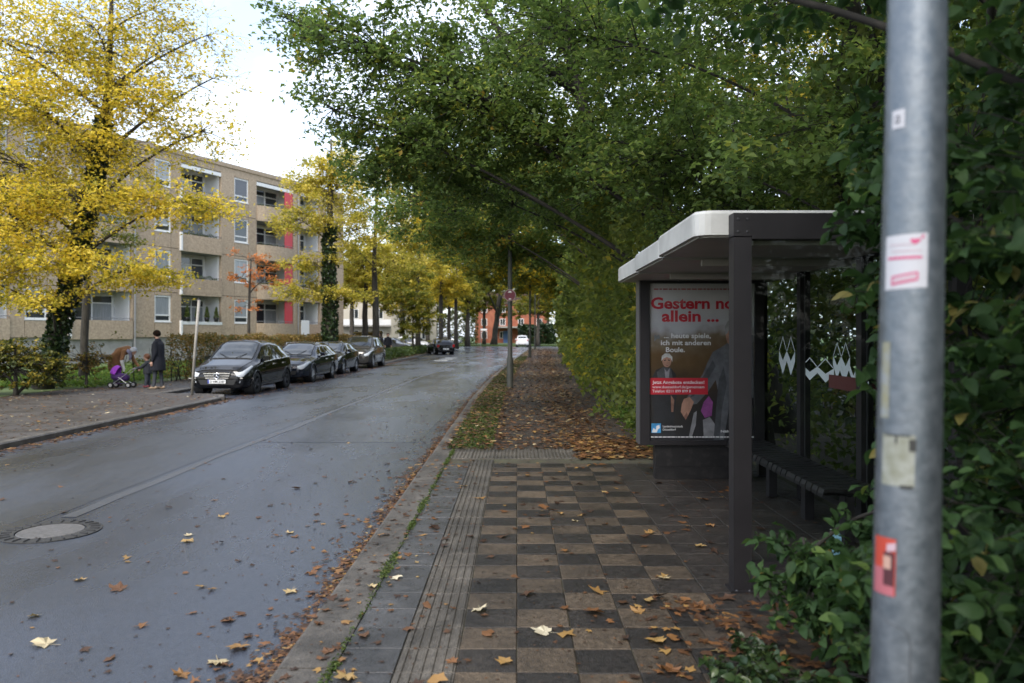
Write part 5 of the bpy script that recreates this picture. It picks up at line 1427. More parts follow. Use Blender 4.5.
make_tree('yellow_tree', 'tree with yellow leaves glimpsed behind the dark foliage over the shelter', 'tree',
          [(7.0, 14, 0, .2), (6.6, 14, 3, .15), (6, 14, 6, .1), (5.6, 14, 8, .04)],
          [(5.2, 14, 5.6, 1.6, 1.6, 1.4, 60), (6.8, 14, 4.2, 1.6, 1.6, 1.4, 60), (3.9, 15, 5.8, 1.4, 1.4, 1.2, 50), (5.4, 13, 7.6, 1.8, 1.8, 1.2, 40)], 'yellow', 46, .1, 86, twiglets=3, rbias=-.1)

# tall overgrown hedge behind the shelter and along the path
def tall_hedge():
    rng = np.random.default_rng(90); rr = random.Random(90)
    ro = empty('overgrown_hedge', (3.2, 11, 0), 0, 'tall overgrown green and yellow hedge along the right of the path', 'hedge')
    n = 112000
    y = np.exp(rng.random(n) * (math.log(95) - math.log(3.0)) + math.log(3.0))
    z = rng.random(n) ** .85 * 5.6
    keepP, keepR, keepS = [], [], []
    for i in range(n):
        Y, Z = y[i], z[i]
        if Y < 10.2: face = 3.35
        elif Y < 11.4: face = 3.35 - (Y - 10.2) / 1.2 * 1.15
        else: face = kerb_x(Y) + 3.35 + .012 * (Y - 11)
        top = 4.8 + .9 * noise.noise((Y * .35, 1, 0))
        if Z > top: continue
        nz = noise.noise((Y * .6, Z * .7, 2)) * .8 + abs(noise.noise((Y * 1.5, Z * 1.6, 5))) * 1.1 - .25
        if Y > 18: nz *= 1.2
        over = -.35 * max(0, Z - 1.2) ** .8 * (.5 if Y > 11 else .2)
        low = -.35 * max(0, .6 - Z) * (1 if Y > 11 else 0) * (noise.noise((Y * 1.1, 3, 3)) + .6)
        dep = rr.random() ** 1.7 * (1.5 if Y > 11 else 2.4)
        X = face + nz + over + low + dep
        if Y < 10.4 and X < 3.1: X = 3.1 + rr.random() * .3
        keepP.append((X - 3.2, Y - 11 + rr.gauss(0, .05), max(.03, Z)))
        yel = .55 * math.exp(-((Y - 13.6) / 1.3) ** 2 - ((Z - 1.7) / 1.1) ** 2) * (1 if noise.noise((Y * 1.2, Z * 1.5, 9)) > -.15 else .2)
        yel += .22 * math.exp(-((Y - 25) / 7) ** 2) * (noise.noise((Y * .5, Z * .7, 4)) + .4)
        keepR.append(rr.random() * .62 + (.13 if Y > 10.4 else 0) + .3 * noise.noise((Y * .9, Z * .9, 7)) + yel)
        keepS.append(.078 + .0052 * max(0, Y - 8) if Y > 10.4 else .095)
    me = leaves_mesh('foliage', np.array(keepP), np.array(keepS), rng, np.array(keepR), mat=LM['green'], up=.4, droop=.3)
    link_mesh('foliage', me, None, ro)
    sb = MB(); yy = 4.0
    while yy < 60:
        X = (4.2 if yy < 11 else kerb_x(yy) + 4.3) - 3.2
        for w in range(2):
            p = Vector((X + rr.uniform(-.3, .5), yy - 11 + rr.uniform(-.3, .3), -.02))
            sb.tube([p, p + Vector((rr.uniform(-.3, .1), rr.uniform(-.2, .2), 1.6)), p + Vector((rr.uniform(-.9, .3), rr.uniform(-.5, .5), 3.4)), p + Vector((rr.uniform(-1.3, .3), rr.uniform(-.7, .7), 5))], [.06, .045, .03, .008], 5)
        yy += .9 + .04 * yy
    sb.build('stems', MT['bark_dark'], ro)
tall_hedge()

# broad-leaved shrubs beside the lamp pole
make_tree('broadleaf_shrub', 'tall broad leaved green shrub filling the right edge behind the lamp pole', 'shrub',
          [(2.1, 2.9, 0, .06), (2.05, 2.85, 1.2, .05), (2.0, 2.8, 2.4, .035), (2.0, 2.7, 3.6, .012)],
          [(1.85, 2.55, .9, .55, .6, .75, 100), (1.9, 2.6, 2.1, .55, .6, .75, 100), (1.84, 3.25, 1.6, .34, .45, .55, 56), (2.2, 2.3, 3.1, .8, .8, .6, 80), (1.62, 3.0, .5, .36, .45, .4, 50),
           (2.6, 3.4, 1.6, .6, .7, 1.4, 110), (1.72, 3.4, 2.2, .3, .4, .25, 22), (.55, 3.7, 3.27, .4, .3, .1, 8, .5), (1.35, 3.4, 3.2, .5, .4, .22, 14), (2.5, 4.4, 2.6, .6, .6, .7, 60), (3.0, 4.2, 1.2, .5, .6, 1.0, 60),
           (1.62, 1.45, 1.5, .38, .5, 1.2, 130), (2.0, 1.0, 1.3, .6, .7, 1.1, 60), (2.2, 0, 1.6, .7, .7, 1.3, 80), (2.4, -1.2, 1.8, .8, .8, 1.4, 70), (2.1, .6, 3.0, .8, .9, .6, 60)],  # lobes beside the camera, mostly unseen, added to shade the pole's right side
          'near', 24, .068, 91, bark='bark_dark', twiglets=3, twig=.006, limb_r=.1, near_leaves=290, aspect=.72, spread=1.1)
make_tree('low_shrub', 'low leafy green shrub at the foot of the lamp pole, before the shelter post', 'shrub',
          [(1.5, 3.8, 0, .02), (1.48, 3.85, .3, .016), (1.4, 3.9, .65, .006)],
          [(1.56, 3.8, .42, .24, .3, .28, 70), (1.36, 3.9, .46, .16, .2, .22, 36), (1.66, 3.45, .34, .24, .3, .28, 54), (1.54, 3.25, .2, .22, .28, .18, 36), (1.75, 3.8, .78, .18, .22, .18, 18)],
          'near', 12, .06, 92, bark='bark_dark', twiglets=3, twig=.004, limb_r=.05, near_leaves=290, aspect=.75)
make_tree('ivy_clump', 'small clump of dark ivy on the ground at the bed edge', 'plant',
          [(1.02, 3.72, 0, .008), (1.03, 3.72, .06, .006), (1.05, 3.72, .14, .003)],
          [(1.03, 3.72, .09, .16, .15, .08, 26), (1.18, 3.95, .08, .14, .14, .07, 18), (1.2, 3.55, .09, .14, .14, .08, 18)], 'ivy', 9, .05, 93, bark='bark_dark', twiglets=2, twig=.003, limb_r=.04, near_leaves=150, aspect=.85)

box_hedge('garden_hedge', 'tall mixed hedge closing the cross street left of the brick house', 'hedge', [(-30, 133), (-6.6, 134)], 3, 5.2, 'mixed_shrub', 7000, .42, 68, amp=.5, stems=False, rbias=-.15)
box_hedge('garden_hedge', 'tall green hedge right of the far brick house', 'hedge', [(5.4, 139), (30, 138)], 3, 6.5, 'green', 7000, .42, 69, amp=.5, stems=False)

box_hedge('overgrown_hedge', 'second dark hedge row behind the glass shelter', 'hedge', [(5.9, .5), (6.2, 10), (6.6, 30)], 1.8, 6.4, 'ivy', 26000, .19, 70, amp=.4, stems=True)

# ------------------------------------------------------------------ cars
def paint(name, c, metal=0): return M('car_paint_' + name, c, .06, metal, spec=.45)
PAINT = {'black': paint('black', (.003, .003, .004)), 'blue_black': paint('blue_black', (.007, .01, .018)), 'dark': paint('dark', (.007, .008, .011)), 'grey': paint('grey', (.05, .047, .043), .3),
         'red': paint('red', (.16, .008, .014)), 'white': paint('white', (.62, .62, .62), 0), 'silver': paint('silver', (.36, .37, .38), .5)}
# stations: y, z bottom, z belt, z top, half width, half width at top
PROF = {
 'mpv': [(0, .30, .58, .66, .58, .40), (.07, .22, .66, .74, .74, .52), (.3, .19, .76, .86, .84, .62), (.7, .18, .84, .96, .875, .68), (1.0, .18, .89, 1.05, .885, .69), (1.35, .18, .92, 1.27, .888, .64), (1.85, .18, .95, 1.55, .888, .58),
         (2.5, .18, .98, 1.60, .888, .585), (3.2, .18, 1.0, 1.575, .885, .57), (3.75, .18, 1.02, 1.47, .87, .55), (4.05, .2, 1.02, 1.2, .85, .6), (4.2, .24, .9, .98, .82, .66), (4.27, .32, .62, .7, .72, .5)],
 'estate': [(0, .30, .56, .64, .6, .42), (.07, .22, .64, .71, .78, .55), (.35, .19, .72, .80, .88, .68), (.9, .18, .80, .90, .92, .72), (1.35, .18, .86, .97, .925, .73), (1.75, .18, .9, 1.2, .927, .66), (2.3, .18, .92, 1.42, .927, .60),
            (3.0, .18, .94, 1.47, .927, .60), (3.9, .18, .96, 1.45, .92, .59), (4.5, .19, .98, 1.32, .9, .58), (4.75, .22, .97, 1.08, .88, .64), (4.86, .26, .86, .93, .84, .66), (4.9, .34, .62, .68, .74, .5)],
 'hatch': [(0, .30, .58, .66, .58, .40), (.07, .22, .66, .73, .74, .52), (.3, .19, .74, .83, .83, .62), (.7, .18, .82, .92, .87, .67), (1.05, .18, .87, .99, .88, .68), (1.45, .18, .9, 1.22, .88, .62), (1.95, .18, .93, 1.44, .88, .57),
           (2.6, .18, .95, 1.47, .88, .57), (3.2, .18, .97, 1.43, .875, .56), (3.75, .19, .99, 1.28, .86, .56), (4.02, .22, .97, 1.05, .84, .62), (4.15, .28, .8, .88, .8, .62), (4.2, .34, .6, .66, .7, .5)],
 'suv': [(0, .36, .66, .78, .62, .46), (.06, .28, .78, .88, .8, .6), (.3, .24, .86, .97, .88, .7), (.8, .23, .94, 1.05, .92, .74), (1.2, .23, .98, 1.11, .925, .74), (1.55, .23, 1.02, 1.38, .925, .68), (2.0, .23, 1.05, 1.66, .925, .63),
         (2.7, .23, 1.07, 1.71, .925, .63), (3.5, .23, 1.09, 1.69, .92, .62), (4.1, .24, 1.1, 1.55, .9, .6), (4.4, .27, 1.08, 1.2, .88, .66), (4.5, .33, .8, .9, .8, .6)]}
AX = {'mpv': (.78, 3.55), 'estate': (.86, 3.74), 'hatch': (.8, 3.4), 'suv': (.86, 3.64)}
GLZ = {'mpv': (1.02, 1.84, 3.72, 1.5, 3.75, 2.55), 'estate': (1.4, 2.28, 4.4, 1.95, 4.45, 3.0), 'hatch': (1.08, 1.93, 3.6, 1.6, 3.6, 2.6), 'suv': (1.25, 1.98, 4.1, 1.7, 4.05, 2.8)}


def crom(p0, p1, p2, p3, t):
    return .5 * ((2 * p1) + (-p0 + p2) * t + (2 * p0 - 5 * p1 + 4 * p2 - p3) * t * t + (-p0 + 3 * p1 - 3 * p2 + p3) * t ** 3)


def car_meshes(kind):
    st = np.array(PROF[kind]); n = len(st)
    ys, rows = [], []
    SUB = 6
    for i in range(n - 1):
        for k in range(SUB):
            t = k / SUB
            r = crom(st[max(i - 1, 0)], st[i], st[i + 1], st[min(i + 2, n - 1)], t)
            r[0] = st[i][0] * (1 - t) + st[i + 1][0] * t
            rows.append(r)
    rows.append(st[-1])
    g0, g1, g2, s0, s1, bp = GLZ[kind]
    rings = []
    for (y, zb, zm, zt, w, wt) in rows:
        cab = max(0, min(1, (zt - zm - .12) / .3))
        key = [(0, zb), (w * .78, zb), (w * .97, zb + .07), (w * 1.0, zb + (zm - zb) * .45), (w * .995, zb + (zm - zb) * .72), (w * .965, zm), (wt + .05 * cab, zt - .03 - .075 * cab), (wt * .72, zt - .008 - .012 * cab), (0, zt)]
        div = [2, 1, 3, 3, 3, 6, 3, 4]
        ring = []
        for i in range(8):
            for k in range(div[i]):
                t = k / div[i]; a, b = key[i], key[i + 1]
                ring.append((a[0] * (1 - t) + b[0] * t, y, a[1] * (1 - t) + b[1] * t))
        ring.append((0, y, zt))
        rings.append(ring)
    m = len(rings[0])
    B0 = 2 + 1 + 3 + 3 + 3          # ring index of the belt line
    T0 = B0 + 6                     # ring index of the roof edge
    half = MB(); parts = {}
    def face(name, side, quad):
        parts.setdefault((name, side), MB()).add([(p[0] * side, p[1], p[2]) for p in quad], [(0, 1, 2, 3) if side > 0 else (3, 2, 1, 0)])
    f_ax, r_ax = AX[kind]; wr = .33 if kind != 'suv' else .36
    for side in (1, -1):
        for i in range(len(rings) - 1):
            for k in range(m - 1):
                qd = [rings[i][k], rings[i + 1][k], rings[i + 1][k + 1], rings[i][k + 1]]
                cy = sum(p[1] for p in qd) / 4; cz = sum(p[2] for p in qd) / 4; cx = sum(p[0] for p in qd) / 4
                if cx > .5 and any((cy - a) ** 2 + (cz - wr) ** 2 < (wr + .045) ** 2 for a in (f_ax, r_ax)): continue
                if k < 3 and any(abs(cy - a) < wr + .04 for a in (f_ax, r_ax)) and cx > .5: continue
                if g0 < cy < g1 and k >= T0 + 1: face('windscreen', side, qd)
                elif cy > g2 and k >= T0 + 1 and cz > rows[0][2] + .35 and rows[min(i, len(rows) - 1)][3] - rows[i][2] > .16: face('rear_window', side, qd)
                elif s0 < cy < s1 and B0 <= k < T0 - 1 and rows[i][3] - rows[i][2] > .3:
                    if abs(cy - bp) < .06: face('pillar', side, qd)
                    else: face('side_window_f' if cy < bp else 'side_window_r', side, qd)
                else: face('body', side, qd)
        for i, rv in ((0, False), (len(rings) - 1, True)):
            for k in range(m - 1):
                zc_ = (rings[i][0][2] + rings[i][-1][2]) / 2
                q = [rings[i][k], rings[i][k + 1], (0, rings[i][0][1], zc_ + .001), (0, rings[i][0][1], zc_)]
                face('body', side, q)
    return parts, rows, rings


def wheel_meshes():
    t = MB().lathe([(.2, -.09), (.3, -.1), (.325, -.075), (.33, 0), (.325, .075), (.3, .1), (.2, .09)], 28, 'x')
    r = MB().lathe([(.21, -.085), (.215, -.05), (.19, -.04), (.19, .06)], 28, 'x')
    for k in range(5):
        a = 2 * math.pi * k / 5
        c, s = math.cos(a), math.sin(a)
        for off in (-.12, .12):
            c2, s2 = math.cos(a + off), math.sin(a + off)
            r.tube([(-.05, .03 * c, .03 * s), (-.065, .2 * c2, .2 * s2)], [.026, .02], 5)
    r.lathe([(.001, -.075), (.05, -.07), (.055, -.04)], 14, 'x')
    d = MB().lathe([(.001, -.02), (.2, -.02)], 20, 'x')
    return t, r, d
WT, WR, WD = wheel_meshes()
ME_T = WT.mesh('tyre', MT['rubber'], True); ME_R = WR.mesh('rim', MT['alloy'], True); ME_RD = WR.mesh('rim', MT['alloy_dark'], True); ME_D = WD.mesh('brake', MT['black'])
CACHE = {}


def make_car(name, label, kind, color, x, y, rz=0.0, emblem=False, plate_txt=None, dark_rims=False, group=None, chrome_grille=True, rails=False, z=ROADZ):
    ro = empty(name, (x, y, z), rz, label, 'car', group)
    if kind not in CACHE: CACHE[kind] = car_meshes(kind)
    parts, rows, rings = CACHE[kind]
    pt = PAINT[color]
    body = MB()
    for s in (1, -1):
        p = parts[('body', s)]; body.add(p.v, p.f)
    me = body.mesh('body', pt, True)
    bm = bmesh.new(); bm.from_mesh(me); bmesh.ops.remove_doubles(bm, verts=bm.verts, dist=.0005); bmesh.ops.recalc_face_normals(bm, faces=bm.faces); bm.to_mesh(me); bm.free()
    me.polygons.foreach_set('use_smooth', [True] * len(me.polygons))
    bo = link_mesh('body', me, None, ro)
    def glass(nm, sides, keys, mat='car_glass'):
        b = MB()
        for s in sides:
            for k in keys:
                if (k, s) in parts: b.add(parts[(k, s)].v, parts[(k, s)].f)
        if b.f:
            me = b.mesh(nm, MT[mat], True)
            bm = bmesh.new(); bm.from_mesh(me); bmesh.ops.remove_doubles(bm, verts=bm.verts, dist=.0005); bmesh.ops.recalc_face_normals(bm, faces=bm.faces); bm.to_mesh(me); bm.free()
            me.polygons.foreach_set('use_smooth', [True] * len(me.polygons))
            return link_mesh(nm, me, None, ro)
    glass('windscreen', (1, -1), ['windscreen']); glass('rear_window', (1, -1), ['rear_window'])
    for s in (1, -1):
        glass('side_window', (s,), ['side_window_f']); glass('side_window', (s,), ['side_window_r']); glass('door_pillar', (s,), ['pillar'], 'black')
    f_ax, r_ax = AX[kind]; W = rows[len(rows) // 2][4]; L = rows[-1][0]
    sc = 1.09 if kind == 'suv' else 1.0
    wr = .33 * sc
    for ya in (f_ax, r_ax):
        for s in (1, -1):
            w = link_mesh('wheel', ME_T, None, ro, (s * (W - .115), ya, wr), (0, 0, 0 if s < 0 else math.pi), (sc, sc, sc))
            link_mesh('rim', ME_RD if dark_rims else ME_R, None, w); link_mesh('brake_disc', ME_D, None, w)
            n_ = 14
            arc = [(s * (W - .012), ya + (wr + .055) * math.cos(math.pi * (.02 + .96 * k / n_)), wr + (wr + .055) * math.sin(math.pi * (.02 + .96 * k / n_)) - .02) for k in range(n_ + 1)]
            MB().tube(arc, .022, 6).build('wheel_arch', pt, bo, smooth=True)
            ar = MB().lathe([(wr + .07, -.26), (wr + .07, 0)], 20, 'x', c=(0, 0, 0)); ar.v = [(s * (W - .03) + (v[0] if s > 0 else -v[0]), v[1] + ya, v[2] + wr) for v in ar.v]
            ar.build('wheel_well', MT['black'], bo)
    MB().box(-W + .3, W - .3, .5, L - .5, .2, .3).build('underbody', MT['black'], bo)
    # front end
    zt0 = rows[0][3]; zb0 = rows[0][1]
    gw = .40; gz0, gz1 = zt0 - .17, zt0 - .01
    MB().prism([(-gw, gz1), (-gw * .82, gz0), (gw * .82, gz0), (gw, gz1)], -.035, .12).build('grille', MT['black'], ro, recalc=True)
    for k in range(3):
        zz = gz0 + .02 + k * (gz1 - gz0 - .03) / 2; ww = gw * (.83 + .15 * k / 2)
        MB().box(-ww, ww, -.048, -.034, zz - .012, zz + .012).build('grille_bar', MT['chrome'] if chrome_grille else MT['alloy_dark'], ro)
    if emblem:
        em = MB(); n_ = 20; zc = (gz0 + gz1) / 2
        em.tube([(.078 * math.cos(2 * math.pi * k / n_), -.06, zc + .078 * math.sin(2 * math.pi * k / n_)) for k in range(n_ + 1)], .009, 6)
        for k in range(3):
            a = R(90 + 120 * k); em.tube([(0, -.06, zc), (.075 * math.cos(a), -.06, zc + .075 * math.sin(a))], [.016, .004], 5)
        MB().lathe([(.001, -.052), (.082, -.052), (.082, -.045)], 20, 'y', c=(0, 0, zc)).build('emblem_back', MT['black'], ro)
        em.build('emblem', MT['chrome'], ro)
    # lower intake, plate, fog lamps
    MB().prism([(-.55, zb0 + .16), (-.48, zb0 + .02), (.48, zb0 + .02), (.55, zb0 + .16)], -.012, .1).build('air_intake', MT['black'], ro, recalc=True)
    MB().box(-.26, .26, -.05, -.036, gz0 - .135, gz0 - .025).build('number_plate', MT['plate'], ro)
    if plate_txt:
        me = text_mesh(plate_txt, .42, .07, MT['black'], .02)
        link_mesh('plate_lettering', me, None, ro, (-.19, -.0515, gz0 - .115))
        MB().box(-.258, -.215, -.0525, -.0505, gz0 - .133, gz0 - .027).build('plate_strip', M('plate_blue', (.02, .05, .3), .5) if 'plate_blue' not in bpy.data.materials else bpy.data.materials['plate_blue'], ro)
    def surf(y, z):
        """half width of the body at station y, height z"""
        i = min(range(len(rows)), key=lambda i: abs(rows[i][0] - y)); rg = rings[i]
        best = max((p for p in rg if abs(p[2] - z) < .05), key=lambda p: p[0], default=(rows[i][4], 0, 0))
        return best[0]
    for s in (1, -1):
        # swept-back lamp that follows the corner of the nose
        b = MB(); top, bot = [], []
        for k in range(7):
            t = k / 6; yy = .03 + .5 * t ** 1.3
            i = min(range(len(rows)), key=lambda i: abs(rows[i][0] - yy)); rw = rows[i]
            zc = rw[2] - .055 + .07 * t
            hh = .085 * (1 - .65 * t ** 2)
            xx = (surf(yy, zc)) + .008
            if k == 0: xx = max(.44, xx - .12)
            top.append((s * (xx - .02), yy - .02, zc + hh)); bot.append((s * xx, yy - .02, zc - hh * .7))
        n_ = 7
        mid = [((a[0] + c[0]) / 2 + s * .022, (a[1] + c[1]) / 2 - .015, (a[2] + c[2]) / 2) for a, c in zip(top, bot)]
        b.add(bot + mid + top, [(i, i + 1, i + n_ + 1, i + n_) for i in range(n_ - 1)] + [(i + n_, i + n_ + 1, i + 2 * n_ + 1, i + 2 * n_) for i in range(n_ - 1)])
        b.build('headlight', MT['lamp_glass'], ro, smooth=True, recalc=False)
        MB().lathe([(.001, -.02), (.05, -.015), (.055, .03)], 14, 'y', c=(s * .6, .045, zb0 + .1)).build('fog_lamp', MT['lamp_glass'], ro, smooth=True)
        MB().cbox(s * .7 - .15, s * .7 + .02 if s > 0 else s * .7 + .15, .03, .06, zb0 + .19, zb0 + .215, .004).build('bumper_trim', MT['chrome'] if chrome_grille else MT['black'], ro)
        # mirror
        ym = GLZ[kind][3] + .02; zm = rows[len(rows) // 2][2] + .03
        mr = MB().loft([[(s * (W - .05 + .16 * t), ym + (-.05 + .1 * (1 if q in (1, 2) else 0)) * (1 - .3 * t), zm + (.0 if q in (0, 1) else .13) * (1 - .15 * t)) for q in range(4)] for t in (0, .3, 1)])
        mr.build('mirror', pt, ro, smooth=False, recalc=True)
        # door seams and handle, sill trim
        for yy in (GLZ[kind][3] - .05, GLZ[kind][5], GLZ[kind][5] + .95):
            zz0, zz1 = .36, rows[len(rows) // 2][2] - .01
            pts = [(s * (surf(yy, z_) + .0015), yy, z_) for z_ in (zz0, zz0 + .2, zz0 + .4, zz1)]
            MB().tube(pts, .004, 4).build('door_seam', MT['black'], bo)
        for yy in (GLZ[kind][5] - .22, GLZ[kind][5] + .7):
            zz = rows[len(rows) // 2][2] - .1
            MB().box(min(s * (surf(yy, zz) - .01), s * (surf(yy, zz) + .025)), max(s * (surf(yy, zz) - .01), s * (surf(yy, zz) + .025)), yy - .1, yy + .1, zz - .018, zz + .018).build('door_handle', MT['chrome'] if chrome_grille else pt, ro)
        if rails:
            yy0, yy1 = GLZ[kind][1] + .1, GLZ[kind][2] - .05
            zr = rows[len(rows) // 2][3] + .02; xr = rows[len(rows) // 2][5] - .02
            MB().tube([(s * xr, yy0, zr - .08), (s * xr, yy0 + .12, zr), (s * xr, yy1 - .15, zr), (s * xr, yy1, zr - .1)], .016, 6).build('roof_rail', MT['alloy'], ro)
        # rear lamps
        zc = rows[-1][2] + .18
        b = MB().cbox(s * (W - .28), s * (W - .10), L - .16, L - .02, zc - .1, zc + .12, .01) if s > 0 else MB().cbox(-(W - .10), -(W - .28), L - .16, L - .02, zc - .1, zc + .12, .01)
        b.build('tail_lamp', MT['tail_red'], ro)
    MB().box(-.26, .26, L - .01, L + .012, rows[-1][1] + .12, rows[-1][1] + .23).build('number_plate', MT['plate'], ro)
    MB().box(-.6, .6, L - .06, L + .006, rows[-1][1] - .02, rows[-1][1] + .08).build('rear_bumper', MT['black'], ro)
    # dark seals round the windscreen, bonnet gap, wipers
    g0, g1 = GLZ[kind][0], GLZ[kind][1]; T0 = 18
    i0 = min(range(len(rows)), key=lambda i: abs(rows[i][0] - g0)); i1 = min(range(len(rows)), key=lambda i: abs(rows[i][0] - g1))
    def rail(pts, r_, nm='window_seal', m_='black'): MB().tube([(p[0], p[1], p[2] + .003) for p in pts], r_, 5).build(nm, MT[m_], bo)
    for ii in (i0, i1):
        rg = rings[ii][T0 + 1:]; rail(rg + [(-p[0], p[1], p[2]) for p in rg[::-1][1:]], .02 if ii == i0 else .012)
    for s in (1, -1):
        rail([(s * rings[i][T0 + 1][0], rings[i][T0 + 1][1], rings[i][T0 + 1][2]) for i in range(i0, i1 + 1)], .02)
        rail([(s * rings[i][12][0] * 1.003, rings[i][12][1], rings[i][12][2]) for i in range(i0 + 3, len(rows) - 10)], .008, 'belt_trim', 'chrome' if chrome_grille else 'black')
        rail([(s * rings[i][T0][0], rings[i][T0][1], rings[i][T0][2]) for i in range(4, i0)], .006, 'bonnet_gap')
        pa = rings[i0][T0 + 3]; pb = rings[i0 + 4][T0 + 2]
        rail([(s * .1 + pa[0] * .1, pa[1] - .01, rings[i0][-1][2] + .01), (s * pb[0] * .75, pb[1], pb[2] + .025)], .009, 'wiper')
    return ro


G = 'cars parked along the left kerb'
make_car('parked_car', 'black compact van-like car, nearest of the parked row, round emblem on grille', 'mpv', 'black', -8.56, 22.75, R(-1.5), emblem=True, plate_txt='D HM 2187', dark_rims=True, group=G)
make_car('parked_car', 'dark blue estate car with roof rails, second in the parked row', 'estate', 'blue_black', -8.42, 28.5, R(-1), emblem=False, rails=True, group=G, plate_txt=None)
make_car('parked_car', 'dark hatchback mostly hidden behind the estate car', 'hatch', 'dark', -8.6, 34.8, R(-1), chrome_grille=False, group=G)
make_car('parked_car', 'grey brown off-road car, last of the parked row', 'suv', 'grey', -8.45, 41.0, R(-1), chrome_grille=False, rails=True, group=G)
G2 = 'cars beyond the left verge'
p = px(395, 345, 62)
make_car('parked_car', 'dark red car parked sideways behind the verge shrubs', 'estate', 'red', p.x - 1.6, 61.5, R(88), chrome_grille=False, group=G2, z=-.05)
make_car('parked_car', 'white car in the parking lot beside the round bush', 'mpv', 'white', px(431, 345, 84).x, 83, R(60), chrome_grille=False, group=G2, z=-.05)
make_car('parked_car', 'silver car low behind the round bush', 'hatch', 'silver', px(423, 345, 76).x - .6, 75, R(75), chrome_grille=False, group=G2, z=-.05)
make_car('parked_car', 'black hatchback standing at the verge edge before the orange tree', 'hatch', 'black', px(437, 350, 77).x + .1, 73.5, R(200), chrome_grille=False, group=G2)
make_car('driving_car', 'white car driving away at the far end of the road', 'suv', 'white', .75, 118.6, R(180), chrome_grille=False)
make_car('parked_car', 'pale blue grey car by the far left corner', 'hatch', 'silver', px(463, 340, 128).x, 124, R(80), chrome_grille=False, z=.12)

# ------------------------------------------------------------------ people
def seg_d(p, a, b):
    ab = b - a; t = max(0, min(1, (p - a).dot(ab) / max(ab.length_squared, 1e-9)))
    return (p - (a + ab * t)).length, t


def figure(caps, name, mats, parent, voxel=.011):
    """one continuous surface from tapered limbs; caps: (p0, p1, r0, r1, material key[, flatten x/y])"""
    b = MB()
    for c in caps:
        p0, p1, r0, r1 = Vector(c[0]), Vector(c[1]), c[2], c[3]
        d = (p1 - p0); L = d.length
        dn = d.normalized() if L > 1e-6 else Vector((0, 0, 1))
        pts, rs = [], []
        for k in range(4):
            a = math.pi / 2 * k / 4; pts.append(p0 - dn * r0 * math.cos(a)); rs.append(max(.001, r0 * math.sin(a)))
        pts += [p0, p0.lerp(p1, .5), p1]; rs += [r0, (r0 + r1) / 2, r1]
        for k in range(1, 5):
            a = math.pi / 2 * k / 4; pts.append(p1 + dn * r1 * math.sin(a)); rs.append(max(.001, r1 * math.cos(a)))
        n0 = len(b.v)
        b.tube(pts, rs, 12)
        if len(c) > 5:
            fx, fy = c[5]; m = p0.lerp(p1, .5)
            for i in range(n0, len(b.v)):
                x, y, z = b.v[i]; b.v[i] = (m.x + (x - m.x) * fx, m.y + (y - m.y) * fy, z)
    me = b.mesh('figure_tmp')
    ob = bpy.data.objects.new('figure_tmp', me); COL.objects.link(ob)
    rm = ob.modifiers.new('r', 'REMESH'); rm.mode = 'VOXEL'; rm.voxel_size = voxel
    sm = ob.modifiers.new('s', 'SMOOTH'); sm.iterations = 3; sm.factor = .5
    bpy.context.view_layer.update()
    out = bpy.data.meshes.new_from_object(ob.evaluated_get(bpy.context.evaluated_depsgraph_get()))
    bpy.data.objects.remove(ob)
    keys = list(mats)
    out.materials.clear()
    for k in keys: out.materials.append(mats[k])
    segs = [(Vector(c[0]), Vector(c[1]), c[2], c[3], keys.index(c[4])) for c in caps]
    idx = []
    for pl in out.polygons:
        p = pl.center; best, bi = 1e9, 0
        for a, e, r0, r1, mi in segs:
            d, t = seg_d(p, a, e); d -= r0 * (1 - t) + r1 * t
            if d < best: best, bi = d, mi
        idx.append(bi)
    out.polygons.foreach_set('material_index', idx)
    out.polygons.foreach_set('use_smooth', [True] * len(idx))
    return link_mesh(name, out, None, parent)


def hand(p, d, side, key='skin', s=1.0, curl=.5):
    """palm and five fingers from the wrist p along d; side is the thumb direction"""
    p, d, side = Vector(p), Vector(d).normalized(), Vector(side).normalized()
    side = (side - d * side.dot(d)).normalized(); n = d.cross(side)
    out = [(p, p + d * .075 * s, .03 * s, .036 * s, key)]
    for k, (o, l) in enumerate([(.03, .07), (.01, .08), (-.011, .075), (-.031, .058)]):
        a = p + d * .085 * s + side * o * s; m = a + d * l * .5 * s; e = m + (d * (1 - curl) + n * curl).normalized() * l * .5 * s
        out += [(a, m, .0095 * s, .009 * s, key), (m, e, .009 * s, .0075 * s, key)]
    a = p + d * .03 * s + side * .03 * s; m = a + (d * .6 + side * .8).normalized() * .04 * s
    out += [(a, m, .012 * s, .010 * s, key), (m, m + d * .03 * s, .010 * s, .008 * s, key)]
    return out


def head(c, f, r=.1, skin='skin'):
    """skull, jaw, nose, ears around centre c, looking along f"""
    c, f = Vector(c), Vector(f).normalized(); up = Vector((0, 0, 1)); s = f.cross(up).normalized(); u = s.cross(f)
    k = r / .1
    o = [(c - f * .015 * k + u * .02 * k, c + f * .02 * k + u * .02 * k, .088 * k, .085 * k, skin), (c + f * .035 * k - u * .05 * k, c + f * .045 * k - u * .085 * k, .062 * k, .045 * k, skin),
         (c + f * .1 * k + u * .005 * k, c + f * .118 * k - u * .03 * k, .010 * k, .016 * k, skin)]
    for sg_ in (1, -1): o.append((c + s * .088 * k * sg_ + u * .01 * k, c + s * .094 * k * sg_ - u * .03 * k, .014 * k, .010 * k, skin))
    return o


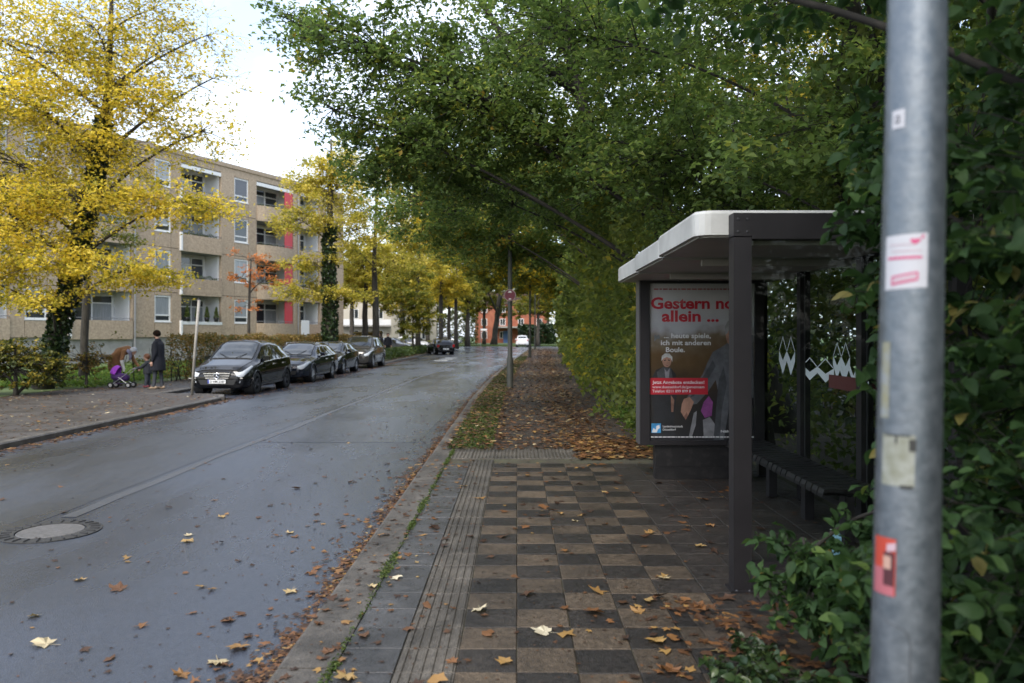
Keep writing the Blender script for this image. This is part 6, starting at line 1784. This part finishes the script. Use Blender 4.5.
def face_parts(c, f, r, parent):
    c, f = Vector(c), Vector(f).normalized(); up = Vector((0, 0, 1)); s = f.cross(up).normalized(); u = s.cross(f); k = r / .1
    for sg_ in (1, -1):
        p = c + f * .098 * k + s * .035 * k * sg_ + u * .012 * k
        MB().tube([p - s * .012 * k, p, p + s * .012 * k], [.003, .008 * k, .003], 6).build('eye', MT['black'], parent)
    p = c + f * .105 * k - u * .062 * k
    MB().tube([p - s * .022 * k, p + f * .004, p + s * .022 * k], .005 * k, 5).build('mouth', M('lips', (.25, .08, .07), .6) if 'lips' not in bpy.data.materials else bpy.data.materials['lips'], parent)


def hair_cap(c, f, r, mat, parent, low=.0, name='hair', thick=1.12, back=.0):
    c, f = Vector(c), Vector(f).normalized(); up = Vector((0, 0, 1)); s = f.cross(up).normalized(); u = s.cross(f)
    c = c + u * r * .12 - f * r * .06
    b = MB(); N1, N2 = 14, 22; vs = []; fs = []
    for i in range(N1 + 1):
        th = math.pi * .62 * i / N1
        for k in range(N2):
            ph = 2 * math.pi * k / N2
            cut = 1 - .42 * max(0, math.cos(ph)) + low * (.5 - .5 * math.cos(ph))
            t = th * min(1.35, cut)
            rr_ = r * thick * (1 + .05 * noise.noise((ph * 3, t * 6, r * 50)))
            d = u * math.cos(t) + (f * math.cos(ph) + s * math.sin(ph)) * math.sin(t)
            vs.append(c + Vector(d) * rr_ * (1 if abs(math.cos(ph)) < .5 else 1.02))
    for i in range(N1):
        for k in range(N2):
            k2 = (k + 1) % N2; fs.append((i * N2 + k, i * N2 + k2, (i + 1) * N2 + k2, (i + 1) * N2 + k))
    return b.add(vs, fs).build(name, mat, parent, smooth=True)


def shell(rings, name, mat, parent, n=24, wr=.03, seed=0):
    """garment lofted through elliptical rings (centre, rx, ry), with soft creases"""
    b = MB(); R_ = []
    fine = []
    for i in range(len(rings) - 1):
        for k in range(4):
            t = k / 4; a, c = rings[i], rings[i + 1]
            fine.append((Vector(a[0]).lerp(Vector(c[0]), t), a[1] * (1 - t) + c[1] * t, a[2] * (1 - t) + c[2] * t))
    fine.append((Vector(rings[-1][0]), rings[-1][1], rings[-1][2]))
    for (c, rx, ry) in fine:
        R_.append([(c.x + rx * math.cos(2 * math.pi * k / n) * (1 + wr * noise.noise((k * .9, c.z * 5, seed))), c.y + ry * math.sin(2 * math.pi * k / n) * (1 + wr * noise.noise((k * .9 + 9, c.z * 5, seed))), c.z) for k in range(n)])
    return b.loft(R_, caps=True).build(name, mat, parent, smooth=True)


SKIN = M('skin', (.48, .28, .2), .55)
CLOTH = {k: M('cloth_' + k, c, .9, col2=tuple(x * 1.35 for x in c), vscale=9, bump=.2, bscale=120) for k, c in
         dict(navy=(.006, .007, .012), grey=(.04, .043, .05), tan=(.2, .095, .04), brown=(.07, .035, .02), dark=(.015, .015, .017), slate=(.05, .055, .07), white=(.55, .53, .5), lilac=(.2, .19, .26)).items()}
SHOE = M('shoe', (.28, .2, .13), .6); SHOE_D = M('shoe_dark', (.05, .03, .02), .6); SHOE_R = M('shoe_red', (.25, .05, .06), .6)
HAIRD = M('hair_dark', (.012, .007, .005), .9, spec=.1, bump=.4, bscale=90); HAIRG = M('hair_grey', (.42, .42, .44), .6, bump=.4, bscale=90); HAIRR = M('hair_red', (.16, .06, .025), .6, bump=.4, bscale=90)

# man in a dark coat, seen from behind his right shoulder, facing left
mp_ = px(158, 389, 24.2)
man = empty('person', (mp_.x, 24.2, 0), 0, 'standing person in a long dark navy coat and grey trousers, facing left', 'person')
f = Vector((-.85, .5, -.05))
mats = {'skin': SKIN, 'trouser': CLOTH['grey'], 'coat': CLOTH['navy'], 'shoe': SHOE, 'shirt': CLOTH['dark']}
cp = []
for s, oy in ((-1, .0), (1, .06)):
    hx, hy = .0 + .03 * s, .09 * s
    fx = .05 * s
    cp += [((hx, hy, .92), (hx + fx * .4, hy, .5), .095, .062, 'trouser'), ((hx + fx * .4, hy, .5), (hx + fx, hy, .1), .062, .048, 'trouser'),
           ((hx + fx + .06, hy, .05), (hx + fx - .13, hy + .03, .035), .045, .036, 'shoe')]
cp += [((0, 0, .95), (0, 0, 1.2), .15, .155, 'coat', (.85, 1.1)), ((0, 0, 1.2), (.0, 0, 1.42), .155, .13, 'coat', (.85, 1.15)), ((0, 0, 1.45), (-.02, 0, 1.56), .06, .055, 'skin')]
hc = Vector((-.035, .0, 1.67))
cp += head(hc, f, .1)
for s in (-1, 1):
    sh_ = Vector((.0, .19 * s, 1.40)); el = Vector((.03, .25 * s, 1.1)); wr_ = Vector((-.06, .25 * s, .86))
    cp += [(sh_, el, .07, .055, 'coat'), (el, wr_, .055, .04, 'coat')] + hand(wr_ + Vector((-.01, 0, -.02)), (-.15, 0, -1), (-1, 0, 0), curl=.5)
figure(cp, 'body', mats, man)
shell([((0, 0, .56), .215, .25), ((.01, 0, .75), .2, .24), ((0, 0, 1.0), .175, .215), ((0, 0, 1.2), .18, .225), ((0, 0, 1.36), .165, .235), ((0, 0, 1.46), .1, .13), ((-.01, 0, 1.5), .075, .08)], 'coat', CLOTH['navy'], man, seed=1)
hair_cap(hc, f, .1, HAIRD, man, .25); face_parts(hc, f, .1, man)
bd = MB().tube([hc + f.normalized() * .07 - Vector((0, 0, .09)), hc + f.normalized() * .085 - Vector((0, 0, .13))], [.05, .025], 8); bd.build('beard', HAIRD, man, smooth=True)

# bending woman in a brown coat, head to the right over the doll's pram
wp = px(117, 386, 25.6)
wo = empty('person', (wp.x, 25.6, 0), 0, 'person in a tan brown coat bending down over the purple toy pram', 'person')
mats = {'skin': SKIN, 'trouser': CLOTH['slate'], 'coat': CLOTH['tan'], 'shoe': SHOE_D, 'mitt': CLOTH['white']}
cp = []
for s in (-1, 1):
    hx, hy = -.02, .09 * s
    cp += [((hx - .03, hy, .84), (hx + .03, hy, .45), .10, .065, 'trouser'), ((hx + .03, hy, .45), (hx - .02, hy, .1), .065, .048, 'trouser'), ((hx - .05, hy, .05), (hx + .13, hy, .035), .045, .035, 'shoe')]
cp += [((-.04, 0, .88), (.10, 0, 1.08), .165, .165, 'coat', (1, 1.15)), ((.10, 0, 1.08), (.34, 0, 1.17), .165, .13, 'coat', (1, 1.2)), ((.38, 0, 1.17), (.47, 0, 1.14), .06, .055, 'skin')]
f2 = Vector((.75, -.35, -.6)); hc = Vector((.54, -.02, 1.13))
cp += head(hc, f2, .1)
for s, wr_ in ((-1, (.34, -.28, .62)), (1, (.62, .16, .62))):
    sh_ = Vector((.33, .19 * s, 1.12)); wr_ = Vector(wr_); el = sh_.lerp(wr_, .5) + Vector((-.05, .05 * s, -.03))
    cp += [(sh_, el, .07, .055, 'coat'), (el, wr_, .055, .042, 'coat' if s > 0 else 'mitt')] + hand(wr_, (.2, 0, -1), (1, 0, 0), 'skin' if s > 0 else 'mitt', curl=.6)
figure(cp, 'body', mats, wo)
shell([((-.05, 0, .5), .2, .22), ((-.06, 0, .7), .21, .235), ((-.04, 0, .88), .2, .225), ((.03, 0, 1.02), .19, .215), ((.12, 0, 1.12), .17, .2), ((.2, 0, 1.24), .1, .14)], 'coat_skirt', CLOTH['tan'], wo, seed=2)
sc_ = MB().tube([(.40, -.16, 1.16), (.46, -.1, 1.08), (.47, -.06, .96), (.45, -.08, .84)], [.05, .06, .045, .03], 8); sc_.build('scarf', CLOTH['lilac'], wo, smooth=True)
hair_cap(hc, f2, .1, HAIRG, wo, .4); face_parts(hc, f2, .1, wo)

# child
cpn = px(147.5, 386, 25.0)
ch = empty('person', (cpn.x, 25.0, 0), 0, 'small child in grey jacket and trousers holding the toy pram handle', 'person')
mats = {'skin': SKIN, 'trouser': CLOTH['slate'], 'coat': CLOTH['grey'], 'shoe': SHOE_R}
cp = []
for s in (-1, 1):
    cp += [((0, .06 * s, .46), (.0, .065 * s, .26), .07, .055, 'trouser'), ((0, .065 * s, .26), (.02 * s, .065 * s, .08), .055, .046, 'trouser'), ((.04, .065 * s, .035), (-.08, .07 * s, .03), .035, .03, 'shoe')]
cp += [((0, 0, .5), (0, 0, .74), .11, .105, 'coat', (.9, 1.15)), ((0, 0, .78), (-.01, 0, .86), .045, .045, 'skin')]
f3 = Vector((-.9, -.3, -.15)); hc = Vector((-.02, 0, .95)); cp += head(hc, f3, .088)
for s, wr_ in ((-1, (-.3, -.14, .60)), (1, (-.3, .1, .60))):
    sh_ = Vector((0, .13 * s, .74)); wr_ = Vector(wr_); el = sh_.lerp(wr_, .5) + Vector((.02, .03 * s, -.04))
    cp += [(sh_, el, .055, .045, 'coat'), (el, wr_, .045, .035, 'coat')] + hand(wr_, (-1, 0, -.2), (0, 0, 1), s=.65, curl=.6)
figure(cp, 'body', mats, ch, .009)
shell([((0, 0, .42), .125, .14), ((0, 0, .55), .125, .145), ((0, 0, .7), .115, .14), ((0, 0, .79), .07, .08)], 'jacket', CLOTH['grey'], ch, seed=3)
hair_cap(hc, f3, .088, HAIRR, ch, .35); face_parts(hc, f3, .088, ch)

# toy pram, purple
pp = px(122, 388.5, 24.7)
pr_ = empty('toy_pram', (pp.x, 24.7, 0), 0, 'small purple toy pram with dark wheels between the bending person and child', 'pram')
PUR = M('purple_cloth', (.26, .035, .42), .8, col2=(.36, .06, .52), vscale=10, bump=.2); DPU = M('dark_purple', (.05, .015, .1), .8)
b = MB(); rg = []
for t in range(9):
    a = t / 8
    rg.append([(-.3 + .5 * a, .16 * math.cos(2 * math.pi * k / 14) * math.sin(math.pi * (.12 + .76 * a)) ** .5, .36 + .13 * math.sin(2 * math.pi * k / 14) * math.sin(math.pi * (.15 + .7 * a)) ** .5 - .05 * a) for k in range(14)])
b.loft(rg).build('seat', DPU, pr_, smooth=True)
b = MB(); vs = []; fs = []
for i in range(9):
    th = math.pi * (.05 + .62 * i / 8)
    for k in range(9):
        ph = math.pi * k / 8
        vs.append((-.12 - .22 * math.cos(th) * math.sin(ph) - .02, .18 * math.cos(ph), .42 + .28 * math.sin(th) * math.sin(ph)))
for i in range(8):
    for k in range(8): fs.append((i * 9 + k, i * 9 + k + 1, (i + 1) * 9 + k + 1, (i + 1) * 9 + k))
o = b.add(vs, fs).build('hood', PUR, pr_, smooth=True)
sol = o.modifiers.new('thick', 'SOLIDIFY'); sol.thickness = .012
fr = MB()
for s in (-1, 1):
    fr.tube([(-.26, .15 * s, .1), (.1, .15 * s, .36), (.36, .14 * s, .58), (.42, .14 * s, .6)], .011, 6)
    fr.tube([(.28, .15 * s, .1), (-.05, .15 * s, .34)], .011, 6)
fr.tube([(.42, -.14, .6), (.42, .14, .6)], .013, 6).tube([(-.26, -.16, .1), (-.26, .16, .1)], .009, 6).tube([(.28, -.16, .1), (.28, .16, .1)], .009, 6)
fr.build('frame', MT['alloy'], pr_)
for x in (-.26, .28):
    for s in (-1, 1):
        for dy in (-.025, .025):
            w = MB().lathe([(.05, -.012), (.085, -.014), (.092, 0), (.085, .014), (.05, .012)], 16, 'y', c=(x, .17 * s + dy, .093)).build('wheel', MT['rubber'], pr_, smooth=True)
            MB().lathe([(.001, -.013), (.05, -.01), (.05, .01), (.001, .013)], 12, 'y', c=(x, .17 * s + dy, .093)).build('hub', MT['alloy'], w)
MB().box(-.2, .2, -.13, .13, .14, .15).build('basket', DPU, pr_)

# two distant figures by the red car
for k, (u, dd, cl_, lab) in enumerate([(379.5, 56, 'dark', 'distant person in dark clothes left of the red car, half behind trunk'), (388, 57, 'navy', 'distant person in black standing in front of the red car')]):
    p = px(u, 345, dd)
    ro = empty('person', (p.x, dd, 0), R(20 * k), lab, 'person')
    mats = {'skin': SKIN, 'trouser': CLOTH['dark'], 'coat': CLOTH[cl_], 'shoe': SHOE_D}
    cp = []
    for s in (-1, 1):
        cp += [((.09 * s, 0, .92), (.09 * s, .02, .5), .095, .062, 'trouser'), ((.09 * s, .02, .5), (.09 * s, -.02 * s, .1), .062, .048, 'trouser'), ((.09 * s, .03, .05), (.09 * s, -.13, .035), .045, .035, 'shoe')]
        cp += [((.2 * s, 0, 1.4), (.25 * s, .03, 1.12), .065, .05, 'coat'), ((.25 * s, .03, 1.12), (.22 * s, -.06, .9), .05, .04, 'coat')] + hand((.22 * s, -.07, .88), (0, -.1, -1), (0, -1, 0), curl=.5)
    cp += [((0, 0, .95), (0, 0, 1.4), .16, .14, 'coat', (1.15, .8)), ((0, 0, 1.45), (0, 0, 1.56), .06, .055, 'skin')]
    hc = Vector((0, -.01, 1.66)); cp += head(hc, (0, -1, 0), .1)
    figure(cp, 'body', mats, ro, .016)
    hair_cap(hc, (0, -1, 0), .1, HAIRD, ro, .3); face_parts(hc, (0, -1, 0), .1, ro)

# ------------------------------------------------------------------ fallen leaves
def maple(name, k, mat, rnd):
    r_ = random.Random(k)
    b = MB(); pts = []
    lob_ = [(-150, .4), (-118, .62), (-95, .46), (-62, .82), (-38, .55), (-18, .74), (0, 1.0), (18, .74), (38, .55), (62, .82), (95, .46), (118, .62), (150, .4), (180, .15)]
    for a, r in lob_:
        rr2 = r * r_.uniform(.85, 1.1) * .55
        curl = .16 * r * r * r_.uniform(-.2, 1.6)
        pts.append((rr2 * math.sin(R(a)), rr2 * math.cos(R(a)), .02 + curl))
    n = len(pts)
    b.add([(0, 0, .015)] + pts, [(0, 1 + (i + 1) % n, 1 + i) for i in range(n)])
    b.add([(-.012, -.08, .015), (.012, -.08, .015), (.03, -.5, .05), (.015, -.5, .05)], [(0, 1, 2, 3)])
    me = b.mesh(name, mat, False)
    at = me.attributes.new('rnd', 'FLOAT', 'FACE'); at.data.foreach_set('value', [rnd] * len(me.polygons))
    return me
GL = 'single fallen leaves near the camera'
def gp(u, v, z): 
    D = (CAMH - z) * FOC / (v - 335); return Vector(((u - 517) * D / FOC, D, z))
SPOTS = [  # u, v, on road?, size, tone, label
 (120, 589, 1, .16, .42, 'reddish brown fallen leaf alone on the left lane'), (46, 644, 1, .17, .97, 'pale cream fallen leaf on the road near the lower left corner'),
 (33, 616, 1, .11, .93, 'small pale leaf on the road above the lower left corner leaf'), (78, 580, 1, .11, .9, 'yellowish leaf on the road below the manhole'),
 (190, 541, 1, .15, .9, 'pale tan leaf on the road right of the manhole'), (230, 621, 1, .12, .5, 'small rust leaf on the road left of the lower leaf cluster'),
 (240, 647, 1, .17, .8, 'ochre leaf in the cluster near the lower gutter'), (218, 662, 1, .16, .96, 'pale leaf at the bottom of the road cluster'), (182, 674, 1, .14, .75, 'olive leaf at the bottom edge of the road'),
 (291, 591, 1, .13, .93, 'pale leaf on the road close to the gutter'), (314, 573, 1, .12, .55, 'dark curled leaf on the road beside the gutter'), (290, 533, 1, .12, .92, 'light leaf halfway up the right lane'), 
 (221, 517, 1, .13, .9, 'two-toned pale leaf in the middle of the right lane'), (190, 541 - 6, 1, .11, .97, 'cream leaf touching the pale tan one right of the manhole'),
 (480, 609, 0, .15, .99, 'large cream leaf on the tiles beside the tactile strip'), (545, 632, 0, .16, 1.0, 'big whitish leaf on a dark tile, lower middle'), (590, 611, 0, .17, .55, 'orange brown leaf on a dark tile below the shelter post'),
 (655, 641, 0, .16, .88, 'bright yellow leaf near the planting bed'), (640, 612, 0, .12, .8, 'golden leaf on a light tile left of the bed'), (664, 578, 0, .13, .96, 'pale leaf on the dark slabs before the shelter'),
 (649, 533, 0, .12, .82, 'yellow leaf on the dark slabs inside the shelter front'), (698, 546, 0, .13, .9, 'buff leaf on slabs near the shelter post'), (672, 669, 0, .17, .6, 'rusty leaf at the bottom edge of the tiles'),
 (395, 578, 0, .12, 1.0, 'white leaf on the wet edge slabs'), (371, 586, 0, .11, .95, 'pale small leaf on the kerb joint'), (329, 652, 0, .11, .45, 'dark red leaf on the kerb near the bottom'), (346, 676, 0, .15, .9, 'ochre leaf on the edge slab at the bottom'),
 (319, 623, 0, .09, .4, 'reddish leaf on top of the kerb stone'), (452, 662, 0, .09, .65, 'small orange leaf on the lower left tile'), (505, 662, 0, .12, .85, 'mottled yellow leaf on the bottom tile row'),
 (709, 525, 0, .12, .75, 'tan leaf beside the shelter post foot'), (575, 521, 0, .10, .97, 'pale leaf in the middle of the checkered tiles'), (560, 513, 0, .1, .85, 'yellow leaf high on the checkered tiles'), (536, 447, 0, .11, .8, 'leaf lying on the cross strip of ribbed slabs')]
for k, (u, v, rd, sz, tone, lab) in enumerate(SPOTS):
    p = gp(u, v, (ROADZ + .006) if rd else .004)
    o = link_mesh('fallen_leaf', maple('fallen_leaf', k, LM['litter'], tone), None, None, p, (random.Random(k).gauss(0, .1), random.Random(k + 9).gauss(0, .1), random.Random(k + 3).random() * 6.28), (sz, sz, sz * 1.0))
    tag(o, lab, 'leaf', GL)


def litter(name, pts, size, seed, rb=0.0, big=True, label=None, spread=1.0):
    """many small fallen leaves, each a curled six-sided blade"""
    rng = np.random.default_rng(seed); P = np.array(pts); N = len(P)
    s = 1.15 * np.asarray(size) * (1 + .45 * (rng.random(N) * 2 - 1))
    an = rng.random(N) * 6.283; tilt = rng.normal(size=(N, 2)) * .1
    shp = np.array([((.5 if k % 2 == 0 else .27) * math.cos(2 * math.pi * k / 10 + .2), (.55 if k % 2 == 0 else .3) * math.sin(2 * math.pi * k / 10 + .2)) for k in range(10)])
    K = len(shp)
    ca, sa = np.cos(an), np.sin(an)
    jit = 1 + .45 * (rng.random((N, K)) * 2 - 1)
    x = shp[None, :, 0] * jit * s[:, None]; y = shp[None, :, 1] * jit * s[:, None]
    X = x * ca[:, None] - y * sa[:, None]; Y = x * sa[:, None] + y * ca[:, None]
    Z = X * tilt[:, :1] + Y * tilt[:, 1:] + rng.random((N, K)) * .13 * s[:, None]
    Z -= Z.min(axis=1, keepdims=True)
    V = np.stack([X, Y, Z], 2) + P[:, None, :]
    C = V.mean(axis=1); C[:, 2] = P[:, 2] + .002 + .1 * s * rng.random(N)
    VV = np.concatenate([C[:, None, :], V], axis=1)
    me = bpy.data.meshes.new(name)
    me.vertices.add(N * (K + 1)); me.loops.add(N * K * 3); me.polygons.add(N * K)
    me.vertices.foreach_set('co', VV.reshape(-1).astype(np.float32))
    tri = np.array([[0, 1 + i, 1 + (i + 1) % K] for i in range(K)]).reshape(-1)
    me.loops.foreach_set('vertex_index', ((np.arange(N) * (K + 1))[:, None] + tri).reshape(-1).astype(np.int32))
    me.polygons.foreach_set('loop_start', (np.arange(N * K) * 3).astype(np.int32)); me.polygons.foreach_set('loop_total', np.full(N * K, 3, np.int32))
    at = me.attributes.new('rnd', 'FLOAT', 'FACE'); at.data.foreach_set('value', np.repeat(np.clip(rng.random(N) ** 1.2 + rb, 0, 1), K).astype(np.float32))
    me.update(calc_edges=True); me.materials.append(LM['litter'])
    o = link_mesh(name, me)
    return tag(o, label, 'leaves', None, 'stuff')
rr = random.Random(77)
pts, sz = [], []
def add(x, y, z, s): pts.append((x, y, z)); sz.append(s)
for i in range(6500):                                   # right gutter
    y = 2.5 * math.exp(rr.random() * math.log(60 / 2.5)); 
    d = abs(rr.gauss(0, .09 if i > 900 else .2)) + .02
    if noise.noise((y * .9, 3, 1)) < -.25 and rr.random() < .6: continue
    add(kerb_x(y) - d * .8, y, ROADZ + .004 + rr.random() * .006, (.010 + rr.random() * .02 if i > 900 else .02 + rr.random() * .03) + .0012 * y)
for i in range(260):                                    # thin scatter on the right lane
    y = 2.6 * math.exp(rr.random() * math.log(70 / 2.6)); add(kerb_x(y) - abs(rr.gauss(0, 1.5)) - .1, y, ROADZ + .004, .03 + rr.random() * .035)
for i in range(150):
    add(rr.uniform(-7.6, -1.4), rr.uniform(3, 30), ROADZ + .005, .03 + rr.random() * .035)
for i in range(5200):                                   # left gutter and bay
    y = rr.uniform(6, 60); d = abs(rr.gauss(0, .16)) + .02
    x = -7.78 + d if y < 21.6 or y > 46.5 else rr.uniform(-10, -7.3) if rr.random() < .5 else -7.6 + rr.gauss(0, .25)
    add(x, y, ROADZ + .004, .035 + rr.random() * .035)
litter('road_leaf_litter', pts, sz, 1, -.1, label='small brown and orange leaves lying along the gutters of the road')
pts, sz = [], []
for i in range(330):                                    # paved stop
    add(rr.uniform(-1.15, 2.8), rr.uniform(2.2, 10.4), .003, .025 + rr.random() * .05)
for i in range(320):
    y = rr.uniform(2.2, 10.5); add(-.95 + rr.gauss(0, .2), y, .003, .015 + rr.random() * .035)
for i in range(170):                                    # heavier before the bed
    add(.95 + abs(rr.gauss(0, .22)) * (1 if rr.random() < .5 else -.7), rr.uniform(2.3, 5.0), .004, .025 + rr.random() * .04)
litter('pavement_leaf_litter', pts, sz, 2, -.08, label='scattered small fallen leaves on the bus stop paving')
pts, sz = [], []
for i in range(900):
    add(rr.uniform(1.0, 2.4), rr.uniform(2.4, 4.7), .055, .035 + rr.random() * .035)
litter('bed_leaf_litter', pts, sz, 3, -.2, label='brown leaf litter on the planting bed by the lamp pole')
pts, sz = [], []
for i in range(15000):                                  # path and verge beyond the stop
    y = 11.2 * math.exp(rr.random() ** 1.0 * math.log(95 / 11.2)); k0 = kerb_x(y)
    w = rr.random()
    if w < .46: x = k0 + 2.3 + rr.gauss(0, .5)
    elif w < .72: x = k0 + .55 + rr.gauss(0, .38)
    else: x = k0 + .9 + rr.random() * 1.7
    if x < k0 + .1: continue
    if y < 11.4 and x < .8: continue
    add(x, y, .003 + rr.random() * .012, .03 + rr.random() * .03 + .0009 * y)
for i in range(2200):
    y = 11.4 * math.exp(rr.random() * math.log(50 / 11.4)); add(kerb_x(y) + .15 + rr.random() * .8, y, .03 + rr.random() * .03, .035 + rr.random() * .03 + .0009 * y)
for i in range(700): add(rr.uniform(.8, 2.0), rr.uniform(10.5, 12.5), .004, .05 + rr.random() * .05)
litter('path_leaf_litter', pts, sz, 4, -.03, label='thick carpet of orange and brown leaves on the path and verge')
pts, sz = [], []
for i in range(4600):
    y = rr.uniform(8, 30); x = -8.0 - abs(rr.gauss(0, 1)) * 2.2 if rr.random() < .5 else -12.7 + rr.gauss(0, .6) + (-.5 if y < 24 else .3)
    if y > 21.8 and -10.3 < x: continue
    add(x, y, .004, .028 + rr.random() * .035)
for i in range(1500): add(rr.uniform(-10.5, -8), rr.uniform(46.6, 95), .005, .1 + rr.random() * .1)
litter('left_leaf_litter', pts, sz, 5, .05, label='fallen leaves strewn over the left pavement and hedge foot')
pts, sz = [], []
for i in range(1700): add(rr.uniform(-1.15, 2.9), 2.0 + 9 * rr.random() ** 1.2, .002, .006 + rr.random() * .016)
for i in range(800):
    y = 2.6 + 14 * rr.random() ** 1.3; add(kerb_x(y) - abs(rr.gauss(0, .9)), y, ROADZ + .003, .008 + rr.random() * .02)
litter('debris', pts, sz, 6, -.3, label='fine dark plant debris sprinkled on paving and road edge')
# moss and grass in the kerb joint, grass on the verge and lawn
rng = np.random.default_rng(8)
P = []
for i in range(5200):
    y = rr.uniform(2.2, 11.5)
    if noise.noise((y * 1.5, 0, 2)) < .02 and rr.random() < .85: continue
    P.append((-.905 + rr.gauss(0, .012 + .02 * max(0, noise.noise((y * 1.5, 0, 2)))), y, .003 + rr.random() * .012))
me = leaves_mesh('joint_moss', np.array(P), .022, rng, mat=LM['grass'], up=.3, aspect=.35)
tag(link_mesh('joint_moss', me), 'green moss and grass growing in the joint behind the kerb', 'moss', None, 'stuff')
P = []
for i in range(9000):
    y = 11.4 * math.exp(rr.random() * math.log(60 / 11.4)); P.append((kerb_x(y) + .2 + rr.random() * .65, y, .02 + rr.random() * .03))
P2 = [(rr.uniform(-20, -12.9), rr.uniform(24, 50), .05 + rr.random() * .05) for i in range(22000)]
P2 += [(1.9 + abs(rr.gauss(0, .35)), 10.9 + rr.random() * 6, .05 + rr.random() * .12) for i in range(500)]
me = leaves_mesh('verge_grass', np.array(P), .06, rng, mat=LM['grass'], up=.1, aspect=.2)
tag(link_mesh('verge_grass', me), 'thin green grass on the verge between kerb and path', 'grass', None, 'stuff')
me = leaves_mesh('lawn_grass', np.array(P2), .16, rng, mat=LM['lawn'], up=.1, aspect=.15)
tag(link_mesh('lawn_grass', me), 'bright green lawn before the apartment house', 'grass', None, 'stuff')
